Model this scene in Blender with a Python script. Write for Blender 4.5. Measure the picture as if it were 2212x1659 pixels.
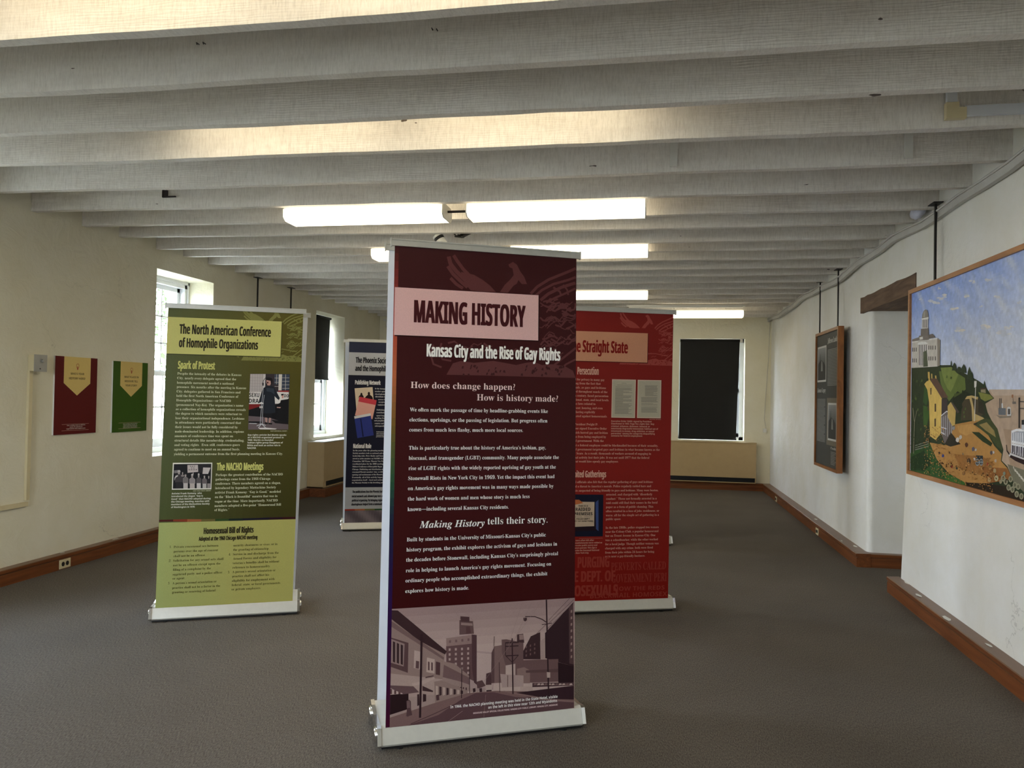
import bpy, math, random
from mathutils import Vector, Matrix
for o in list(bpy.data.objects): bpy.data.objects.remove(o)
SC=bpy.context.scene; COL=SC.collection
PI=math.pi
# ------------------------------------------------------------------ camera
def make_camera():
    yaw,pitch,roll,F=-0.178937,0.0149149,-0.0181051,1618.566
    f=Vector((math.sin(yaw)*math.cos(pitch),math.cos(yaw)*math.cos(pitch),math.sin(pitch)))
    r0=Vector((math.cos(yaw),-math.sin(yaw),0)); u0=r0.cross(f)
    r=r0*math.cos(roll)-u0*math.sin(roll); u=r0*math.sin(roll)+u0*math.cos(roll)
    cam=bpy.data.cameras.new('camera'); o=bpy.data.objects.new('camera',cam); COL.objects.link(o)
    m=Matrix.Identity(4)
    for i in range(3): m[i][0]=r[i]; m[i][1]=u[i]; m[i][2]=-f[i]
    m.translation=Vector((0,0,1.45)); o.matrix_world=m
    cam.sensor_fit='HORIZONTAL'; cam.sensor_width=36; cam.lens=36*F/2212; cam.clip_start=.02; cam.clip_end=200
    SC.camera=o
make_camera()
# ------------------------------------------------------------------ world and exposure
SC.view_settings.view_transform='Standard'; SC.view_settings.look='None'
SC.view_settings.gamma=1; SC.view_settings.use_curve_mapping=False
SC.view_settings.exposure=1.62
SKY_STRENGTH=11.5
TUBE_STRENGTH=2.7
TUBE_COLOR=(1.0,.87,.62)
wd=bpy.data.worlds.new('world'); SC.world=wd; wd.use_nodes=True
nt=wd.node_tree; bg=nt.nodes['Background']
tc=nt.nodes.new('ShaderNodeTexCoord'); sx=nt.nodes.new('ShaderNodeSeparateXYZ'); rp=nt.nodes.new('ShaderNodeValToRGB')
nt.links.new(tc.outputs['Generated'],sx.inputs[0]); nt.links.new(sx.outputs['Z'],rp.inputs[0]); nt.links.new(rp.outputs[0],bg.inputs[0])
rp.color_ramp.elements[0].color=(.86,.915,1,1); rp.color_ramp.elements[0].position=0
rp.color_ramp.elements[1].color=(.62,.76,1,1); rp.color_ramp.elements[1].position=.9
bg.inputs[1].default_value=SKY_STRENGTH
sun=bpy.data.lights.new('sun','SUN'); sun.energy=5; sun.angle=.01; sun.color=(1,.95,.86)
so=bpy.data.objects.new('sun',sun); COL.objects.link(so); so.rotation_euler=(math.radians(20),math.radians(40),0)   # high behind the building: lights the trees outside
# ------------------------------------------------------------------ helpers
def lin(c):
    o=[]
    for v in c[:3]:
        v=v/255.0
        o.append(v/12.92 if v<=.04045 else ((v+.055)/1.055)**2.4)
    return (o[0],o[1],o[2],1.0)
def newmat(name):
    m=bpy.data.materials.new(name); m.use_nodes=True
    return m,m.node_tree,m.node_tree.nodes['Principled BSDF']
def plain(name,rgb,rough=.5,metal=0,var=.06,scale=12,bump=0,bscale=60,spec=.5,stretch=None):
    m,nt,b=newmat(name)
    tc=nt.nodes.new('ShaderNodeTexCoord'); src=tc.outputs['Object']
    if stretch:
        mp=nt.nodes.new('ShaderNodeMapping'); mp.inputs['Scale'].default_value=stretch; nt.links.new(src,mp.inputs[0]); src=mp.outputs[0]
    n=nt.nodes.new('ShaderNodeTexNoise'); n.inputs['Scale'].default_value=scale; n.inputs['Detail'].default_value=6
    nt.links.new(src,n.inputs['Vector'])
    r=nt.nodes.new('ShaderNodeValToRGB'); c=lin(rgb)
    r.color_ramp.elements[0].position=.3; r.color_ramp.elements[1].position=.7
    r.color_ramp.elements[0].color=tuple(max(0,v*(1-var)) for v in c[:3])+(1,)
    r.color_ramp.elements[1].color=tuple(min(1,v*(1+var)) for v in c[:3])+(1,)
    nt.links.new(n.outputs['Fac'],r.inputs[0]); nt.links.new(r.outputs[0],b.inputs['Base Color'])
    b.inputs['Roughness'].default_value=rough; b.inputs['Metallic'].default_value=metal
    b.inputs['Specular IOR Level'].default_value=spec
    if bump:
        n2=nt.nodes.new('ShaderNodeTexNoise'); n2.inputs['Scale'].default_value=bscale; n2.inputs['Detail'].default_value=5
        nt.links.new(src,n2.inputs['Vector'])
        bp=nt.nodes.new('ShaderNodeBump'); bp.inputs['Strength'].default_value=bump; bp.inputs['Distance'].default_value=.01
        nt.links.new(n2.outputs['Fac'],bp.inputs['Height']); nt.links.new(bp.outputs[0],b.inputs['Normal'])
    return m
def plaster(name,rgb,warm):
    m,nt,b=newmat(name); L=nt.links
    tc=nt.nodes.new('ShaderNodeTexCoord'); src=tc.outputs['Object']
    n=nt.nodes.new('ShaderNodeTexNoise'); n.inputs['Scale'].default_value=1.3; n.inputs['Detail'].default_value=5; n.inputs['Roughness'].default_value=.6; L.new(src,n.inputs['Vector'])
    r=nt.nodes.new('ShaderNodeValToRGB'); r.color_ramp.elements[0].position=.35; r.color_ramp.elements[1].position=.68
    r.color_ramp.elements[0].color=lin(warm); r.color_ramp.elements[1].color=lin(rgb); L.new(n.outputs['Fac'],r.inputs[0])
    v=nt.nodes.new('ShaderNodeTexVoronoi'); v.feature='DISTANCE_TO_EDGE'; v.inputs['Scale'].default_value=1.1
    nd=nt.nodes.new('ShaderNodeTexNoise'); nd.inputs['Scale'].default_value=3.2; nd.inputs['Detail'].default_value=6; L.new(src,nd.inputs['Vector'])
    mx=nt.nodes.new('ShaderNodeMixRGB'); mx.blend_type='ADD'; mx.inputs[0].default_value=.9; L.new(src,mx.inputs[1]); L.new(nd.outputs['Color'],mx.inputs[2]); L.new(mx.outputs[0],v.inputs['Vector'])
    cr=nt.nodes.new('ShaderNodeValToRGB'); cr.color_ramp.elements[0].color=(1,1,1,1); cr.color_ramp.elements[1].color=(0,0,0,1); cr.color_ramp.elements[0].position=.0; cr.color_ramp.elements[1].position=.004
    L.new(v.outputs['Distance'],cr.inputs[0])
    nm=nt.nodes.new('ShaderNodeTexNoise'); nm.inputs['Scale'].default_value=1.1; nm.inputs['Detail'].default_value=1; L.new(src,nm.inputs['Vector'])
    rm=nt.nodes.new('ShaderNodeValToRGB'); rm.color_ramp.elements[0].position=.60; rm.color_ramp.elements[1].position=.66; L.new(nm.outputs['Fac'],rm.inputs[0])
    mu=nt.nodes.new('ShaderNodeMath'); mu.operation='MULTIPLY'; L.new(cr.outputs[0],mu.inputs[0]); L.new(rm.outputs[0],mu.inputs[1])
    mu2=nt.nodes.new('ShaderNodeMath'); mu2.operation='MULTIPLY'; mu2.inputs[1].default_value=.35; L.new(mu.outputs[0],mu2.inputs[0])
    mc=nt.nodes.new('ShaderNodeMixRGB'); mc.inputs[2].default_value=lin((120,112,98)); L.new(mu2.outputs[0],mc.inputs[0]); L.new(r.outputs[0],mc.inputs[1]); L.new(mc.outputs[0],b.inputs['Base Color'])
    b.inputs['Roughness'].default_value=.62; b.inputs['Specular IOR Level'].default_value=.3
    n1=nt.nodes.new('ShaderNodeTexNoise'); n1.inputs['Scale'].default_value=5; n1.inputs['Detail'].default_value=9; n1.inputs['Roughness'].default_value=.62; n1.inputs['Distortion'].default_value=.6; L.new(src,n1.inputs['Vector'])
    bp=nt.nodes.new('ShaderNodeBump'); bp.inputs['Strength'].default_value=.55; bp.inputs['Distance'].default_value=.03; L.new(n1.outputs['Fac'],bp.inputs['Height'])
    bp2=nt.nodes.new('ShaderNodeBump'); bp2.invert=True; bp2.inputs['Strength'].default_value=.4; bp2.inputs['Distance'].default_value=.006; L.new(mu.outputs[0],bp2.inputs['Height']); L.new(bp.outputs[0],bp2.inputs['Normal']); L.new(bp2.outputs[0],b.inputs['Normal'])
    return m
def joistmat():
    m,nt,b=newmat('painted_joist'); L=nt.links
    tc=nt.nodes.new('ShaderNodeTexCoord'); oi=nt.nodes.new('ShaderNodeObjectInfo')
    ad=nt.nodes.new('ShaderNodeVectorMath'); ad.operation='ADD'
    cb=nt.nodes.new('ShaderNodeCombineXYZ'); mm=nt.nodes.new('ShaderNodeMath'); mm.operation='MULTIPLY'; mm.inputs[1].default_value=37
    L.new(oi.outputs['Random'],mm.inputs[0]); L.new(mm.outputs[0],cb.inputs[0]); L.new(mm.outputs[0],cb.inputs[2]); L.new(tc.outputs['Object'],ad.inputs[0]); L.new(cb.outputs[0],ad.inputs[1])
    def mp(s):
        q=nt.nodes.new('ShaderNodeMapping'); q.inputs['Scale'].default_value=s; L.new(ad.outputs[0],q.inputs[0]); return q.outputs[0]
    n=nt.nodes.new('ShaderNodeTexNoise'); n.inputs['Scale'].default_value=2; n.inputs['Detail'].default_value=8; n.inputs['Roughness'].default_value=.7; L.new(mp((1.2,1,5)),n.inputs['Vector'])
    r=nt.nodes.new('ShaderNodeValToRGB'); r.color_ramp.elements[0].position=.28; r.color_ramp.elements[1].position=.62
    r.color_ramp.elements[0].color=lin((222,215,206)); r.color_ramp.elements[1].color=lin((238,233,225)); L.new(n.outputs['Fac'],r.inputs[0])
    s=nt.nodes.new('ShaderNodeTexNoise'); s.inputs['Scale'].default_value=9; s.inputs['Detail'].default_value=2; L.new(mp((1,1,2.4)),s.inputs['Vector'])
    sr=nt.nodes.new('ShaderNodeValToRGB'); sr.color_ramp.elements[0].position=.215; sr.color_ramp.elements[1].position=.23; sr.color_ramp.elements[0].color=(1,1,1,1); sr.color_ramp.elements[1].color=(0,0,0,1); L.new(s.outputs['Fac'],sr.inputs[0])
    mx=nt.nodes.new('ShaderNodeMixRGB'); mx.inputs[2].default_value=lin((96,84,76)); L.new(sr.outputs[0],mx.inputs[0]); L.new(r.outputs[0],mx.inputs[1])
    g1=nt.nodes.new('ShaderNodeTexNoise'); g1.inputs['Scale'].default_value=5; g1.inputs['Detail'].default_value=8; g1.inputs['Roughness'].default_value=.75; L.new(mp((22,6,3)),g1.inputs['Vector'])
    g2=nt.nodes.new('ShaderNodeValToRGB'); g2.color_ramp.elements[0].position=.32; g2.color_ramp.elements[1].position=.55; g2.color_ramp.elements[0].color=(.80,.79,.77,1); g2.color_ramp.elements[1].color=(1,1,1,1); L.new(g1.outputs['Fac'],g2.inputs[0])
    g3=nt.nodes.new('ShaderNodeMixRGB'); g3.blend_type='MULTIPLY'; g3.inputs[0].default_value=1; L.new(mx.outputs[0],g3.inputs[1]); L.new(g2.outputs[0],g3.inputs[2]); L.new(g3.outputs[0],b.inputs['Base Color'])
    b.inputs['Roughness'].default_value=.6; b.inputs['Specular IOR Level'].default_value=.25
    # cathedral grain along the board + vertical saw marks
    w=nt.nodes.new('ShaderNodeTexWave'); w.wave_type='RINGS'; w.rings_direction='Y'; w.inputs['Scale'].default_value=9; w.inputs['Distortion'].default_value=9; w.inputs['Detail'].default_value=3; w.inputs['Detail Scale'].default_value=1.6; L.new(mp((.35,1,3.0)),w.inputs['Vector'])
    w2=nt.nodes.new('ShaderNodeTexNoise'); w2.inputs['Scale'].default_value=3; w2.inputs['Detail'].default_value=6; w2.inputs['Roughness'].default_value=.7; L.new(mp((46,10,2.2)),w2.inputs['Vector'])
    sel=nt.nodes.new('ShaderNodeTexNoise'); sel.inputs['Scale'].default_value=.8; L.new(ad.outputs[0],sel.inputs['Vector'])
    sq=nt.nodes.new('ShaderNodeValToRGB'); sq.color_ramp.elements[0].position=.42; sq.color_ramp.elements[1].position=.58; L.new(sel.outputs['Fac'],sq.inputs[0])
    m2=nt.nodes.new('ShaderNodeMixRGB'); L.new(sq.outputs[0],m2.inputs[0]); L.new(w.outputs['Fac'],m2.inputs[2]); L.new(w2.outputs['Fac'],m2.inputs[1])
    bp=nt.nodes.new('ShaderNodeBump'); bp.inputs['Strength'].default_value=.3; bp.inputs['Distance'].default_value=.003; L.new(m2.outputs[0],bp.inputs['Height'])
    bp2=nt.nodes.new('ShaderNodeBump'); bp2.inputs['Strength'].default_value=.4; bp2.inputs['Distance'].default_value=.004; L.new(w2.outputs['Fac'],bp2.inputs['Height']); L.new(bp.outputs[0],bp2.inputs['Normal']); L.new(bp2.outputs[0],b.inputs['Normal'])
    return m
def carpetmat():
    m,nt,b=newmat('carpet'); L=nt.links
    tc=nt.nodes.new('ShaderNodeTexCoord')
    def mp(s,rz=0):
        q=nt.nodes.new('ShaderNodeMapping'); q.inputs['Scale'].default_value=s; q.inputs['Rotation'].default_value=(0,0,rz); L.new(tc.outputs['Object'],q.inputs[0]); return q.outputs[0]
    n=nt.nodes.new('ShaderNodeTexNoise'); n.inputs['Scale'].default_value=1; n.inputs['Detail'].default_value=4; n.inputs['Roughness'].default_value=.6; L.new(mp((230,70,1),.5),n.inputs['Vector'])
    r=nt.nodes.new('ShaderNodeValToRGB'); r.color_ramp.elements[0].position=.3; r.color_ramp.elements[1].position=.72
    r.color_ramp.elements[0].color=lin((78,72,66)); r.color_ramp.elements[1].color=lin((130,122,112)); L.new(n.outputs['Fac'],r.inputs[0])
    n2=nt.nodes.new('ShaderNodeTexNoise'); n2.inputs['Scale'].default_value=.9; n2.inputs['Detail'].default_value=3; L.new(tc.outputs['Object'],n2.inputs['Vector'])
    r2=nt.nodes.new('ShaderNodeValToRGB'); r2.color_ramp.elements[0].color=(.86,.86,.86,1); r2.color_ramp.elements[1].color=(1.06,1.06,1.06,1); r2.color_ramp.elements[0].position=.3; r2.color_ramp.elements[1].position=.7; L.new(n2.outputs['Fac'],r2.inputs[0])
    mx=nt.nodes.new('ShaderNodeMixRGB'); mx.blend_type='MULTIPLY'; mx.inputs[0].default_value=1; L.new(r.outputs[0],mx.inputs[1]); L.new(r2.outputs[0],mx.inputs[2]); L.new(mx.outputs[0],b.inputs['Base Color'])
    b.inputs['Roughness'].default_value=.95; b.inputs['Specular IOR Level'].default_value=.1
    bp=nt.nodes.new('ShaderNodeBump'); bp.inputs['Strength'].default_value=.7; bp.inputs['Distance'].default_value=.005; L.new(n.outputs['Fac'],bp.inputs['Height']); L.new(bp.outputs[0],b.inputs['Normal'])
    return m
def woodmat(name,c0,c1,rough=.4,axis=(1,14,14),dusty=None):
    m,nt,b=newmat(name); L=nt.links
    tc=nt.nodes.new('ShaderNodeTexCoord'); q=nt.nodes.new('ShaderNodeMapping'); q.inputs['Scale'].default_value=axis; L.new(tc.outputs['Object'],q.inputs[0])
    n=nt.nodes.new('ShaderNodeTexNoise'); n.inputs['Scale'].default_value=2.5; n.inputs['Detail'].default_value=7; n.inputs['Distortion'].default_value=.8; L.new(q.outputs[0],n.inputs['Vector'])
    r=nt.nodes.new('ShaderNodeValToRGB'); r.color_ramp.elements[0].position=.3; r.color_ramp.elements[1].position=.7; r.color_ramp.elements[0].color=lin(c0); r.color_ramp.elements[1].color=lin(c1); L.new(n.outputs['Fac'],r.inputs[0])
    out=r.outputs[0]
    if dusty:
        g=nt.nodes.new('ShaderNodeNewGeometry'); sx=nt.nodes.new('ShaderNodeSeparateXYZ'); L.new(g.outputs['Normal'],sx.inputs[0])
        cr=nt.nodes.new('ShaderNodeMath'); cr.operation='MULTIPLY'; cr.use_clamp=True; cr.inputs[1].default_value=.75; L.new(sx.outputs['Z'],cr.inputs[0])
        mx=nt.nodes.new('ShaderNodeMixRGB'); mx.inputs[2].default_value=lin(dusty); L.new(cr.outputs[0],mx.inputs[0]); L.new(out,mx.inputs[1]); out=mx.outputs[0]
    L.new(out,b.inputs['Base Color']); b.inputs['Roughness'].default_value=rough
    bp=nt.nodes.new('ShaderNodeBump'); bp.inputs['Strength'].default_value=.15; bp.inputs['Distance'].default_value=.003; L.new(n.outputs['Fac'],bp.inputs['Height']); L.new(bp.outputs[0],b.inputs['Normal'])
    return m
def printmat(name,rough=.45,brush=0):
    m,nt,b=newmat(name); L=nt.links
    a=nt.nodes.new('ShaderNodeAttribute'); a.attribute_name='Col'
    tc=nt.nodes.new('ShaderNodeTexCoord'); n=nt.nodes.new('ShaderNodeTexNoise'); n.inputs['Scale'].default_value=240 if not brush else 26; n.inputs['Detail'].default_value=4; L.new(tc.outputs['Object'],n.inputs['Vector'])
    r=nt.nodes.new('ShaderNodeValToRGB'); v=.05 if not brush else brush
    r.color_ramp.elements[0].position=.3; r.color_ramp.elements[1].position=.7; r.color_ramp.elements[0].color=(1-v,)*3+(1,); r.color_ramp.elements[1].color=(1+v,)*3+(1,); L.new(n.outputs['Fac'],r.inputs[0])
    mx=nt.nodes.new('ShaderNodeMixRGB'); mx.blend_type='MULTIPLY'; mx.inputs[0].default_value=1; L.new(a.outputs['Color'],mx.inputs[1]); L.new(r.outputs[0],mx.inputs[2]); L.new(mx.outputs[0],b.inputs['Base Color'])
    b.inputs['Roughness'].default_value=rough; b.inputs['Specular IOR Level'].default_value=.15
    if brush:
        bp=nt.nodes.new('ShaderNodeBump'); bp.inputs['Strength'].default_value=.25; bp.inputs['Distance'].default_value=.002; L.new(n.outputs['Fac'],bp.inputs['Height']); L.new(bp.outputs[0],b.inputs['Normal'])
    return m
def emitmat(name,rgb,strength):
    m,nt,b=newmat(name)
    n=nt.nodes.new('ShaderNodeTexNoise'); n.inputs['Scale'].default_value=3
    r=nt.nodes.new('ShaderNodeValToRGB'); r.color_ramp.elements[0].color=tuple(c*.97 for c in rgb)+(1,); r.color_ramp.elements[1].color=tuple(rgb)+(1,)
    nt.links.new(n.outputs['Fac'],r.inputs[0]); nt.links.new(r.outputs[0],b.inputs['Emission Color']); b.inputs['Emission Strength'].default_value=strength
    b.inputs['Base Color'].default_value=(.8,.8,.75,1)
    return m
def glassmat():
    m=bpy.data.materials.new('window_glass'); m.use_nodes=True; nt=m.node_tree; nt.nodes.clear()
    o=nt.nodes.new('ShaderNodeOutputMaterial'); t=nt.nodes.new('ShaderNodeBsdfTransparent'); g=nt.nodes.new('ShaderNodeBsdfGlossy'); g.inputs['Roughness'].default_value=.03
    f=nt.nodes.new('ShaderNodeFresnel'); f.inputs[0].default_value=1.45; mx=nt.nodes.new('ShaderNodeMixShader')
    t.inputs[0].default_value=(.95,.97,.98,1)
    ge=nt.nodes.new('ShaderNodeNewGeometry'); k1=nt.nodes.new('ShaderNodeMath'); k1.operation='SUBTRACT'; k1.inputs[0].default_value=1; nt.links.new(ge.outputs['Backfacing'],k1.inputs[1])
    k2=nt.nodes.new('ShaderNodeMath'); k2.operation='MULTIPLY'; nt.links.new(k1.outputs[0],k2.inputs[0]); nt.links.new(f.outputs[0],k2.inputs[1])
    nt.links.new(k2.outputs[0],mx.inputs[0]); nt.links.new(t.outputs[0],mx.inputs[1]); nt.links.new(g.outputs[0],mx.inputs[2]); nt.links.new(mx.outputs[0],o.inputs[0])
    return m
M={}
M['wall']=plaster('wall_plaster',(234,229,208),(224,217,190))
M['wallr']=plaster('wall_plaster_daylit',(240,239,234),(230,227,214))  # same paint as the left wall, whitened to carry the daylight falling on it
M['joist']=joistmat()
M['deck']=plain('deck_paint',(196,190,180),.7,var=.1,scale=5,bump=.3,bscale=20)
M['carpet']=carpetmat()
M['board']=woodmat('baseboard_wood',(98,52,24),(132,76,38),.35,(10,1,14),dusty=(118,92,70))
M['boardx']=woodmat('baseboard_wood_cross',(98,52,24),(132,76,38),.35,(1,10,14),dusty=(118,92,70))
M['lintel']=woodmat('lintel_wood',(84,62,46),(120,94,72),.75,(8,1,10))
M['frame']=woodmat('frame_wood',(150,98,54),(184,130,80),.45,(6,1,6))
M['frame_dark']=woodmat('frame_wood_dark',(120,72,30),(158,98,46),.45,(6,2,2))
M['trimwhite']=plain('white_trim_paint',(224,222,214),.45,var=.04,bump=.1)
M['sash']=plain('window_paint',(232,234,236),.4,var=.03)
M['alu']=plain('brushed_aluminium',(216,213,202),.36,metal=.25,var=.03,scale=40)
M['rail']=plain('satin_aluminium_rail',(196,196,190),.38,metal=.5,var=.03,scale=40)
M['chrome']=plain('chrome',(232,232,232),.12,metal=1,var=.02)
M['black_plastic']=plain('black_plastic',(28,27,26),.5)
M['rod']=plain('black_rod',(22,20,20),.45,metal=.3)
M['backing']=plain('banner_reverse',(226,228,232),.6,var=.02)
M['print']=printmat('printed_film',.42)
M['paper']=printmat('printed_board',.55)
M['oil']=printmat('oil_paint',.5,.09)
M['blind']=plain('black_blind_cloth',(16,16,15),.8,var=.15,scale=4,bump=.15,bscale=90)
M['heater']=plain('tan_enamel',(186,160,116),.5,var=.03)
M['heater_dark']=plain('heater_grille_dark',(30,32,36),.5)
M['beige']=plain('beige_plastic',(214,200,160),.5,var=.03)
M['greybox']=plain('grey_cover',(168,166,158),.4,metal=.2)
M['raceway']=plain('painted_raceway',(214,216,220),.45,var=.03)
M['wallcable']=plain('white_trunking',(196,194,188),.5,var=.06,scale=6)
M['socket']=plain('dark_socket',(34,28,26),.5)
M['rag']=plain('white_plastic_bag',(214,218,236),.35,var=.08,scale=14,bump=.5,bscale=25)
M['bluebag']=plain('blue_plastic',(40,56,140),.35)
M['fixture']=plain('fixture_enamel',(226,224,214),.4,var=.02)
M['tube']=emitmat('lit_diffuser',TUBE_COLOR,TUBE_STRENGTH)
M['tube_dim']=emitmat('lit_diffuser_recessed',TUBE_COLOR,TUBE_STRENGTH*.5)
M['glass']=glassmat()
M['bark']=plain('bark',(92,78,62),.9,var=.3,scale=9,bump=.6,bscale=20)
M['leaf']=plain('leaf',(64,92,44),.6,var=.35,scale=3)
M['grass']=plain('lawn',(122,118,106),.9,var=.25,scale=3)
M['white_wire']=plain('white_wire',(204,200,188),.5)
M['dark_metal']=plain('dark_metal',(58,52,50),.5,metal=.4)
class MB:
    def __init__(s): s.v=[];s.f=[];s.m=[];s.c=[]
    def add(s,vs,fs,mi=0,col=None):
        b=len(s.v); s.v+= [tuple(p) for p in vs]
        for f in fs: s.f.append(tuple(b+i for i in f)); s.m.append(mi); s.c.append(col)
    def box(s,x0,x1,y0,y1,z0,z1,mi=0,col=None):
        s.add([(x0,y0,z0),(x1,y0,z0),(x1,y1,z0),(x0,y1,z0),(x0,y0,z1),(x1,y0,z1),(x1,y1,z1),(x0,y1,z1)],
              [(0,3,2,1),(4,5,6,7),(0,1,5,4),(1,2,6,5),(2,3,7,6),(3,0,4,7)],mi,col)
    def loft(s,rings,mi=0,cap=True,closed=True):
        n=len(rings[0]); vs=[p for r in rings for p in r]; fs=[]
        for i in range(len(rings)-1):
            for j in range(n if closed else n-1):
                k=(j+1)%n; fs.append((i*n+j,i*n+k,(i+1)*n+k,(i+1)*n+j))
        if cap: fs.append(tuple(range(n))[::-1]); fs.append(tuple((len(rings)-1)*n+j for j in range(n)))
        s.add(vs,fs,mi)
    def tube(s,pts,r,n=8,mi=0):
        rings=[]
        for i,p in enumerate(pts):
            p=Vector(p); a=Vector(pts[max(0,i-1)]); b=Vector(pts[min(len(pts)-1,i+1)]); d=(b-a).normalized()
            q=d.orthogonal().normalized() if abs(d.z)>.9 else Vector((0,0,1)).cross(d).normalized(); w=d.cross(q)
            rr=r[i] if isinstance(r,(list,tuple)) else r
            rings.append([p+q*rr*math.cos(2*PI*k/n)+w*rr*math.sin(2*PI*k/n) for k in range(n)])
        s.loft(rings,mi)
    def build(s,name,mats,parent=None,smooth=False,loc=None):
        me=bpy.data.meshes.new(name); me.from_pydata(s.v,[],s.f)
        if not isinstance(mats,(list,tuple)): mats=[mats]
        for m in mats: me.materials.append(m)
        me.polygons.foreach_set('material_index',s.m)
        if any(c is not None for c in s.c):
            at=me.color_attributes.new('Col','FLOAT_COLOR','CORNER'); buf=[]
            for p,c in zip(me.polygons,s.c):
                if callable(c):
                    for vi in p.vertices: buf+=lin(c(me.vertices[vi].co))
                else: buf+=list(lin(c))*p.loop_total
            at.data.foreach_set('color',buf)
        if smooth: me.polygons.foreach_set('use_smooth',[True]*len(me.polygons))
        me.update()
        o=bpy.data.objects.new(name,me); COL.objects.link(o)
        if parent: o.parent=parent
        if loc: o.location=loc
        return o
def boxobj(name,m,b,parent=None):
    q=MB(); q.box(*b); return q.build(name,m,parent)
def tag(o,label=None,cat=None,group=None,kind=None):
    if label: o['label']=label
    if cat: o['category']=cat
    if group: o['group']=group
    if kind: o['kind']=kind
    return o
def empty(name,loc=(0,0,0),rz=0):
    o=bpy.data.objects.new(name,None); COL.objects.link(o); o.location=loc; o.rotation_euler=(0,0,rz); o.empty_display_size=.1; return o
def struct(o): o['kind']='structure'; return o
rnd=random.Random(7)
# ------------------------------------------------------------------ lettering
def mapper(u,l,d):
    def f(s):
        o=''
        for c in s:
            if 'A'<=c<='Z': o+=chr(u+ord(c)-65)
            elif 'a'<=c<='z': o+=chr(l+ord(c)-97)
            elif '0'<=c<='9': o+=chr(d+ord(c)-48)
            else: o+=c
        return o
    return f
STY={'s':(mapper(0x1D400,0x1D41A,0x1D7CE),-.004,0),'i':(mapper(0x1D468,0x1D482,0x1D7CE),0,0),'g':(mapper(0x1D400,0x1D41A,0x1D7CE),0,0),
     'c':(mapper(0x1D5D4,0x1D5EE,0x1D7EC),0,.045),'b':(mapper(0x1D5D4,0x1D5EE,0x1D7EC),.0,0)}
def rawtext(body,res,off):
    cu=bpy.data.curves.new('t','FONT'); cu.body=body; cu.resolution_u=res; cu.fill_mode='FRONT'; cu.offset=off
    o=bpy.data.objects.new('t',cu); me=o.to_mesh()
    vs=[(v.co.x,v.co.y) for v in me.vertices]; fs=[tuple(p.vertices) for p in me.polygons]
    o.to_mesh_clear(); bpy.data.objects.remove(o); bpy.data.curves.remove(cu)
    return vs,fs
CAP={}
def text2d(style,s,cap,u0,u1,v,res=2):
    fn,off,smear=STY[style]
    if style not in CAP:
        a,_=rawtext(fn('H'),3,off); CAP[style]=max(p[1] for p in a)
    vs,fs=rawtext(fn(s),res,off)
    x0=min(p[0] for p in vs); x1=max(p[0] for p in vs); sy=cap/CAP[style]
    out=[]
    shifts=[0] if not smear else [-smear,0,smear]
    sx=(u1-u0)/(x1-x0+2*smear)
    for k in shifts:
        out.append(([(u0+(p[0]-x0+smear+k)*sx, v+p[1]*sy) for p in vs],fs))
    return out
def stroke2d(w,pts):
    L=[];R=[]
    for i,p in enumerate(pts):
        a=pts[max(0,i-1)]; b=pts[min(len(pts)-1,i+1)]; dx,dy=b[0]-a[0],b[1]-a[1]; d=math.hypot(dx,dy) or 1
        f=w/2
        L.append((p[0]-dy/d*f,p[1]+dx/d*f)); R.append((p[0]+dy/d*f,p[1]-dx/d*f))
    vs=L+R; n=len(pts)
    return vs,[(i+n,i+1+n,i+1,i) for i in range(n-1)]
def clip2d(pts,x0,x1,y0,y1):
    def cl(ps,ins,inter):
        o=[]
        for i in range(len(ps)):
            a=ps[i-1]; b=ps[i]
            if ins(b):
                if not ins(a): o.append(inter(a,b))
                o.append(b)
            elif ins(a): o.append(inter(a,b))
        return o
    def ix(X): return lambda a,b:(X,a[1]+(b[1]-a[1])*(X-a[0])/(b[0]-a[0]))
    def iy(Y): return lambda a,b:(a[0]+(b[0]-a[0])*(Y-a[1])/(b[1]-a[1]),Y)
    p=cl(pts,lambda q:q[0]>=x0,ix(x0)); p=cl(p,lambda q:q[0]<=x1,ix(x1)) if p else p
    p=cl(p,lambda q:q[1]>=y0,iy(y0)) if p else p; p=cl(p,lambda q:q[1]<=y1,iy(y1)) if p else p
    return p
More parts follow.
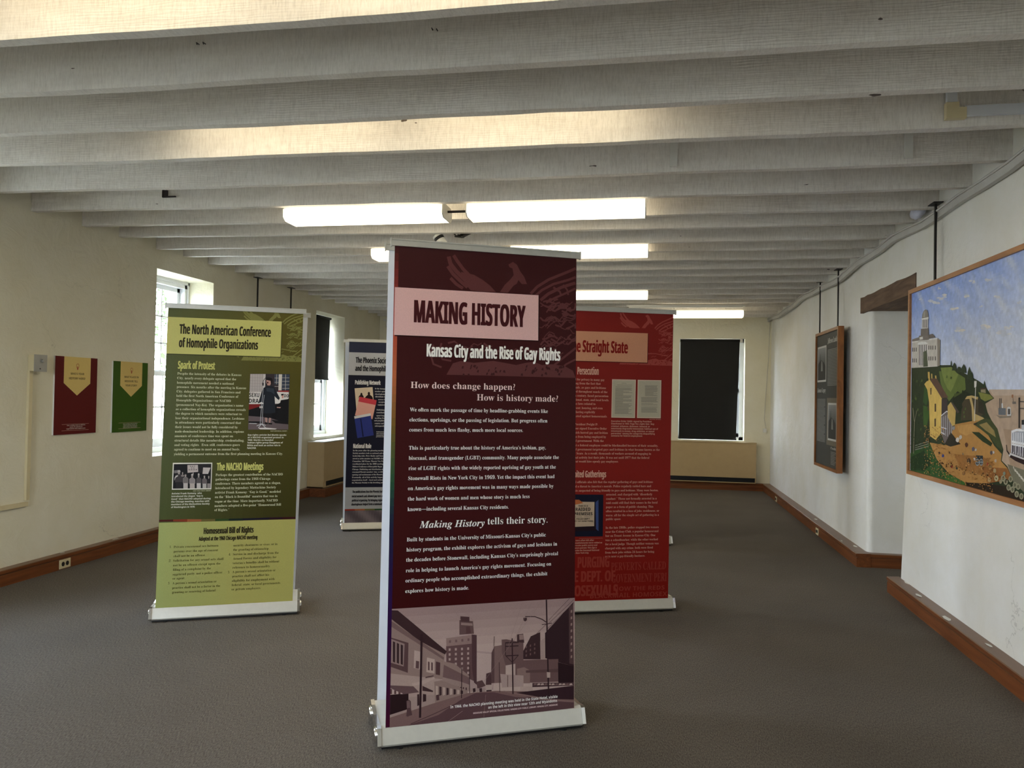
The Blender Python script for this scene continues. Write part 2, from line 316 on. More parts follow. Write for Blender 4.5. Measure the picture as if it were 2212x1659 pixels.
class Sheet(MB):
    """flat print laid on a surface map P(u,v,lift)"""
    def __init__(s,P,W,H): MB.__init__(s); s.P=P; s.W=W; s.H=H; s.k=0
    def poly(s,pts,col,lift=None,clip=None):
        if lift is None: s.k+=1; lift=s.base+s.k*.00001
        c=clip or (0,s.W,0,s.H); p=clip2d(list(pts),*c)
        if len(p)<3: return
        ar=sum(p[i-1][0]*p[i][1]-p[i][0]*p[i-1][1] for i in range(len(p)))
        if ar<0: p=p[::-1]
        if len(p)==4 or len(p)==3: s.add([s.P(u,v,lift) for u,v in p],[tuple(range(len(p)))],0,col)
        else: s.add([s.P(u,v,lift) for u,v in p],[tuple(range(len(p)))],0,col)
    def item(s,col,pts,clip=None):
        if pts[0]=='l':
            s.k+=1; vs,fs=stroke2d(pts[1],pts[2])
            for f in fs: s.poly([vs[i] for i in f],col,s.base+s.k*.00001,clip)
        else: s.poly(pts,col,None,clip)
    def text(s,style,col,cap,u0,u1,v,t,lift,res=2):
        for k,(vs,fs) in enumerate(text2d(style,t,cap,u0,u1,v,res)): s.add([s.P(a,b,lift+k*.00012) for a,b in vs],fs,0,col)
    def grid(s,x0,x1,y0,y1,nx,ny,fn,lift):
        vs=[s.P(x0+(x1-x0)*i/nx,y0+(y1-y0)*j/ny,lift) for j in range(ny+1) for i in range(nx+1)]
        base=len(s.v); s.v+=vs
        for j in range(ny):
            for i in range(nx):
                s.f.append(tuple(base+q for q in (j*(nx+1)+i,j*(nx+1)+i+1,(j+1)*(nx+1)+i+1,(j+1)*(nx+1)+i))); s.m.append(0)
                s.c.append(fn(x0+(x1-x0)*(i+.5)/nx,y0+(y1-y0)*(j+.5)/ny))
def mixc(a,b,f):
    f=max(0,min(1,f)); return tuple(a[i]+(b[i]-a[i])*f for i in range(3))
DATA={'T': {'front': [('c', 'M', 0.0953, 0.0858, 0.5813, 1.6661, 'MAKING HISTORY'), ('c', 'W', 0.0538, 0.1429, 0.7447, 1.5227, 'Kansas City and the Rise of Gay Rights'),
('s', 'K', 0.0266, 0.0777, 0.5357, 1.3876, 'How does change happen?'), ('s', 'K', 0.0272, 0.3644, 0.7352, 1.3395, 'How is history made?'), ('s', 'W', 0.0157, 0.0761, 0.6877, 1.2892, 'We often mark the passage of time by headline-grabbing events like'),
('s', 'W', 0.0156, 0.0748, 0.6857, 1.247, 'elections, uprisings, or the passing of legislation. But progress often'), ('s', 'W', 0.0155, 0.0748, 0.5738, 1.205, 'comes from much less flashy, much more local sources.'),
('s', 'W', 0.0156, 0.0748, 0.6791, 1.1289, 'This is particularly true about the history of America’s lesbian, gay,'), ('s', 'W', 0.0155, 0.0749, 0.7407, 1.0865, 'bisexual, and transgender (LGBT) community. Many people associate the'),
('s', 'W', 0.0155, 0.075, 0.7266, 1.044, 'rise of LGBT rights with the widely reported uprising of gay youth at the'), ('s', 'W', 0.0155, 0.0744, 0.7208, 1.0023, 'Stonewall Riots in New York City in 1969. Yet the impact this event had'),
('s', 'W', 0.0155, 0.0738, 0.7166, 0.9605, 'on America’s gay rights movement was in many ways made possible by'), ('s', 'W', 0.0154, 0.0739, 0.6061, 0.9172, 'the hard work of women and men whose story is much less'),
('s', 'W', 0.0154, 0.074, 0.5117, 0.874, 'known—including several Kansas City residents.'), ('s', 'W', 0.0154, 0.0729, 0.6821, 0.7488, 'Built by students in the University of Missouri-Kansas City’s public'),
('s', 'W', 0.0153, 0.0723, 0.735, 0.7073, 'history program, the exhibit explores the activism of gays and lesbians in'), ('s', 'W', 0.0153, 0.0717, 0.7398, 0.6655, 'the decades before Stonewall, including Kansas City’s surprisingly pivotal'),
('s', 'W', 0.0152, 0.0711, 0.7078, 0.6221, 'role in helping to launch America’s gay rights movement. Focusing on'), ('s', 'W', 0.0152, 0.0705, 0.6909, 0.5807, 'ordinary people who accomplished extraordinary things, the exhibit'),
('s', 'W', 0.0152, 0.0706, 0.3402, 0.538, 'explores how history is made.'), ('i', 'W', 0.0282, 0.1248, 0.4056, 0.8023, 'Making History'), ('s', 'W', 0.0289, 0.4184, 0.6899, 0.8084, 'tells their story.'),
('b', 'W', 0.0113, 0.2678, 0.7418, 0.0527, 'In 1966, the NACHO planning meeting was held in the State Hotel, visible'), ('b', 'W', 0.0114, 0.4308, 0.742, 0.0354, 'on the left in this view near 12th and Wyandotte.'),
('b', 'K', 0.0067, 0.3662, 0.7421, 0.0199, 'MISSOURI VALLEY SPECIAL COLLECTIONS, KANSAS CITY PUBLIC LIBRARY, KANSAS CITY, MISSOURI')], 'green': [('c', 'D', 0.06, 0.0709, 0.6219, 1.7157, 'The North American Conference'),
('c', 'D', 0.0582, 0.0716, 0.5453, 1.6303, 'of Homophile Organizations'), ('c', 'Y', 0.0487, 0.0712, 0.2902, 1.4939, 'Spark of Protest'), ('s', 'E', 0.0148, 0.0705, 0.4504, 1.4567, 'Despite the intensity of the debates in Kansas'),
('s', 'E', 0.0148, 0.0704, 0.4201, 1.4283, 'City, nearly every delegate agreed that the'), ('s', 'E', 0.0148, 0.0702, 0.4075, 1.3996, 'homophile movement needed a national'),
('s', 'E', 0.0148, 0.07, 0.4825, 1.3727, 'presence. Six months after the meeting in Kansas'), ('s', 'E', 0.0149, 0.0699, 0.4493, 1.3441, 'City, delegates gathered in San Francisco and'),
('s', 'E', 0.0148, 0.0697, 0.4378, 1.3165, 'held the first North American Conference of'), ('s', 'E', 0.0148, 0.0699, 0.3931, 1.2884, 'Homophile Organizations—or NACHO'),
('s', 'E', 0.0149, 0.0702, 0.4701, 1.2599, '(pronounced Nay-Ko). The organization’s name'), ('s', 'E', 0.0149, 0.07, 0.485, 1.2326, 'as a collection of homophile organizations reveals'),
('s', 'E', 0.0148, 0.0698, 0.463, 1.2048, 'the degree to which members were reluctant to'), ('s', 'E', 0.0148, 0.0697, 0.4788, 1.1761, 'lose their organizational independence. Lesbians'),
('s', 'E', 0.0148, 0.0699, 0.4597, 1.1486, 'in attendance were particularly concerned that'), ('s', 'E', 0.0149, 0.0701, 0.4412, 1.1203, 'their issues would not be fully considered by'),
('s', 'E', 0.0149, 0.07, 0.4791, 1.092, 'male-dominated leadership. In addition, copious'), ('s', 'E', 0.0149, 0.0698, 0.415, 1.0635, 'amounts of conference time was spent on'),
('s', 'E', 0.0149, 0.0701, 0.483, 1.0353, 'structural details like membership, credentialing,'), ('s', 'E', 0.0149, 0.0703, 0.4581, 1.0074, 'and voting rights.  Even still, conference-goers'),
('s', 'E', 0.0149, 0.0701, 0.4592, 0.9791, 'agreed to continue to meet on an annual basis,'), ('s', 'E', 0.0149, 0.07, 0.7242, 0.9498, 'yielding a permanent outcome from the first planning meeting in Kansas City.'),
('b', 'E', 0.005, 0.6429, 0.7463, 1.1015, 'GLBT HISTORICAL SOCIETY'), ('b', 'W', 0.0103, 0.5039, 0.7418, 1.0735, 'Gay rights activist Del Martin speaks'),
('b', 'W', 0.0103, 0.504, 0.7251, 1.0573, 'at a NACHO-organized protest in'), ('b', 'W', 0.0103, 0.5043, 0.6612, 1.0402, '1966. Martin co-founded'), ('b', 'W', 0.0103, 0.5045, 0.7221, 1.0236, 'lesbian-rights group Daughters of'),
('b', 'W', 0.0103, 0.5043, 0.7068, 1.0063, 'Bilitis and took an active role in'), ('b', 'W', 0.0103, 0.5042, 0.5599, 0.9888, 'NACHO.'), ('c', 'Y', 0.0479, 0.3249, 0.6076, 0.8517, 'The NACHO Meetings'),
('s', 'E', 0.0149, 0.3205, 0.7289, 0.8163, 'Perhaps the greatest contribution of the NACHO'), ('s', 'E', 0.0149, 0.3204, 0.6526, 0.7886, 'gatherings came from the 1968 Chicago'),
('s', 'E', 0.0149, 0.3206, 0.719, 0.7611, 'conference. There members agreed on a slogan,'), ('s', 'E', 0.0149, 0.3206, 0.69, 0.7329, 'introduced by legendary Mattachine Society'),
('s', 'E', 0.0149, 0.3209, 0.7205, 0.7044, 'activist Frank Kameny: “Gay is Good,” modeled'), ('s', 'E', 0.0149, 0.3208, 0.7015, 0.6764, 'on the “Black is Beautiful” mantra that was in'),
('s', 'E', 0.0149, 0.3211, 0.7034, 0.6479, 'vogue at the time. More importantly, NACHO'), ('s', 'E', 0.0149, 0.321, 0.7254, 0.6202, 'members adopted a five-point “Homosexual Bill'),
('s', 'E', 0.0149, 0.3213, 0.4099, 0.5937, 'of Rights.”'), ('b', 'E', 0.0049, 0.1911, 0.2962, 0.7213, 'NEW YORK PUBLIC LIBRARY'), ('b', 'W', 0.0102, 0.0665, 0.2428, 0.7045, 'Activist Frank Kameny, who'),
('b', 'W', 0.0102, 0.0664, 0.2499, 0.6873, 'introduced the slogan “Gay is'), ('b', 'W', 0.0102, 0.0663, 0.2954, 0.6701, 'Good” that NACHO adopted during'),
('b', 'W', 0.0102, 0.0661, 0.2884, 0.6536, 'the Chicago meeting, marches with'), ('b', 'W', 0.0102, 0.0664, 0.2917, 0.6368, 'members of the Mattachine Society'),
('b', 'W', 0.0102, 0.0666, 0.2062, 0.6195, 'of Washington in 1970.'), ('c', 'D', 0.038, 0.2629, 0.5623, 0.451, 'Homosexual Bill of Rights'), ('c', 'D', 0.0255, 0.2356, 0.5873, 0.4086, 'Adopted at the 1968 Chicago NACHO meeting'),
('s', 'O', 0.0138, 0.0676, 0.0787, 0.3701, '1.'), ('s', 'O', 0.0139, 0.0917, 0.354, 0.3692, 'Private consensual sex between'), ('s', 'O', 0.0139, 0.0921, 0.3531, 0.3408, 'persons over the age of consent'),
('s', 'O', 0.0139, 0.0923, 0.2792, 0.3121, 'shall not be an offense.'), ('s', 'O', 0.0139, 0.0663, 0.0819, 0.284, '2.'), ('s', 'O', 0.0139, 0.0919, 0.3869, 0.2836, 'Solicitation for any sexual acts shall'),
('s', 'O', 0.0139, 0.0922, 0.3706, 0.255, 'not be an offense except upon the'), ('s', 'O', 0.0139, 0.0925, 0.3148, 0.2273, 'filing of a complaint by the'),
('s', 'O', 0.0139, 0.0924, 0.3844, 0.1983, 'aggrieved party, not a police officer'), ('s', 'O', 0.0139, 0.0923, 0.1645, 0.1726, 'or agent.'), ('s', 'O', 0.0139, 0.0677, 0.0784, 0.1443, '3.'),
('s', 'O', 0.0139, 0.0926, 0.3518, 0.1431, 'A person’s sexual orientation or'), ('s', 'O', 0.0139, 0.0929, 0.374, 0.1145, 'practice shall not be a factor in the'),
('s', 'O', 0.0139, 0.0928, 0.3462, 0.0866, 'granting or renewing of federal'), ('s', 'O', 0.0142, 0.4437, 0.7126, 0.3659, 'security clearances or visas, or in'),
('s', 'O', 0.0142, 0.4436, 0.6624, 0.3381, 'the granting of citizenship.'), ('s', 'O', 0.0142, 0.4176, 0.4285, 0.3098, '4.'), ('s', 'O', 0.0142, 0.4432, 0.7229, 0.3095, 'Service in and discharge from the'),
('s', 'O', 0.0142, 0.4438, 0.7099, 0.2814, 'Armed Forces and eligibility for'), ('s', 'O', 0.0142, 0.4433, 0.7279, 0.2534, 'veteran’s benefits shall be without'),
('s', 'O', 0.0143, 0.4433, 0.6741, 0.2251, 'reference to homosexuality.'), ('s', 'O', 0.0141, 0.418, 0.4289, 0.1972, '5.'), ('s', 'O', 0.0142, 0.4432, 0.7072, 0.1977, 'A person’s sexual orientation or'),
('s', 'O', 0.0142, 0.4435, 0.669, 0.1699, 'practice shall not affect his'), ('s', 'O', 0.0142, 0.4434, 0.7034, 0.1414, 'eligibility for employment with'),
('s', 'O', 0.0142, 0.4428, 0.7427, 0.1145, 'federal, state, or local governments,'), ('s', 'O', 0.0142, 0.4428, 0.6209, 0.0872, 'or private employers.')], 'red': [('c', 'R', 0.0804, 0.0732, 0.4937, 1.666, 'The Straight State'),
('c', 'P', 0.0504, 0.1397, 0.29, 1.5137, 'Persecution'), ('s', 'P', 0.0147, 0.129, 0.3324, 1.473, 'l for privacy in many gay'), ('s', 'P', 0.0148, 0.1252, 0.3058, 1.4466, 'ing from the fact that'),
('s', 'P', 0.0148, 0.126, 0.3437, 1.4186, 'uals, as gays and lesbians'), ('s', 'P', 0.0147, 0.1267, 0.3548, 1.3912, 'ed throughout much of the'), ('s', 'P', 0.0147, 0.1274, 0.3619, 1.3634, 'h century, faced persecution'),
('s', 'P', 0.0147, 0.1281, 0.3676, 1.3357, 'tional, state, and local levels.'), ('s', 'P', 0.0147, 0.128, 0.2726, 1.3087, 'as laws related to'), ('s', 'P', 0.0147, 0.1265, 0.3236, 1.2805, 'ment, housing, and even'),
('s', 'P', 0.0147, 0.1294, 0.2718, 1.253, 'thering explicitly'), ('s', 'P', 0.0147, 0.128, 0.3576, 1.2254, 'nated against homosexuals.'), ('s', 'P', 0.0146, 0.1294, 0.2933, 1.1702, 'President Dwight D.'),
('s', 'P', 0.0147, 0.1302, 0.3564, 1.1425, 'wer signed Executive Order'), ('s', 'P', 0.0147, 0.1309, 0.3639, 1.1144, 'hich barred gay and lesbian'), ('s', 'P', 0.0146, 0.1317, 0.3528, 1.0867, 'ns from being employed by'),
('s', 'P', 0.0147, 0.1324, 0.3367, 1.0594, 'al government. With the'), ('s', 'P', 0.0146, 0.1331, 0.7259, 1.0292, 'at a federal employee could be blackmailed because of their sexuality,'),
('s', 'P', 0.0146, 0.1339, 0.7385, 1.0017, 'al government targeted gays and lesbians in what became known as the'), ('s', 'P', 0.0146, 0.1346, 0.676, 0.9745, 'r Scare. As a result, thousands of workers accused of engaging in'),
('s', 'P', 0.0146, 0.1353, 0.6641, 0.9467, 'ual activity lost their jobs. It was not until 1977 that the federal'), ('s', 'P', 0.0146, 0.1361, 0.4445, 0.9207, 'ent would hire openly gay employees.'),
('b', 'P', 0.0109, 0.3878, 0.6758, 1.1955, 'Executive Order 10450, signed by President'), ('b', 'P', 0.0109, 0.3878, 0.6948, 1.1787, 'Eisenhower in 1953. Page five (right) lists “Any'),
('b', 'P', 0.0109, 0.3877, 0.6641, 1.1614, 'criminal, infamous, dishonest, immoral, or'), ('b', 'P', 0.0109, 0.3877, 0.7234, 1.1456, 'notoriously disgraceful misconduct, habitual use of'),
('b', 'P', 0.0108, 0.3881, 0.6958, 1.1288, 'intoxicants to excess, drug addiction, or sexual'), ('b', 'P', 0.0108, 0.3885, 0.6999, 1.1122, 'perversion” among the categories disqualifying'),
('b', 'P', 0.0109, 0.3884, 0.6133, 1.0966, 'someone for federal employment.'), ('b', 'P', 0.004, 0.6606, 0.7419, 1.2135, 'NATIONAL ARCHIVES'), ('c', 'P', 0.0436, 0.1365, 0.3599, 0.8211, 'bited Gatherings'),
('s', 'P', 0.0146, 0.1375, 0.6935, 0.7826, 'al officials also felt that the regular gathering of gays and lesbians'), ('s', 'P', 0.0145, 0.1382, 0.6809, 0.7539, 'ed a threat to America’s morals. Police regularly raided bars and'),
('s', 'P', 0.0145, 0.139, 0.734, 0.7256, 'nts suspected of being friendly to gays and lesbians. Many were beaten,'), ('s', 'P', 0.0147, 0.3629, 0.6911, 0.6982, 'arrested, and charged with “disorderly'),
('s', 'P', 0.0146, 0.3636, 0.7231, 0.6699, 'conduct.” Those not formally arrested in a'), ('s', 'P', 0.0147, 0.3631, 0.7297, 0.6421, 'raid could still find their names in the local'),
('s', 'P', 0.0146, 0.3637, 0.7002, 0.6146, 'paper as a form of public shaming. This'), ('s', 'P', 0.0146, 0.3638, 0.743, 0.5864, 'often resulted in a loss of jobs, residences, or'),
('s', 'P', 0.0145, 0.3639, 0.7418, 0.5588, 'worse, all for the simple act of gathering in a'), ('s', 'P', 0.0146, 0.3646, 0.472, 0.5335, 'public space.'),
('s', 'P', 0.0146, 0.3648, 0.7423, 0.4756, 'In the late 1960s, police stopped two women'), ('s', 'P', 0.0145, 0.3649, 0.7411, 0.4486, 'near the Colony Club, a popular homosexual'),
('s', 'P', 0.0146, 0.3649, 0.7194, 0.4214, 'bar on Troost Avenue in Kansas City. One'), ('s', 'P', 0.0145, 0.365, 0.7381, 0.3931, 'was a schoolteacher, while the other worked'),
('s', 'P', 0.0146, 0.3652, 0.7447, 0.3655, 'for a local judge. Though neither woman was'), ('s', 'P', 0.0145, 0.3652, 0.7031, 0.3381, 'charged with any crime, both were fired'),
('s', 'P', 0.0145, 0.3659, 0.7128, 0.3102, 'from their jobs within 24 hours for being'), ('s', 'P', 0.0145, 0.3666, 0.6486, 0.2842, 'seen near a gay-friendly business.'),
('b', 'P', 0.01, 0.1478, 0.2855, 0.396, 's were often left after'), ('b', 'P', 0.01, 0.1483, 0.3421, 0.3793, 'establishments were raided as'), ('b', 'P', 0.01, 0.1487, 0.3086, 0.3629, 'provoke public outcry and'),
('b', 'P', 0.0099, 0.1492, 0.3061, 0.3463, 'future patrons. This sign is'), ('b', 'P', 0.01, 0.1496, 0.3228, 0.3295, 'inside the Stonewall National'),
('b', 'P', 0.0099, 0.1501, 0.2527, 0.313, 'n New York City.'), ('c', 'Q', 0.0709, 0.1756, 0.397, 0.2198, 'PURGING'), ('c', 'Q', 0.0707, 0.155, 0.4404, 0.126, 'E DEPT. OF'),
('c', 'Q', 0.0705, 0.1575, 0.4604, 0.0321, 'OSEXUALS'), ('g', 'Q', 0.0513, 0.4093, 0.7994, 0.1971, 'PERVERTS CALLED'), ('g', 'Q', 0.0558, 0.4171, 0.8072, 0.1155, 'GOVERNMENT PERI'),
('b', 'Q', 0.0279, 0.4302, 0.7932, 0.0595, 'NOW THE REDS'), ('b', 'Q', 0.0305, 0.2678, 0.8123, 0.015, 'BLACKMAIL HOMOSEX'), ('b', 'T', 0.0112, 0.1708, 0.2376, 0.6245, 'THIS IS A'),
('b', 'T', 0.0212, 0.1529, 0.2558, 0.5969, 'RAIDED'), ('b', 'T', 0.02, 0.1433, 0.27, 0.5676, 'PREMISES'), ('b', 'T', 0.0111, 0.1603, 0.2515, 0.538, 'POLICE DEP’T'),
('b', 'T', 0.0077, 0.1329, 0.2781, 0.5247, 'CITY OF NEW YORK')], 'phx': [('c', 'B', 0.06, 0.0714, 0.4312, 1.6784, 'The Phoenix Society'), ('c', 'B', 0.0572, 0.0696, 0.4095, 1.5925, 'and the Homophile'),
('c', 'S', 0.0448, 0.0706, 0.3378, 1.4493, 'Publishing Network'), ('c', 'S', 0.0468, 0.069, 0.2567, 0.7772, 'National Role'), ('s', 'S', 0.015, 0.277, 0.413, 1.4017, 'At the inaugural'),
('s', 'S', 0.015, 0.2797, 0.3986, 1.3728, 'members agreed'), ('s', 'S', 0.015, 0.2818, 0.4177, 1.3436, 'clearinghouse to'), ('s', 'S', 0.015, 0.2858, 0.4218, 1.3163, 'distribute infor'),
('s', 'S', 0.015, 0.3168, 0.4188, 1.2872, 'across the c'), ('s', 'S', 0.015, 0.3208, 0.4143, 1.2599, 'accepted th'), ('s', 'S', 0.015, 0.3134, 0.3899, 1.2309, 'equipment'),
('s', 'S', 0.015, 0.3027, 0.4045, 1.1764, 'Publishing w'), ('s', 'S', 0.015, 0.3014, 0.4032, 1.1477, 'contribution'), ('s', 'S', 0.015, 0.3021, 0.4124, 1.1164, 'spent long ho'),
('s', 'S', 0.015, 0.2867, 0.4224, 1.0892, 'mailing lists. T'), ('s', 'S', 0.015, 0.2806, 0.3908, 1.0624, 'and pamphlets'), ('s', 'S', 0.0149, 0.286, 0.4047, 1.0333, 'country and pr'),
('s', 'S', 0.015, 0.2887, 0.3904, 1.0059, 'subsequently'), ('b', 'S', 0.0101, 0.3063, 0.4106, 0.9453, 'Publications su'), ('b', 'S', 0.0102, 0.3054, 0.4096, 0.9269, '(San Francisco'),
('b', 'S', 0.0101, 0.3058, 0.41, 0.91, 'newsletter (Ph'), ('b', 'S', 0.0101, 0.3055, 0.4097, 0.8943, 'printed and dis'), ('s', 'S', 0.0146, 0.0676, 0.4158, 0.7463, 'In the years after the planning meeting, P'),
('s', 'S', 0.0146, 0.0674, 0.3989, 0.7181, 'Society members took on national and reg'), ('s', 'S', 0.0146, 0.0673, 0.3986, 0.6899, 'leadership roles. Drew Shafer and Gene T'),
('s', 'S', 0.0146, 0.0672, 0.3901, 0.6619, 'served as active members on NACHO’s Cre'), ('s', 'S', 0.0146, 0.0671, 0.3982, 0.6337, 'Committee. Bill Wynne, Phoenix Vice Pres'),
('s', 'S', 0.0146, 0.0669, 0.4064, 0.6057, 'coordinated plans for the 1968 meeting of'), ('s', 'S', 0.0146, 0.0668, 0.3728, 0.5776, 'Midwest Conference of Homophile Organ'),
('s', 'S', 0.0145, 0.0667, 0.4059, 0.5494, 'Chicago. Publishing and distribution requ'), ('s', 'S', 0.0145, 0.0666, 0.3807, 0.5214, 'consumed Phoenix members’ time, as did'),
('s', 'S', 0.0146, 0.0664, 0.3805, 0.4934, 'opening and maintenance of the Phoenix'), ('s', 'S', 0.0146, 0.0663, 0.4387, 0.4652, 'Eventually, all of this activity began to tak'),
('s', 'S', 0.0145, 0.0662, 0.4218, 0.4373, 'organization itself – local and national re'), ('s', 'S', 0.0146, 0.0661, 0.4049, 0.4093, 'the Phoenix Society to the breaking point'),
('c', 'B', 0.0233, 0.0731, 0.4054, 0.3114, 'The publications that the Phoenix Societ'), ('c', 'B', 0.0233, 0.068, 0.4065, 0.2647, 'social network and allowed gay men and'),
('c', 'B', 0.0232, 0.0709, 0.4075, 0.221, 'political organizing. By bringing regional'), ('c', 'B', 0.0232, 0.0662, 0.4085, 0.1802, 'clearinghouse helped form a community p')]}, 'P': {'front_title': [(0.0036, 1.8135),
(0.6403, 1.8098), (0.639, 1.6102), (0.0061, 1.6085)], 'green_title': [(-0.0015, 1.817), (0.6845, 1.821), (0.6863, 1.5895), (0.0001, 1.5858)], 'red_title': [(-0.1517, 1.8094),
(0.6355, 1.808), (0.6341, 1.6064), (-0.1458, 1.6053)], 'emb': {'front': ((0.2221, 1.9609), (0.8192, 1.4477)), 'green': ((0.44, 1.9123), (0.8329, 1.5579)), 'red': ((0.4296, 1.9433),
(0.8292, 1.5891))}, 'EM': [('s', 0.022, [(0.053, 1.008), (0.078, 0.965), (0.127, 0.893), (0.188, 0.828), (0.237, 0.769), (0.28, 0.719)]), ('s', 0.026, [(0.017, 0.995),
(0.031, 0.934), (0.073, 0.875), (0.134, 0.811), (0.201, 0.732)]), ('s', 0.022, [(0.011, 0.912), (0.05, 0.85), (0.11, 0.788), (0.159, 0.743)]), ('s', 0.02, [(0.032, 0.813),
(0.075, 0.765), (0.125, 0.731)]), ('p', 0, [(0.109, 0.871), (0.206, 0.853), (0.273, 0.813), (0.328, 0.769), (0.372, 0.717), (0.268, 0.713), (0.183, 0.719),
(0.14, 0.77)]), ('p', 0, [(0.465, 0.96), (0.499, 0.986), (0.531, 0.965), (0.556, 0.91), (0.588, 0.863), (0.61, 0.801), (0.57, 0.799), (0.544, 0.832), (0.532, 0.8),
(0.507, 0.78), (0.464, 0.717), (0.403, 0.719), (0.439, 0.783), (0.478, 0.828), (0.507, 0.872), (0.497, 0.93), (0.475, 0.937)]), ('s', 0.018, [(0.64, 0.719),
(0.69, 0.783), (0.778, 0.851), (0.881, 0.905), (0.952, 0.942), (0.995, 0.967)]), ('s', 0.016, [(0.665, 0.692), (0.728, 0.757), (0.817, 0.815), (0.933, 0.859),
(0.996, 0.889)]), ('s', 0.02, [(0.716, 0.667), (0.779, 0.728), (0.882, 0.791), (0.993, 0.837)]), ('s', 0.014, [(0.761, 0.648), (0.831, 0.695), (0.921, 0.744),
(0.994, 0.788)]), ('s', 0.014, [(0.817, 0.787), (0.869, 0.752), (0.882, 0.713)]), ('s', 0.012, [(0.895, 0.814), (0.927, 0.773), (0.937, 0.727)]), ('p', 0, [(0.85, 0.632),
(0.902, 0.65), (0.941, 0.628), (0.915, 0.601), (0.864, 0.6)]), ('p', 0, [(0.883, 0.563), (0.922, 0.575), (0.938, 0.545), (0.903, 0.526)]), ('s', 0.012, [(-0.084, 0.246),
(-0.104, 0.165), (-0.082, 0.085), (-0.023, 0.06)]), ('s', 0.012, [(-0.026, 0.262), (-0.042, 0.187), (-0.018, 0.127), (0.047, 0.116)]), ('s', 0.012, [(0.285, 0.275),
(0.359, 0.209), (0.656, 0.228), (0.885, 0.187)]), ('s', 0.014, [(0.79, 0.072), (0.885, 0.159), (0.999, 0.263)]), ('s', 0.012, [(0.848, 0.045), (0.924, 0.118),
(0.999, 0.163)]), ('p', 0, [(0.013, -0.001), (0.059, 0.096), (0.118, 0.118), (0.214, 0.105), (0.287, 0.116), (0.359, 0.127), (0.445, 0.113), (0.532, 0.097),
(0.607, 0.119), (0.669, 0.131), (0.733, 0.103), (0.809, 0.114), (0.911, 0.101), (0.976, 0.063), (1.0, 0.0), (0.658, 0.0), (0.288, 0.001)]), ('s', 0.012, [(0.021, 0.264),
(0.069, 0.28), (0.099, 0.254), (0.069, 0.223)]), ('s', 0.006, [(0.759, 0.622), (0.781, 0.615), (0.802, 0.633), (0.824, 0.668), (0.845, 0.688)]), ('s', 0.006, [(0.71, 0.43),
(0.729, 0.428), (0.748, 0.448), (0.767, 0.458), (0.786, 0.441)]), ('s', 0.006, [(0.757, 0.436), (0.776, 0.466), (0.795, 0.492), (0.814, 0.493), (0.833, 0.479)]),
('s', 0.009, [(0.767, 0.294), (0.781, 0.316), (0.794, 0.314), (0.807, 0.293), (0.821, 0.284)]), ('s', 0.012, [(0.893, 0.61), (0.913, 0.615), (0.933, 0.597),
(0.953, 0.584), (0.973, 0.599)]), ('s', 0.009, [(0.933, 0.36), (0.954, 0.34), (0.976, 0.32), (0.996, 0.326), (0.996, 0.348)]), ('s', 0.006, [(0.863, 0.476),
(0.88, 0.459), (0.897, 0.464), (0.914, 0.491), (0.931, 0.509)]), ('s', 0.006, [(0.929, 0.339), (0.963, 0.333), (0.996, 0.352), (0.996, 0.367), (0.996, 0.356)]),
('s', 0.012, [(0.92, 0.428), (0.953, 0.443), (0.986, 0.464), (0.995, 0.458), (0.995, 0.433)]), ('s', 0.006, [(0.75, 0.489), (0.769, 0.517), (0.788, 0.526),
(0.808, 0.51), (0.827, 0.5)]), ('s', 0.012, [(0.777, 0.358), (0.791, 0.375), (0.805, 0.366), (0.818, 0.354), (0.832, 0.368)]), ('s', 0.006, [(0.941, 0.49),
(0.969, 0.479), (0.995, 0.458), (0.995, 0.459), (0.995, 0.483)]), ('s', 0.012, [(0.94, 0.607), (0.963, 0.595), (0.985, 0.6), (0.994, 0.63), (0.994, 0.658)]),
('s', 0.012, [(0.808, 0.585), (0.831, 0.578), (0.853, 0.598), (0.876, 0.624), (0.898, 0.625)]), ('s', 0.006, [(0.838, 0.295), (0.852, 0.315), (0.867, 0.346),
(0.882, 0.359), (0.898, 0.347)]), ('s', 0.006, [(0.77, 0.424), (0.802, 0.464), (0.834, 0.491), (0.866, 0.492), (0.899, 0.489)]), ('s', 0.009, [(0.772, 0.659),
(0.792, 0.685), (0.813, 0.685), (0.834, 0.675), (0.855, 0.686)]), ('s', 0.006, [(0.879, 0.314), (0.893, 0.311), (0.906, 0.293), (0.919, 0.292), (0.933, 0.317)]),
('s', 0.006, [(0.888, 0.524), (0.922, 0.507), (0.956, 0.5), (0.991, 0.521), (0.995, 0.546)]), ('s', 0.009, [(0.773, 0.586), (0.796, 0.582), (0.818, 0.604),
(0.841, 0.64), (0.864, 0.657)]), ('s', 0.009, [(0.845, 0.587), (0.871, 0.602), (0.897, 0.634), (0.922, 0.653), (0.949, 0.646)]), ('s', 0.006, [(0.745, 0.341),
(0.766, 0.371), (0.787, 0.394), (0.808, 0.39), (0.829, 0.376)]), ('s', 0.006, [(0.807, 0.585), (0.841, 0.622), (0.874, 0.634), (0.908, 0.63), (0.942, 0.641)]),
('s', 0.006, [(0.717, 0.611), (0.744, 0.625), (0.772, 0.617), (0.8, 0.619), (0.828, 0.649)]), ('s', 0.012, [(0.834, 0.458), (0.854, 0.45), (0.874, 0.445),
(0.894, 0.467), (0.914, 0.502)]), ('s', 0.006, [(0.775, 0.279), (0.802, 0.271), (0.83, 0.288), (0.857, 0.324), (0.884, 0.348)]), ('s', 0.006, [(0.761, 0.488),
(0.775, 0.49), (0.788, 0.516), (0.802, 0.535), (0.816, 0.528)]), ('s', 0.006, [(0.857, 0.482), (0.875, 0.51), (0.893, 0.538), (0.91, 0.54), (0.928, 0.526)]),
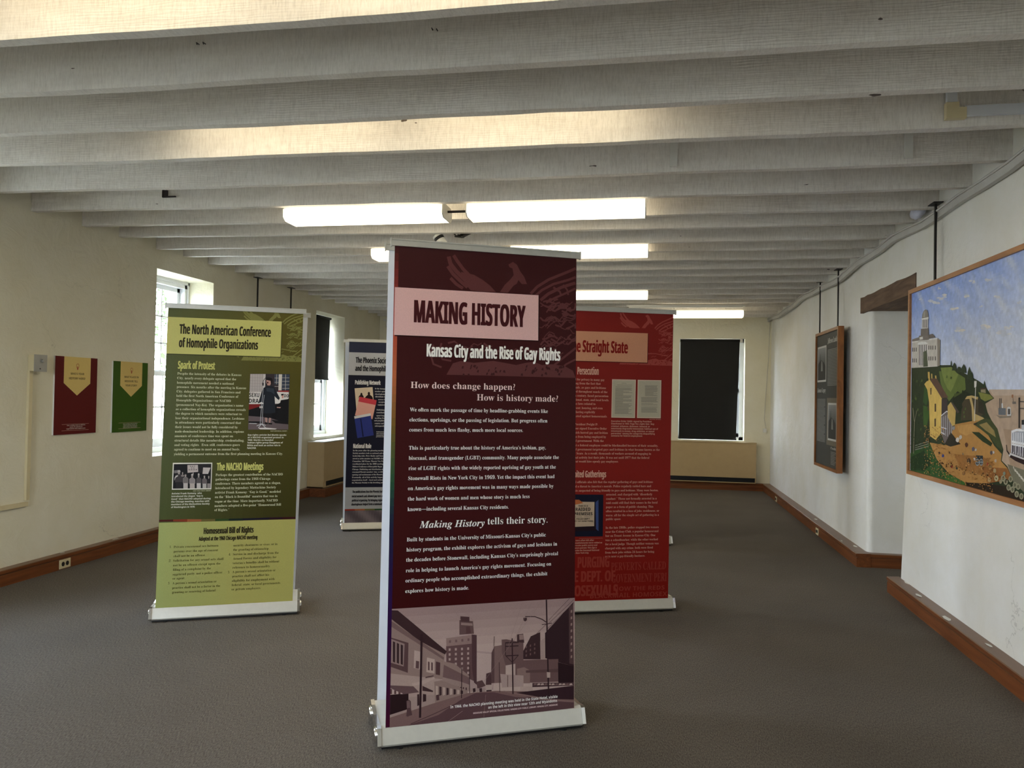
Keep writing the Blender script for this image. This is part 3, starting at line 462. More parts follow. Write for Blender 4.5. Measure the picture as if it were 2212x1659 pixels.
('s', 0.009, [(0.764, 0.563), (0.781, 0.593), (0.799, 0.601), (0.816, 0.587), (0.834, 0.581)]), ('s', 0.012, [(0.737, 0.654), (0.77, 0.666), (0.804, 0.653),
(0.837, 0.643), (0.871, 0.658)]), ('s', 0.012, [(0.8, 0.334), (0.828, 0.318), (0.856, 0.297), (0.883, 0.301), (0.911, 0.324)]), ('s', 0.012, [(0.714, 0.517),
(0.736, 0.493), (0.759, 0.488), (0.781, 0.507), (0.803, 0.521)]), ('s', 0.012, [(0.919, 0.299), (0.939, 0.293), (0.96, 0.314), (0.98, 0.336), (0.996, 0.332)]),
('s', 0.009, [(0.779, 0.48), (0.796, 0.494), (0.814, 0.517), (0.831, 0.517), (0.849, 0.495)]), ('s', 0.009, [(0.784, 0.501), (0.808, 0.523), (0.832, 0.528),
(0.856, 0.508), (0.88, 0.489)]), ('s', 0.006, [(0.933, 0.419), (0.947, 0.43), (0.961, 0.413), (0.975, 0.391), (0.989, 0.392)]), ('s', 0.012, [(0.885, 0.584),
(0.918, 0.572), (0.95, 0.548), (0.983, 0.543), (0.995, 0.561)]), ('s', 0.006, [(0.855, 0.459), (0.885, 0.433), (0.914, 0.421), (0.944, 0.436), (0.974, 0.453)]),
('s', 0.009, [(0.893, 0.582), (0.909, 0.571), (0.926, 0.587), (0.942, 0.612), (0.959, 0.615)]), ('s', 0.012, [(0.733, 0.328), (0.763, 0.334), (0.793, 0.355),
(0.823, 0.36), (0.854, 0.339)]), ('s', 0.012, [(0.719, 0.277), (0.735, 0.302), (0.751, 0.316), (0.767, 0.304), (0.784, 0.285)]), ('s', 0.006, [(0.887, 0.489),
(0.912, 0.521), (0.937, 0.526), (0.962, 0.518), (0.987, 0.53)]), ('s', 0.006, [(0.868, 0.643), (0.893, 0.65), (0.919, 0.638), (0.945, 0.64), (0.971, 0.669)]),
('s', 0.009, [(0.713, 0.645), (0.746, 0.621), (0.778, 0.605), (0.81, 0.615), (0.843, 0.635)]), ('s', 0.009, [(0.904, 0.347), (0.919, 0.331), (0.933, 0.342),
(0.948, 0.368), (0.963, 0.379)]), ('s', 0.009, [(0.754, 0.266), (0.776, 0.269), (0.797, 0.292), (0.818, 0.305), (0.84, 0.291)]), ('s', 0.007, [(0.187, 0.242),
(0.211, 0.268), (0.241, 0.255), (0.271, 0.276)]), ('s', 0.007, [(0.588, 0.151), (0.612, 0.177), (0.644, 0.164), (0.675, 0.185)]), ('s', 0.007, [(0.503, 0.21),
(0.528, 0.236), (0.559, 0.224), (0.59, 0.244)]), ('s', 0.007, [(0.773, 0.172), (0.798, 0.199), (0.83, 0.186), (0.862, 0.207)]), ('s', 0.007, [(0.168, 0.136),
(0.191, 0.162), (0.222, 0.149), (0.251, 0.17)]), ('s', 0.007, [(0.263, 0.219), (0.287, 0.245), (0.317, 0.232), (0.348, 0.253)]), ('s', 0.007, [(0.755, 0.222),
(0.781, 0.248), (0.813, 0.235), (0.844, 0.256)]), ('s', 0.007, [(0.725, 0.256), (0.75, 0.283), (0.782, 0.27), (0.814, 0.291)]), ('s', 0.007, [(0.785, 0.257),
(0.81, 0.284), (0.842, 0.271), (0.874, 0.292)]), ('s', 0.007, [(0.228, 0.192), (0.252, 0.217), (0.283, 0.205), (0.313, 0.225)]), ('s', 0.007, [(0.371, 0.19),
(0.395, 0.216), (0.426, 0.203), (0.457, 0.224)]), ('s', 0.007, [(0.809, 0.183), (0.834, 0.209), (0.867, 0.196), (0.899, 0.217)]), ('s', 0.007, [(0.121, 0.212),
(0.145, 0.238), (0.175, 0.225), (0.205, 0.246)]), ('s', 0.007, [(0.528, 0.204), (0.553, 0.23), (0.584, 0.217), (0.615, 0.238)])], 'HO': [[(0.689, 0.07),
(0.699, 0.066), (0.685, 0.044), (0.681, 0.05)], [(0.311, 0.028), (0.321, 0.024), (0.314, 0.003), (0.304, 0.009)], [(0.731, 0.029), (0.741, 0.025), (0.739, 0.004),
(0.723, 0.009)], [(0.657, 0.058), (0.667, 0.054), (0.659, 0.033), (0.65, 0.038)], [(0.852, 0.076), (0.862, 0.072), (0.865, 0.051), (0.844, 0.056)], [(0.359, 0.028),
(0.369, 0.024), (0.369, 0.003), (0.352, 0.008)], [(0.605, 0.071), (0.615, 0.067), (0.603, 0.045), (0.598, 0.051)], [(0.734, 0.081), (0.744, 0.077), (0.743, 0.056),
(0.727, 0.061)], [(0.222, 0.088), (0.232, 0.084), (0.221, 0.063), (0.215, 0.069)], [(0.765, 0.098), (0.776, 0.094), (0.779, 0.073), (0.758, 0.078)], [(0.411, 0.053),
(0.421, 0.049), (0.413, 0.029), (0.404, 0.034)], [(0.611, 0.1), (0.621, 0.096), (0.614, 0.075), (0.604, 0.08)], [(0.871, 0.101), (0.881, 0.097), (0.879, 0.076),
(0.863, 0.081)], [(0.375, 0.075), (0.385, 0.071), (0.371, 0.05), (0.368, 0.056)], [(0.135, 0.014), (0.145, 0.011), (0.146, -0.01), (0.128, -0.005)], [(0.759, 0.045),
(0.769, 0.041), (0.774, 0.02), (0.752, 0.025)], [(0.243, 0.048), (0.252, 0.044), (0.248, 0.023), (0.235, 0.028)], [(0.574, 0.028), (0.584, 0.024), (0.584, 0.004),
(0.566, 0.009)], [(0.898, 0.107), (0.908, 0.103), (0.906, 0.082), (0.89, 0.087)], [(0.656, 0.047), (0.666, 0.043), (0.664, 0.022), (0.649, 0.027)], [(0.784, 0.088),
(0.794, 0.084), (0.798, 0.063), (0.776, 0.068)], [(0.438, 0.052), (0.448, 0.049), (0.452, 0.028), (0.431, 0.033)], [(0.679, 0.084), (0.689, 0.08), (0.679, 0.059),
(0.671, 0.064)], [(0.375, 0.048), (0.385, 0.044), (0.39, 0.024), (0.368, 0.029)], [(0.84, 0.081), (0.85, 0.078), (0.843, 0.056), (0.833, 0.061)], [(0.773, 0.089),
(0.783, 0.085), (0.776, 0.064), (0.765, 0.069)], [(0.129, 0.077), (0.139, 0.073), (0.135, 0.052), (0.122, 0.057)], [(0.671, 0.058), (0.681, 0.054), (0.673, 0.033),
(0.663, 0.038)], [(0.884, 0.064), (0.894, 0.06), (0.882, 0.038), (0.876, 0.044)], [(0.172, 0.014), (0.182, 0.01), (0.187, -0.011), (0.165, -0.006)], [(0.858, 0.065),
(0.868, 0.061), (0.859, 0.039), (0.85, 0.045)], [(0.19, 0.073), (0.199, 0.069), (0.19, 0.048), (0.183, 0.053)], [(0.865, 0.041), (0.875, 0.037), (0.876, 0.016),
(0.857, 0.021)], [(0.235, 0.076), (0.244, 0.072), (0.236, 0.051), (0.228, 0.056)], [(0.881, 0.103), (0.891, 0.099), (0.892, 0.078), (0.873, 0.083)], [(0.66, 0.064),
(0.67, 0.06), (0.675, 0.039), (0.653, 0.044)], [(0.324, 0.055), (0.334, 0.051), (0.323, 0.03), (0.317, 0.035)], [(0.194, 0.091), (0.203, 0.087), (0.195, 0.067),
(0.187, 0.072)], [(0.213, 0.089), (0.223, 0.086), (0.228, 0.065), (0.206, 0.07)], [(0.346, 0.026), (0.355, 0.022), (0.355, 0.001), (0.338, 0.006)]], 'street': ([(0.0111, 0.4711),
(0.8153, 0.4797), (0.818, 0.0032), (0.0005, -0.0036)], [((176, 150, 144), [(0.1719, 0.3142), (0.4514, 0.2668), (0.4533, 0.1115), (0.271, 0.1143)]), ((190, 164, 156), [(0.3663, 0.2732),
(0.4515, 0.2601), (0.4496, 0.1219), (0.3788, 0.1281)]), ((104, 76, 76), [(0.246, 0.3089), (0.3573, 0.3156), (0.3693, 0.1537), (0.2487, 0.2223)]), ((150, 122, 116), [(0.2455, 0.3409),
(0.3569, 0.3479), (0.3588, 0.3107), (0.2474, 0.3074)]), ((84, 58, 60), [(0.3554, 0.3493), (0.3773, 0.3451), (0.38, 0.138), (0.368, 0.1491), (0.3588, 0.2067)]),
((104, 78, 76), [(0.3013, 0.412), (0.3603, 0.4042), (0.3653, 0.3513), (0.3022, 0.3516)]), ((80, 54, 54), [(0.3053, 0.4279), (0.3446, 0.4228), (0.3449, 0.4012),
(0.3056, 0.4064)]), ((150, 124, 118), [(0.3085, 0.4015), (0.3576, 0.395), (0.3592, 0.3848), (0.3086, 0.3914)]), ((90, 62, 62), [(0.3297, 0.3833), (0.3472, 0.3835),
(0.3526, 0.3549), (0.3315, 0.3536)]), ((178, 152, 144), [(0.2572, 0.2981), (0.2655, 0.2981), (0.2656, 0.2881), (0.2573, 0.2881)]), ((178, 152, 144), [(0.2575, 0.2781),
(0.2658, 0.2781), (0.2659, 0.2681), (0.2576, 0.2681)]), ((178, 152, 144), [(0.2578, 0.2581), (0.2661, 0.2581), (0.2662, 0.2481), (0.2579, 0.2481)]), ((178, 152, 144), [(0.2835, 0.2975),
(0.2918, 0.2975), (0.292, 0.2875), (0.2837, 0.2874)]), ((178, 152, 144), [(0.2838, 0.2774), (0.2921, 0.2775), (0.2923, 0.2674), (0.284, 0.2674)]), ((178, 152, 144), [(0.2841, 0.2574),
(0.2924, 0.2574), (0.2926, 0.2474), (0.2842, 0.2474)]), ((178, 152, 144), [(0.2844, 0.2374), (0.2927, 0.2374), (0.2929, 0.2274), (0.2845, 0.2274)]), ((178, 152, 144), [(0.2847, 0.2174),
(0.293, 0.2174), (0.2932, 0.2074), (0.2848, 0.2074)]), ((178, 152, 144), [(0.31, 0.2969), (0.3183, 0.2969), (0.3185, 0.2869), (0.3101, 0.2868)]), ((178, 152, 144), [(0.3102, 0.2768),
(0.3186, 0.2768), (0.3187, 0.2668), (0.3104, 0.2667)]), ((178, 152, 144), [(0.3105, 0.2567), (0.3189, 0.2567), (0.319, 0.2467), (0.3107, 0.2467)]), ((178, 152, 144), [(0.3108, 0.2366),
(0.3192, 0.2366), (0.3193, 0.2266), (0.3109, 0.2266)]), ((178, 152, 144), [(0.3111, 0.2166), (0.3195, 0.2166), (0.3196, 0.2066), (0.3112, 0.2066)]), ((178, 152, 144), [(0.3114, 0.1966),
(0.3197, 0.1965), (0.3199, 0.1865), (0.3115, 0.1866)]), ((178, 152, 144), [(0.3365, 0.2962), (0.3449, 0.2963), (0.3451, 0.2862), (0.3367, 0.2862)]), ((178, 152, 144), [(0.3368, 0.2761),
(0.3452, 0.2762), (0.3453, 0.2661), (0.3369, 0.2661)]), ((178, 152, 144), [(0.3371, 0.256), (0.3455, 0.256), (0.3456, 0.246), (0.3372, 0.2459)]), ((178, 152, 144), [(0.3373, 0.2359),
(0.3457, 0.2359), (0.3459, 0.2259), (0.3375, 0.2258)]), ((178, 152, 144), [(0.3376, 0.2158), (0.346, 0.2158), (0.3462, 0.2058), (0.3378, 0.2058)]), ((178, 152, 144), [(0.3379, 0.1957),
(0.3463, 0.1957), (0.3464, 0.1857), (0.338, 0.1857)]), ((120, 92, 90), [(0.2581, 0.3313), (0.2664, 0.3314), (0.2665, 0.3207), (0.2582, 0.3206)]), ((120, 92, 90), [(0.2844, 0.3321),
(0.2927, 0.3322), (0.2929, 0.3215), (0.2845, 0.3214)]), ((120, 92, 90), [(0.3108, 0.3329), (0.3192, 0.333), (0.3194, 0.3223), (0.311, 0.3222)]), ((120, 92, 90), [(0.3374, 0.3338),
(0.3458, 0.3338), (0.346, 0.3231), (0.3375, 0.323)]), ((120, 92, 90), [(0.2276, 0.2491), (0.2831, 0.2315), (0.3324, 0.1875), (0.348, 0.1742), (0.3486, 0.1307),
(0.3124, 0.1239), (0.2291, 0.1577)]), ((150, 124, 116), [(0.2276, 0.2491), (0.2831, 0.2342), (0.3338, 0.1901), (0.3479, 0.1769), (0.348, 0.1702), (0.2278, 0.2385)]),
((158, 132, 124), [(0.2287, 0.1841), (0.3119, 0.1572), (0.3505, 0.1406), (0.3509, 0.1172), (0.2711, 0.1063), (0.2298, 0.11)]), ((82, 56, 56), [(0.2374, 0.1503),
(0.2429, 0.1499), (0.2432, 0.1287), (0.2378, 0.1265)]), ((82, 56, 56), [(0.2491, 0.148), (0.2546, 0.1475), (0.2549, 0.1276), (0.2495, 0.1255)]), ((82, 56, 56), [(0.2609, 0.1457),
(0.2664, 0.1452), (0.2667, 0.1266), (0.2612, 0.1244)]), ((82, 56, 56), [(0.2726, 0.1433), (0.2782, 0.1428), (0.2784, 0.1256), (0.2729, 0.1234)]), ((82, 56, 56), [(0.2844, 0.141),
(0.29, 0.1405), (0.2902, 0.1245), (0.2847, 0.1224)]), ((82, 56, 56), [(0.2962, 0.1386), (0.3018, 0.1381), (0.302, 0.1235), (0.2965, 0.1213)]), ((82, 56, 56), [(0.3081, 0.1362),
(0.3136, 0.1358), (0.3138, 0.1224), (0.3083, 0.1203)]), ((82, 56, 56), [(0.3199, 0.1339), (0.3255, 0.1334), (0.3257, 0.1214), (0.3201, 0.1192)]), ((82, 56, 56), [(0.3318, 0.1315),
(0.3374, 0.131), (0.3375, 0.1204), (0.332, 0.1182)]), ((150, 124, 116), [(0.0094, 0.4568), (0.241, 0.2773), (0.233, 0.1705), (0.0114, 0.2153)]), ((62, 40, 42), [(0.0091, 0.4712),
(0.0411, 0.468), (0.2491, 0.2873), (0.2424, 0.2745), (0.1307, 0.3403), (0.011, 0.4384)]), ((120, 94, 90), [(0.0112, 0.4305), (0.2377, 0.2629), (0.2365, 0.2531),
(0.0103, 0.4076)]), ((92, 66, 66), [(0.0112, 0.3618), (0.0877, 0.3335), (0.0872, 0.2123), (0.0108, 0.2446)]), ((150, 124, 118), [(0.0153, 0.355), (0.0717, 0.3307),
(0.0694, 0.2392), (0.0158, 0.2591)]), ((58, 38, 40), [(0.0234, 0.3446), (0.0328, 0.34), (0.0337, 0.2577), (0.025, 0.2623)]), ((58, 38, 40), [(0.0395, 0.3372),
(0.0489, 0.3326), (0.0498, 0.2518), (0.0411, 0.2564)]), ((58, 38, 40), [(0.0557, 0.3298), (0.0651, 0.3252), (0.0659, 0.2458), (0.0571, 0.2504)]), ((186, 160, 150), [(0.1125, 0.3021),
(0.1397, 0.2935), (0.1382, 0.2212), (0.1111, 0.23)]), ((96, 70, 70), [(0.12, 0.2588), (0.1335, 0.2551), (0.1327, 0.225), (0.1192, 0.2287)]), ((190, 164, 152), [(0.1658, 0.2685),
(0.1987, 0.258), (0.1983, 0.1999), (0.1641, 0.2093)]), ((96, 70, 70), [(0.1702, 0.2516), (0.177, 0.2491), (0.1776, 0.2148), (0.1708, 0.2166)]), ((96, 70, 70), [(0.1839, 0.2473),
(0.1907, 0.2454), (0.1913, 0.2123), (0.1844, 0.2142)]), ((86, 60, 60), [(0.2037, 0.249), (0.2222, 0.2429), (0.2217, 0.1913), (0.2038, 0.1961)]), ((176, 150, 140), [(0.0113, 0.2166),
(0.2329, 0.1739), (0.223, 0.1054), (0.0082, 0.1054)]), ((168, 142, 134), [(0.0081, 0.1118), (0.2297, 0.1147), (0.2032, 0.0677), (0.0065, 0.0248)]), ((44, 26, 28), [(0.0104, 0.1297),
(0.0914, 0.1303), (0.0925, 0.0664), (0.0106, 0.0483)]), ((104, 78, 78), [(0.0149, 0.1682), (0.111, 0.156), (0.1357, 0.1296), (0.0674, 0.1272), (0.0164, 0.1577)]),
((92, 64, 64), [(0.0152, 0.1552), (0.0232, 0.1519), (0.0235, 0.1325), (0.0156, 0.1332)]), ((196, 172, 162), [(0.0238, 0.1512), (0.0318, 0.1479), (0.0321, 0.1317),
(0.0242, 0.1324)]), ((92, 64, 64), [(0.0325, 0.1472), (0.0405, 0.1439), (0.0408, 0.1309), (0.0328, 0.1316)]), ((196, 172, 162), [(0.0412, 0.1432), (0.0492, 0.1399),
(0.0494, 0.1301), (0.0414, 0.1309)]), ((92, 64, 64), [(0.0499, 0.1392), (0.0579, 0.1359), (0.0581, 0.1294), (0.0501, 0.1301)]), ((196, 172, 162), [(0.0586, 0.1352),
(0.0667, 0.1319), (0.0667, 0.1286), (0.0587, 0.1293)]), ((72, 48, 50), [(0.1488, 0.1547), (0.194, 0.1304), (0.1927, 0.1252), (0.1491, 0.1343)]), ((60, 38, 40), [(0.1278, 0.1218),
(0.1358, 0.1224), (0.1366, 0.0772), (0.1286, 0.0747)]), ((60, 38, 40), [(0.1514, 0.1217), (0.165, 0.1185), (0.1654, 0.0909), (0.1519, 0.0889)]), ((52, 32, 34), [(0.2078, 0.1199),
(0.2228, 0.1212), (0.2219, 0.0923), (0.2096, 0.0901)]), ((186, 160, 150), [(0.1034, 0.1684), (0.1336, 0.1724), (0.1538, 0.1772), (0.1978, 0.1867), (0.2, 0.1786),
(0.1541, 0.1608), (0.1083, 0.1582)]), ((90, 64, 64), [(0.1604, 0.1898), (0.1943, 0.1936), (0.1957, 0.1895), (0.1618, 0.1845)]), ((150, 124, 116), [(0.1981, 0.1669),
(0.2289, 0.1709), (0.3404, 0.1181), (0.3405, 0.1068), (0.2029, 0.0809)]), ((190, 164, 152), [(0.2046, 0.1499), (0.2142, 0.1471), (0.2147, 0.1114), (0.2053, 0.107)]),
((66, 44, 46), [(0.2197, 0.1459), (0.2293, 0.1431), (0.2298, 0.1107), (0.2203, 0.1069)]), ((190, 164, 152), [(0.2348, 0.142), (0.2445, 0.1391), (0.2449, 0.11),
(0.2353, 0.1069)]), ((66, 44, 46), [(0.25, 0.138), (0.2597, 0.1352), (0.26, 0.1093), (0.2504, 0.1069)]), ((190, 164, 152), [(0.2652, 0.134), (0.2749, 0.1312),
(0.2752, 0.1086), (0.2656, 0.1068)]), ((66, 44, 46), [(0.2804, 0.13), (0.2902, 0.1272), (0.2904, 0.1079), (0.2808, 0.1068)]), ((190, 164, 152), [(0.2957, 0.126),
(0.3055, 0.1232), (0.3057, 0.1072), (0.296, 0.1068)]), ((66, 44, 46), [(0.311, 0.122), (0.3208, 0.1192), (0.321, 0.1065), (0.3113, 0.1067)]), ((128, 100, 96), [(0.4526, 0.2925),
(0.5049, 0.2968), (0.5066, 0.1372), (0.4458, 0.1391)]), ((98, 72, 72), [(0.4429, 0.2675), (0.4554, 0.2923), (0.4572, 0.1415), (0.4423, 0.1394)]), ((110, 84, 82), [(0.4867, 0.3185),
(0.5083, 0.3184), (0.5847, 0.2979), (0.5855, 0.2158), (0.5059, 0.2084), (0.4887, 0.2641)]), ((74, 50, 52), [(0.5552, 0.3356), (0.5836, 0.3364), (0.5884, 0.2977),
(0.5555, 0.3028)]), ((150, 122, 116), [(0.5647, 0.3336), (0.5836, 0.3337), (0.5853, 0.3116), (0.5663, 0.3116)]), ((64, 42, 44), [(0.5843, 0.2637), (0.6175, 0.3231),
(0.6601, 0.3381), (0.664, 0.222), (0.5846, 0.2281)]), ((110, 84, 82), [(0.5944, 0.2835), (0.6002, 0.2845), (0.6003, 0.2749), (0.5944, 0.2739)]), ((110, 84, 82), [(0.5945, 0.2657),
(0.6004, 0.2666), (0.6005, 0.257), (0.5946, 0.2561)]), ((110, 84, 82), [(0.5947, 0.2479), (0.6005, 0.2488), (0.6006, 0.2392), (0.5948, 0.2383)]), ((110, 84, 82), [(0.6134, 0.2876),
(0.6192, 0.2886), (0.6193, 0.279), (0.6135, 0.278)]), ((110, 84, 82), [(0.6135, 0.2698), (0.6194, 0.2707), (0.6195, 0.2611), (0.6136, 0.2602)]), ((110, 84, 82), [(0.6137, 0.2519),
(0.6196, 0.2529), (0.6196, 0.2433), (0.6138, 0.2423)]), ((110, 84, 82), [(0.6324, 0.2918), (0.6383, 0.2927), (0.6384, 0.2831), (0.6325, 0.2821)]), ((110, 84, 82), [(0.6326, 0.2739),
(0.6385, 0.2748), (0.6386, 0.2652), (0.6327, 0.2643)]), ((110, 84, 82), [(0.6328, 0.256), (0.6386, 0.2569), (0.6387, 0.2473), (0.6328, 0.2464)]), ((172, 146, 138), [(0.6604, 0.2994),
(0.684, 0.315), (0.6863, 0.2217), (0.6626, 0.2221)]), ((54, 34, 38), [(0.6824, 0.3324), (0.8124, 0.4567), (0.817, 0.1802), (0.7446, 0.2033), (0.6847, 0.2252)]),
((86, 62, 62), [(0.792, 0.4368), (0.8125, 0.4497), (0.817, 0.1872), (0.7958, 0.1937)]), ((150, 124, 116), [(0.8005, 0.4223), (0.808, 0.4247), (0.8081, 0.4135),
(0.8005, 0.4111)]), ((150, 124, 116), [(0.8006, 0.3943), (0.8082, 0.3966), (0.8083, 0.3854), (0.8007, 0.3831)]), ((150, 124, 116), [(0.8008, 0.3663), (0.8084, 0.3686),
(0.8084, 0.3574), (0.8009, 0.3551)]), ((150, 124, 116), [(0.801, 0.3383), (0.8085, 0.3406), (0.8086, 0.3294), (0.801, 0.3271)]), ((150, 124, 116), [(0.8011, 0.3104),
(0.8087, 0.3126), (0.8088, 0.3015), (0.8012, 0.2992)]), ((150, 124, 116), [(0.8013, 0.2824), (0.8089, 0.2847), (0.8089, 0.2735), (0.8014, 0.2713)]), ((150, 124, 116), [(0.8015, 0.2545),
(0.809, 0.2568), (0.8091, 0.2456), (0.8015, 0.2434)]), ((150, 124, 116), [(0.8016, 0.2267), (0.8092, 0.2289), (0.8092, 0.2177), (0.8017, 0.2155)]), ((112, 84, 82), [(0.549, 0.2268),
(0.7445, 0.2172), (0.7481, 0.1201), (0.55, 0.1301)]), ((140, 112, 106), [(0.5566, 0.1908), (0.5893, 0.195), (0.6151, 0.1792), (0.6156, 0.1245), (0.5573, 0.1295)]),
((96, 70, 70), [(0.5968, 0.1807), (0.7485, 0.1753), (0.7486, 0.1601), (0.5969, 0.1705)]), ((46, 28, 32), [(0.7431, 0.2034), (0.817, 0.1802), (0.8174, 0.1072),
(0.7451, 0.1169)]), ((176, 150, 142), [(0.4825, 0.1751), (0.586, 0.1598), (0.5865, 0.1134), (0.4903, 0.1177)]), ((120, 94, 90), [(0.5135, 0.1671), (0.5171, 0.1668),
(0.5176, 0.118), (0.514, 0.1183)]), ((186, 160, 150), [(0.5719, 0.1147), (0.6282, 0.1111), (0.6284, 0.0893), (0.5721, 0.0929)]), ((80, 56, 58), [(0.6266, 0.1249),
(0.8174, 0.1114), (0.8175, 0.0975), (0.6267, 0.1072)]), ((120, 94, 92), [(0.6339, 0.1216), (0.6442, 0.1221), (0.6472, 0.115), (0.6325, 0.1149)]), ((186, 162, 152), [(0.6501, 0.1202),
(0.6604, 0.1207), (0.6634, 0.1136), (0.6487, 0.1135)]), ((186, 162, 152), [(0.6664, 0.1188), (0.6767, 0.1193), (0.6797, 0.1122), (0.6649, 0.1121)]), ((120, 94, 92), [(0.6826, 0.1174),
(0.693, 0.1179), (0.696, 0.1108), (0.6812, 0.1107)]), ((186, 162, 152), [(0.699, 0.116), (0.7094, 0.1165), (0.7124, 0.1093), (0.6975, 0.1092)]), ((186, 162, 152), [(0.7153, 0.1146),
(0.7257, 0.1151), (0.7288, 0.1079), (0.7139, 0.1078)]), ((120, 94, 92), [(0.7317, 0.1132), (0.7422, 0.1137), (0.7452, 0.1065), (0.7303, 0.1064)]), ((186, 162, 152), [(0.7482, 0.1118),
(0.7587, 0.1123), (0.7617, 0.1051), (0.7467, 0.105)]), ((186, 162, 152), [(0.7647, 0.1104), (0.7752, 0.1108), (0.7782, 0.1037), (0.7632, 0.1036)]), ((120, 94, 92), [(0.7812, 0.1089),
(0.7918, 0.1094), (0.7948, 0.1022), (0.7797, 0.1021)]), ((186, 162, 152), [(0.7978, 0.1075), (0.8084, 0.108), (0.8114, 0.1008), (0.7963, 0.1007)]), ((84, 58, 60), [(0.4205, 0.1816),
(0.4417, 0.1866), (0.4446, 0.1257), (0.419, 0.1266)]), ((96, 70, 70), [(0.3785, 0.1515), (0.4031, 0.1562), (0.419, 0.1313), (0.3824, 0.1211)]), ((190, 166, 156), [(0.4189, 0.1347),
(0.4445, 0.1338), (0.4462, 0.1054), (0.4193, 0.1064)]), ((60, 38, 42), [(0.422, 0.1129), (0.4447, 0.1123), (0.4449, 0.1015), (0.4221, 0.1022)]), ((170, 144, 136), [(0.3486, 0.126),
(0.3598, 0.1271), (0.3614, 0.1116), (0.3503, 0.1099)]), ((60, 38, 42), [(0.3627, 0.1248), (0.3739, 0.1258), (0.3755, 0.1103), (0.3643, 0.1086)]), ((170, 144, 136), [(0.3767, 0.1236),
(0.388, 0.1246), (0.3896, 0.1091), (0.3783, 0.1074)]), ((60, 38, 42), [(0.3908, 0.1224), (0.4021, 0.1234), (0.4037, 0.1078), (0.3924, 0.1061)]), ((170, 144, 136), [(0.4049, 0.1211),
(0.4162, 0.1221), (0.4178, 0.1066), (0.4066, 0.1049)]), ((128, 98, 94), [(0.0005, -0.0049), (0.0095, 0.0374), (0.2029, 0.0809), (0.3405, 0.1081), (0.4605, 0.1068),
(0.6269, 0.0894), (0.8175, 0.0968), (0.818, 0.0018)]), ((96, 68, 70), [(0.0698, -0.0041), (0.2174, 0.0302), (0.313, 0.084), (0.3756, 0.105), (0.4534, 0.1014),
(0.5542, 0.0721), (0.8179, 0.0309), (0.818, 0.0018), (0.4546, -0.0028)]), ((58, 36, 42), [(0.554, 0.0904), (0.8175, 0.0975), (0.8178, 0.0378), (0.6272, 0.0587)]),
((138, 108, 104), [(0.4819, 0.1036), (0.5034, 0.103), (0.7009, 0.052), (0.8179, 0.0309), (0.8179, 0.0254), (0.6936, 0.0451)]), ((150, 122, 116), ('l', 0.0019, [(0.2589, -0.0002),
(0.3206, 0.0368)])), ((150, 122, 116), ('l', 0.0013, [(0.4121, 0.0014), (0.4194, 0.0944)])), ((84, 58, 60), ('l', 0.0031, [(0.103, 0.0055), (0.2036, 0.0381),
(0.3131, 0.0773)])), ((54, 34, 38), ('l', 0.0088, [(0.1418, 0.3653), (0.1409, 0.0265)])), ((60, 38, 42), ('l', 0.0057, [(0.5335, 0.3207), (0.5396, 0.0863)])),
((60, 38, 42), ('l', 0.005, [(0.5027, 0.3038), (0.5635, 0.3022)])), ((60, 38, 42), ('l', 0.0044, [(0.5043, 0.2887), (0.5622, 0.2872)])), ((60, 38, 42),
('l', 0.0044, [(0.5076, 0.249), (0.5626, 0.2476)])), ((60, 38, 42), ('l', 0.0031, [(0.5061, 0.2492), (0.5346, 0.2198), (0.5626, 0.2476)])), ((60, 38, 42),
('l', 0.0031, [(0.5041, 0.3037), (0.5047, 0.2493)])), ((54, 34, 38), ('l', 0.0063, [(0.6872, 0.4764), (0.7008, 0.0657)])), ((62, 40, 44), ('l', 0.0038, [(0.6873, 0.3792),
(0.6686, 0.3922), (0.6351, 0.406), (0.591, 0.4088)])), ((74, 50, 52), [(0.583, 0.4044), (0.5991, 0.4034), (0.5992, 0.3931), (0.5912, 0.3881), (0.5831, 0.3941)]),
((66, 44, 46), ('l', 0.0031, [(0.6673, 0.3694), (0.7134, 0.3733)])), ((60, 38, 42), ('l', 0.0031, [(0.3145, 0.2203), (0.3143, 0.0892)])), ((60, 38, 42),
('l', 0.0025, [(0.3473, 0.221), (0.3489, 0.1074)])), ((70, 46, 50), ('l', 0.0025, [(0.477, 0.2243), (0.4805, 0.099)])), ((60, 38, 42), ('l', 0.0019, [(0.4542, 0.3344),
(0.4525, 0.2938)])), ((70, 48, 50), ('l', 0.0014, [(0.6911, 0.3665), (0.8154, 0.4692)])), ((70, 48, 50), ('l', 0.0014, [(0.6912, 0.3484), (0.8155, 0.4565)])),
((70, 48, 50), ('l', 0.0014, [(0.6984, 0.3868), (0.7956, 0.4752)])), ((70, 48, 50), ('l', 0.0014, [(0.6103, 0.303), (0.6873, 0.3702)])), ((150, 124, 118),
('l', 0.0009, [(0.2656, 0.4733), (0.3083, 0.4116)])), ((150, 124, 118), ('l', 0.0009, [(0.3075, 0.4708), (0.3646, 0.4013)])), ((150, 124, 118), ('l', 0.0009, [(0.5794, 0.4742),
(0.5158, 0.2892)])), ((150, 124, 118), ('l', 0.0009, [(0.6235, 0.4731), (0.5409, 0.3079)])), ((150, 124, 118), ('l', 0.0009, [(0.6694, 0.4746), (0.4102, 0.1488)])),
((186, 162, 152), [(0.6911, 0.1662), (0.7075, 0.1635), (0.7077, 0.1407), (0.6928, 0.142)]), ((90, 64, 66), [(0.0826, 0.0998), (0.0945, 0.1039), (0.1014, 0.0968),
(0.1019, 0.0674), (0.1077, 0.0408), (0.0957, 0.0387), (0.0904, 0.036), (0.0837, 0.0386), (0.0859, 0.0657)]), ((120, 94, 92), [(0.0853, 0.0996), (0.0973, 0.0998),
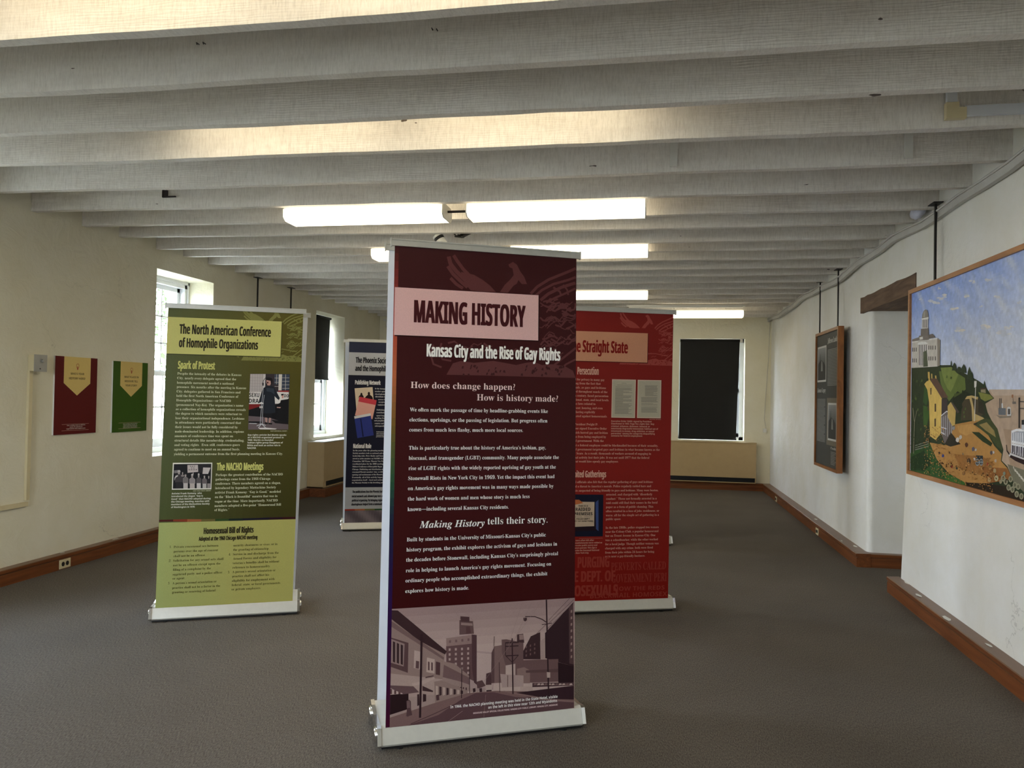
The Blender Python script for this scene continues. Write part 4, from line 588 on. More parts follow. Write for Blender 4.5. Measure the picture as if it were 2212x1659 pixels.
(0.0991, 0.0709), (0.0858, 0.0709)]), ((84, 58, 60), [(0.2059, 0.1122), (0.2188, 0.1137), (0.2205, 0.0911), (0.2083, 0.0896)])]), 'speaker': ([(0.5031, 1.473),
(0.7495, 1.4768), (0.7524, 1.1128), (0.5044, 1.1122)], [((186, 176, 172), [(0.5044, 1.4713), (0.5856, 1.4733), (0.586, 1.3553), (0.5047, 1.3566)]), ((206, 200, 196), [(0.5856, 1.4733),
(0.5984, 1.473), (0.5987, 1.3558), (0.5851, 1.3553)]), ((150, 140, 138), ('l', 0.0016, [(0.5188, 1.4711), (0.5206, 1.3572)])), ((150, 140, 138), ('l', 0.0016, [(0.5339, 1.4718),
(0.5358, 1.3578)])), ((150, 140, 138), ('l', 0.0016, [(0.5491, 1.4725), (0.551, 1.3584)])), ((150, 140, 138), ('l', 0.0016, [(0.5644, 1.4732), (0.5663, 1.359)])),
((150, 140, 138), ('l', 0.0016, [(0.5796, 1.4739), (0.5815, 1.3596)])), ((150, 140, 138), ('l', 0.0012, [(0.5045, 1.4484), (0.5823, 1.4488)])), ((150, 140, 138),
('l', 0.0012, [(0.5052, 1.4297), (0.583, 1.4299)])), ((150, 140, 138), ('l', 0.0012, [(0.5059, 1.4109), (0.5838, 1.4111)])), ((150, 140, 138), ('l', 0.0012, [(0.5066, 1.3921),
(0.5845, 1.3922)])), ((150, 140, 138), ('l', 0.0012, [(0.5074, 1.3733), (0.5853, 1.3733)])), ((70, 78, 92), [(0.6539, 1.4733), (0.6805, 1.4736), (0.6814, 1.4089),
(0.6556, 1.4087)]), ((214, 206, 196), [(0.6805, 1.4736), (0.7012, 1.4741), (0.7011, 1.3689), (0.6817, 1.3681)]), ((60, 68, 84), [(0.7012, 1.4732), (0.7479, 1.4745),
(0.7486, 1.3708), (0.701, 1.3698)]), ((214, 206, 196), ('l', 0.002, [(0.6549, 1.4485), (0.6807, 1.4487)])), ((214, 206, 196), ('l', 0.002, [(0.656, 1.4214),
(0.6817, 1.4216)])), ((214, 206, 196), ('l', 0.002, [(0.657, 1.3943), (0.6828, 1.3945)])), ((214, 206, 196), ('l', 0.002, [(0.7021, 1.4506), (0.7471, 1.4517)])),
((214, 206, 196), ('l', 0.002, [(0.703, 1.428), (0.748, 1.429)])), ((214, 206, 196), ('l', 0.002, [(0.7039, 1.4053), (0.7489, 1.4063)])), ((214, 206, 196),
('l', 0.002, [(0.7048, 1.3827), (0.7498, 1.3836)])), ((214, 206, 196), ('l', 0.0024, [(0.7236, 1.4743), (0.7252, 1.3708)])), ((214, 206, 196), ('l', 0.002, [(0.6676, 1.4735),
(0.6685, 1.4084)])), ((150, 36, 34), [(0.6796, 1.3672), (0.7478, 1.369), (0.7477, 1.359), (0.68, 1.3563)]), ((226, 220, 214), [(0.5034, 1.3556), (0.6627, 1.3583),
(0.7473, 1.3589), (0.7473, 1.3162), (0.6916, 1.2824), (0.5044, 1.2759)]), ((128, 30, 30), [(0.5044, 1.2768), (0.572, 1.2773), (0.5693, 1.2376), (0.5041, 1.24)]),
((16, 14, 16), [(0.5041, 1.24), (0.581, 1.265), (0.6661, 1.2725), (0.7477, 1.3162), (0.7503, 1.1752), (0.6701, 1.1729), (0.6349, 1.1945), (0.504, 1.1997)]),
((104, 90, 92), [(0.504, 1.2005), (0.6265, 1.192), (0.7512, 1.1524), (0.7523, 1.1138), (0.5049, 1.1126)]), ((30, 26, 28), [(0.5053, 1.1661), (0.5849, 1.166),
(0.5854, 1.1525), (0.5057, 1.1548)]), ((24, 20, 22), [(0.6442, 1.1767), (0.7507, 1.1661), (0.7514, 1.1479), (0.6708, 1.1548)]), ((214, 208, 204), [(0.5653, 1.1241),
(0.612, 1.1261), (0.6808, 1.1197), (0.6724, 1.1141), (0.5784, 1.1145)]), ((20, 18, 20), [(0.6993, 1.3053), (0.7478, 1.3135), (0.7515, 1.157), (0.6699, 1.1775)]),
((206, 150, 136), [(0.7021, 1.3417), (0.7142, 1.3422), (0.716, 1.3196), (0.7053, 1.3169)]), ((26, 22, 24), [(0.6985, 1.3452), (0.7157, 1.3477), (0.7152, 1.3377),
(0.7007, 1.3349)]), ((32, 36, 44), [(0.6015, 1.392), (0.6183, 1.3995), (0.6398, 1.3972), (0.6574, 1.3853), (0.676, 1.3498), (0.6923, 1.3187), (0.6864, 1.3049),
(0.6663, 1.3223), (0.6595, 1.3311), (0.6635, 1.2859), (0.6681, 1.2227), (0.6298, 1.2161), (0.5956, 1.2182), (0.593, 1.2835), (0.5799, 1.292), (0.5612, 1.2824),
(0.5665, 1.3096), (0.5775, 1.355), (0.5891, 1.3825)]), ((52, 60, 70), [(0.6062, 1.3832), (0.6533, 1.3806), (0.6592, 1.3401), (0.6371, 1.3573), (0.6092, 1.3607)]),
((24, 22, 26), [(0.5977, 1.2183), (0.6469, 1.2166), (0.6503, 1.1837), (0.601, 1.189)]), ((180, 140, 130), [(0.6043, 1.1914), (0.6202, 1.1896), (0.6193, 1.1579),
(0.6107, 1.1577)]), ((180, 140, 130), [(0.63, 1.1899), (0.6437, 1.188), (0.6386, 1.1562), (0.6295, 1.1582)]), ((14, 12, 14), [(0.6042, 1.162), (0.6235, 1.1581),
(0.6239, 1.1481), (0.6047, 1.1494)]), ((14, 12, 14), [(0.627, 1.1582), (0.6515, 1.1543), (0.6497, 1.1461), (0.6273, 1.1482)]), ((196, 150, 138), [(0.6049, 1.4372),
(0.6296, 1.4383), (0.6348, 1.416), (0.629, 1.3999), (0.6141, 1.3993), (0.6057, 1.417)]), ((28, 22, 24), [(0.6003, 1.4451), (0.6163, 1.4503), (0.6378, 1.4477),
(0.6443, 1.4344), (0.6413, 1.4117), (0.6354, 1.4002), (0.6308, 1.4293), (0.6062, 1.435)]), ((60, 20, 24), [(0.6089, 1.4216), (0.6174, 1.4233), (0.6178, 1.413),
(0.6101, 1.4126)]), ((190, 150, 140), [(0.676, 1.2615), (0.7011, 1.26), (0.697, 1.2531), (0.6763, 1.2547)]), ((190, 180, 174), [(0.5674, 1.2646), (0.5895, 1.2653),
(0.59, 1.2518), (0.5679, 1.2511)]), ((196, 200, 206), ('l', 0.0028, [(0.5884, 1.4005), (0.581, 1.265), (0.5771, 1.1478)])), ((196, 200, 206), ('l', 0.0024, [(0.5952, 1.3376),
(0.5895, 1.2653), (0.5898, 1.1481)])), ((50, 50, 54), [(0.5793, 1.4158), (0.59, 1.4149), (0.5886, 1.396), (0.5809, 1.3979)]), ((30, 30, 34), ('l', 0.0033, [(0.5837, 1.4138),
(0.5872, 1.4319), (0.6013, 1.4515), (0.6292, 1.4496)])), ((206, 208, 212), ('l', 0.0037, [(0.5855, 1.1503), (0.5563, 1.136)])), ((206, 208, 212), ('l', 0.0037, [(0.5855, 1.1503),
(0.6121, 1.1239)])), ((206, 208, 212), ('l', 0.0037, [(0.5855, 1.1503), (0.5674, 1.125)])), ((206, 208, 212), ('l', 0.0037, [(0.5855, 1.1503), (0.6115, 1.1397)])),
((206, 208, 212), ('l', 0.0037, [(0.5092, 1.1527), (0.5557, 1.1517)]))], [(0.5034, 1.3229), (0.5651, 1.3239), (0.5024, 1.3498)], [(0.5032, 1.2848), (0.5632, 1.286),
(0.5022, 1.3117)], [(0.7192, 1.3242), (0.7474, 1.3244), (0.7184, 1.3446)]), 'march': ([(0.0656, 0.9018), (0.297, 0.9013), (0.2977, 0.7321), (0.0662, 0.7334)], [(0.0718, 0.8938),
(0.2916, 0.8943), (0.2928, 0.7396), (0.0719, 0.7399)], [((40, 36, 38), [(0.1623, 0.8907), (0.2909, 0.8922), (0.291, 0.8386), (0.1642, 0.8375)]), ((200, 186, 182), [(0.1511, 0.8873),
(0.2121, 0.888), (0.216, 0.8441), (0.1537, 0.8383)]), ((200, 190, 186), [(0.2441, 0.8711), (0.2879, 0.8695), (0.2749, 0.8302), (0.2418, 0.8308)]), ((130, 124, 124), [(0.074, 0.8539),
(0.0992, 0.8566), (0.0984, 0.8378), (0.0754, 0.836)]), ((160, 150, 148), [(0.1837, 0.8398), (0.1897, 0.8398), (0.1895, 0.8255), (0.1842, 0.8254)]), ((66, 60, 62), [(0.0818, 0.8226),
(0.0949, 0.8317), (0.1128, 0.8318), (0.1281, 0.8209), (0.1297, 0.7788), (0.0834, 0.7786)]), ((40, 36, 38), [(0.0878, 0.7807), (0.1251, 0.7809), (0.1266, 0.74),
(0.0893, 0.74)]), ((170, 158, 152), [(0.0967, 0.848), (0.1098, 0.8481), (0.111, 0.8392), (0.1075, 0.8293), (0.1003, 0.8293), (0.0961, 0.839)]), ((196, 188, 184), [(0.0949, 0.8464),
(0.097, 0.8545), (0.1074, 0.8563), (0.1122, 0.8481), (0.1123, 0.8457)]), ((120, 112, 110), [(0.1275, 0.8046), (0.1364, 0.8136), (0.1488, 0.8137), (0.1595, 0.8027),
(0.1606, 0.772), (0.1287, 0.7718)]), ((190, 180, 176), [(0.1317, 0.7736), (0.1575, 0.7737), (0.1587, 0.7401), (0.133, 0.7401)]), ((170, 158, 152), [(0.1375, 0.83),
(0.1465, 0.83), (0.1475, 0.8211), (0.1452, 0.8112), (0.1402, 0.8112), (0.1372, 0.821)]), ((40, 36, 38), [(0.1363, 0.8283), (0.1376, 0.8365), (0.1448, 0.8382),
(0.1482, 0.8301), (0.1483, 0.8276)]), ((150, 140, 138), [(0.1653, 0.7987), (0.1751, 0.8077), (0.1887, 0.8078), (0.2004, 0.7968), (0.2014, 0.7698), (0.1664, 0.7696)]),
((190, 176, 170), [(0.1697, 0.7713), (0.1979, 0.7714), (0.1991, 0.7402), (0.1708, 0.7401)]), ((170, 158, 152), [(0.1763, 0.8241), (0.1862, 0.8242), (0.1872, 0.8152),
(0.1847, 0.8053), (0.1793, 0.8053), (0.176, 0.8151)]), ((196, 188, 184), [(0.175, 0.8225), (0.1765, 0.8307), (0.1843, 0.8324), (0.188, 0.8242), (0.1881, 0.8218)]),
((90, 84, 84), [(0.2061, 0.801), (0.2142, 0.81), (0.2256, 0.8101), (0.2355, 0.7991), (0.2365, 0.7707), (0.2072, 0.7706)]), ((206, 198, 194), [(0.21, 0.7722),
(0.2336, 0.7723), (0.2348, 0.7403), (0.2112, 0.7402)]), ((170, 158, 152), [(0.2151, 0.8265), (0.2234, 0.8265), (0.2243, 0.8175), (0.2223, 0.8076), (0.2177, 0.8076),
(0.2149, 0.8174)]), ((196, 188, 184), [(0.2141, 0.8248), (0.2153, 0.833), (0.2218, 0.8347), (0.225, 0.8265), (0.225, 0.8241)]), ((110, 100, 100), [(0.2409, 0.795),
(0.2488, 0.8041), (0.2597, 0.8041), (0.2692, 0.7931), (0.2702, 0.7672), (0.242, 0.7671)]), ((190, 182, 178), [(0.2446, 0.7687), (0.2674, 0.7688), (0.2685, 0.7403),
(0.2457, 0.7403)]), ((170, 158, 152), [(0.2496, 0.8205), (0.2576, 0.8206), (0.2585, 0.8115), (0.2565, 0.8017), (0.2521, 0.8016), (0.2494, 0.8115)]), ((40, 36, 38), [(0.2486, 0.8189),
(0.2497, 0.8271), (0.256, 0.8288), (0.2591, 0.8206), (0.2592, 0.8181)]), ((40, 36, 38), [(0.2693, 0.7931), (0.2754, 0.8022), (0.2841, 0.8022), (0.2918, 0.7911),
(0.2927, 0.7678), (0.2702, 0.7677)]), ((150, 140, 138), [(0.2723, 0.7692), (0.2904, 0.7693), (0.2915, 0.7404), (0.2734, 0.7403)]), ((170, 158, 152), [(0.276, 0.8187),
(0.2824, 0.8187), (0.2831, 0.8096), (0.2816, 0.7997), (0.2781, 0.7997), (0.2759, 0.8096)]), ((40, 36, 38), [(0.2752, 0.817), (0.276, 0.8253), (0.281, 0.8269),
(0.2835, 0.8187), (0.2836, 0.8162)]), ((120, 112, 110), [(0.1161, 0.8188), (0.1214, 0.8278), (0.1291, 0.8279), (0.1358, 0.8169), (0.1356, 0.8242), (0.1159, 0.824)]),
((140, 130, 128), [(0.1177, 0.8245), (0.1336, 0.8246), (0.134, 0.8148), (0.1181, 0.8147)]), ((170, 158, 152), [(0.1218, 0.8441), (0.1274, 0.8442), (0.1281, 0.8352),
(0.1269, 0.8254), (0.1238, 0.8254), (0.1218, 0.8352)]), ((40, 36, 38), [(0.1211, 0.8425), (0.1219, 0.8507), (0.1262, 0.8523), (0.1285, 0.8442), (0.1285, 0.8417)]),
((206, 200, 196), [(0.0794, 0.8084), (0.0864, 0.8206), (0.0974, 0.824), (0.0995, 0.8187), (0.0849, 0.8084), (0.08, 0.79)])], [((0.1666, 0.8752), (0.1967, 0.8755),
(0.1663, 0.8834), 'G A Y'), ((0.1745, 0.8651), (0.1933, 0.8652), (0.1742, 0.872), 'I S'), ((0.1591, 0.8539), (0.2088, 0.8551), (0.1588, 0.862), 'G O O D')]), 'green_lo': [(0.0055, 0.5323),
(0.1757, 0.5288), (0.42, 0.5311), (0.8131, 0.5302), (0.819, -0.0226), (-0.002, -0.0028)], 'green_stripe': [((0.0049, 0.5476), (0.0054, 0.5354)), ((0.0666, 0.5473),
(0.0671, 0.535)), ((0.1601, 0.547), (0.1607, 0.5304)), ((0.239, 0.5442), (0.2395, 0.53)), ((0.3185, 0.5439), (0.319, 0.5295)), ((0.3988, 0.5436), (0.3993, 0.529)),
((0.4799, 0.5433), (0.4805, 0.5286)), ((0.5618, 0.5429), (0.5622, 0.5323)), ((0.6445, 0.5452), (0.645, 0.5318)), ((0.7281, 0.5448), (0.7286, 0.5313)),
((0.8125, 0.5445), (0.8131, 0.5309))], 'docs': [[(0.3867, 1.486), (0.5565, 1.4866), (0.5564, 1.224), (0.3871, 1.225)], [(0.5699, 1.486), (0.7409, 1.487),
(0.7417, 1.2237), (0.5702, 1.2242)]], 'doclines': [((0.4545, 1.4616), (0.4898, 1.4614)), ((0.4218, 1.4486), (0.5306, 1.4499)), ((0.4116, 1.4388), (0.5285, 1.4398)),
((0.4115, 1.4291), (0.5238, 1.43)), ((0.4115, 1.4238), (0.533, 1.4248)), ((0.4114, 1.4184), (0.5237, 1.4193)), ((0.4114, 1.4131), (0.5306, 1.414)), ((0.4114, 1.4077),
(0.4685, 1.4075)), ((0.4113, 1.4024), (0.5098, 1.4029)), ((0.4113, 1.397), (0.5327, 1.398)), ((0.4112, 1.3917), (0.4684, 1.3914)), ((0.4112, 1.3864), (0.4684, 1.3861)),
((0.4112, 1.381), (0.4683, 1.3807)), ((0.4111, 1.3757), (0.528, 1.3764)), ((0.4111, 1.3703), (0.5233, 1.371)), ((0.411, 1.365), (0.5233, 1.3656)), ((0.411, 1.3596),
(0.5094, 1.36)), ((0.411, 1.3543), (0.4681, 1.354)), ((0.4109, 1.349), (0.53, 1.3497)), ((0.4109, 1.3436), (0.5277, 1.3443)), ((0.4109, 1.3383), (0.5299, 1.3389)),
((0.4108, 1.333), (0.468, 1.3326)), ((0.4108, 1.3276), (0.4679, 1.3272)), ((0.4107, 1.3223), (0.5298, 1.3229)), ((0.4107, 1.317), (0.5091, 1.3172)), ((0.4107, 1.3116),
(0.532, 1.3122)), ((0.4106, 1.3063), (0.5228, 1.3067)), ((0.4106, 1.3009), (0.5227, 1.3013)), ((0.4105, 1.2956), (0.5089, 1.2958)), ((0.4105, 1.2903),
(0.5089, 1.2904)), ((0.4105, 1.285), (0.5088, 1.2851)), ((0.4104, 1.2796), (0.5294, 1.28)), ((0.4104, 1.2743), (0.5087, 1.2744)), ((0.4103, 1.269), (0.5225, 1.2692)),
((0.4103, 1.2636), (0.5086, 1.2637)), ((0.4103, 1.2583), (0.5086, 1.2583)), ((0.4102, 1.253), (0.5315, 1.2533)), ((0.623, 1.4483), (0.7136, 1.4492)), ((0.6231, 1.4429),
(0.709, 1.4437)), ((0.6232, 1.4375), (0.709, 1.4383)), ((0.6234, 1.4321), (0.7136, 1.433)), ((0.6235, 1.4267), (0.7137, 1.4276)), ((0.6236, 1.4214), (0.7137, 1.4222)),
((0.6237, 1.416), (0.7137, 1.4168)), ((0.6238, 1.4106), (0.7137, 1.4114)), ((0.6239, 1.4052), (0.709, 1.4059)), ((0.6241, 1.3998), (0.6857, 1.4001)), ((0.6242, 1.3945),
(0.7137, 1.3952)), ((0.6243, 1.3891), (0.6857, 1.3893)), ((0.6244, 1.3837), (0.709, 1.3843)), ((0.6245, 1.3783), (0.716, 1.379)), ((0.597, 1.3673), (0.716, 1.3684)),
((0.5971, 1.3619), (0.709, 1.3629)), ((0.5973, 1.3565), (0.716, 1.3576)), ((0.5974, 1.3511), (0.709, 1.3521)), ((0.5975, 1.3458), (0.709, 1.3467)), ((0.5976, 1.3404),
(0.716, 1.3415)), ((0.5977, 1.335), (0.716, 1.3361)), ((0.598, 1.3245), (0.6858, 1.325)), ((0.5981, 1.3191), (0.716, 1.3201)), ((0.5983, 1.3085), (0.716, 1.3095)),
((0.5986, 1.298), (0.716, 1.2988)), ((0.5987, 1.2926), (0.709, 1.2934)), ((0.5988, 1.2873), (0.709, 1.288)), ((0.5989, 1.2819), (0.7137, 1.2827)), ((0.5991, 1.2765),
(0.7137, 1.2773)), ((0.5992, 1.2712), (0.709, 1.2718)), ((0.5993, 1.2658), (0.716, 1.2665))], 'sign': [[(0.0413, 0.7087), (0.344, 0.7036), (0.3468, 0.4251),
(0.0463, 0.4259)], [(0.0888, 0.6594), (0.283, 0.6557), (0.2848, 0.4941), (0.0923, 0.4895)], [(0.2895, 0.6534), (0.3107, 0.6701), (0.316, 0.4602), (0.2981, 0.4744)], [(0.1058, 0.6716),
(0.1753, 0.6711), (0.205, 0.6485), (0.153, 0.6389), (0.1067, 0.6393)], ((0.2143, 0.5575), (0.2691, 0.558)), ((0.1089, 0.5575), (0.1986, 0.5576))], 'redline': ((0.1821, 0.4132),
(0.3453, 0.4139)), 'phx_top': [(0.0023, 1.9057), (0.8053, 1.9014), (0.8079, 1.7795), (0.0022, 1.7843)], 'phx_title': [(0.0022, 1.7843), (0.8079, 1.7795),
(0.813, 1.5376), (0.0011, 1.5449)], 'phx_mid': None, 'phx_y': [1.7843, 1.5449, 0.3673, 0.1385, 1.9056], 'covers': [[(0.0678, 1.4071), (0.2543, 1.4244),
(0.2703, 1.2645), (0.0922, 1.1804)], [(0.1199, 1.3198), (0.3, 1.2854), (0.2613, 1.0841), (0.0791, 1.1227)], [(0.0707, 1.1125), (0.2397, 1.147), (0.2789, 0.9146),
(0.1098, 0.8832)], [(0.0707, 1.1125), (0.2397, 1.147), (0.2437, 1.1213), (0.0754, 1.0869)], [(0.1199, 1.3198), (0.3, 1.2854), (0.2932, 1.2342), (0.1099, 1.2688)], [(0.1345, 1.0875),
(0.1444, 1.0896), (0.1758, 0.9004), (0.1626, 0.897)], [(0.0727, 1.2919), (0.1654, 1.3104), (0.1127, 1.2892), (0.0944, 1.2753)]], 'sil': [[(0.1092, 1.2959),
(0.115, 1.3265), (0.1281, 1.3369), (0.131, 1.354), (0.1374, 1.3629), (0.1476, 1.3577), (0.1513, 1.3408), (0.1617, 1.3273), (0.1654, 1.3104), (0.1199, 1.3191)], [(0.1755, 1.3072),
(0.1917, 1.3279), (0.2081, 1.3418), (0.2057, 1.3587), (0.212, 1.3725), (0.2241, 1.3713), (0.2298, 1.3558), (0.2282, 1.3421), (0.2486, 1.3289), (0.2591, 1.312),
(0.2609, 1.2929), (0.2124, 1.301)]], 'drape': 0.1328}, 'B': {'front': [-1.03, 2.9394, 0.458, 0.087, 0.0081, 1.9901], 'green': [-2.992, 4.2167, 0.4513, 0.0224, 0.0275, 1.8776], 'red': [-0.6084, 4.9581, 0.3588, 0.0653, 0.0357, 1.9488], 'phx': [-3.0918, 7.4116, 0.4019, 0.0804, 0.011, 1.9024]}}
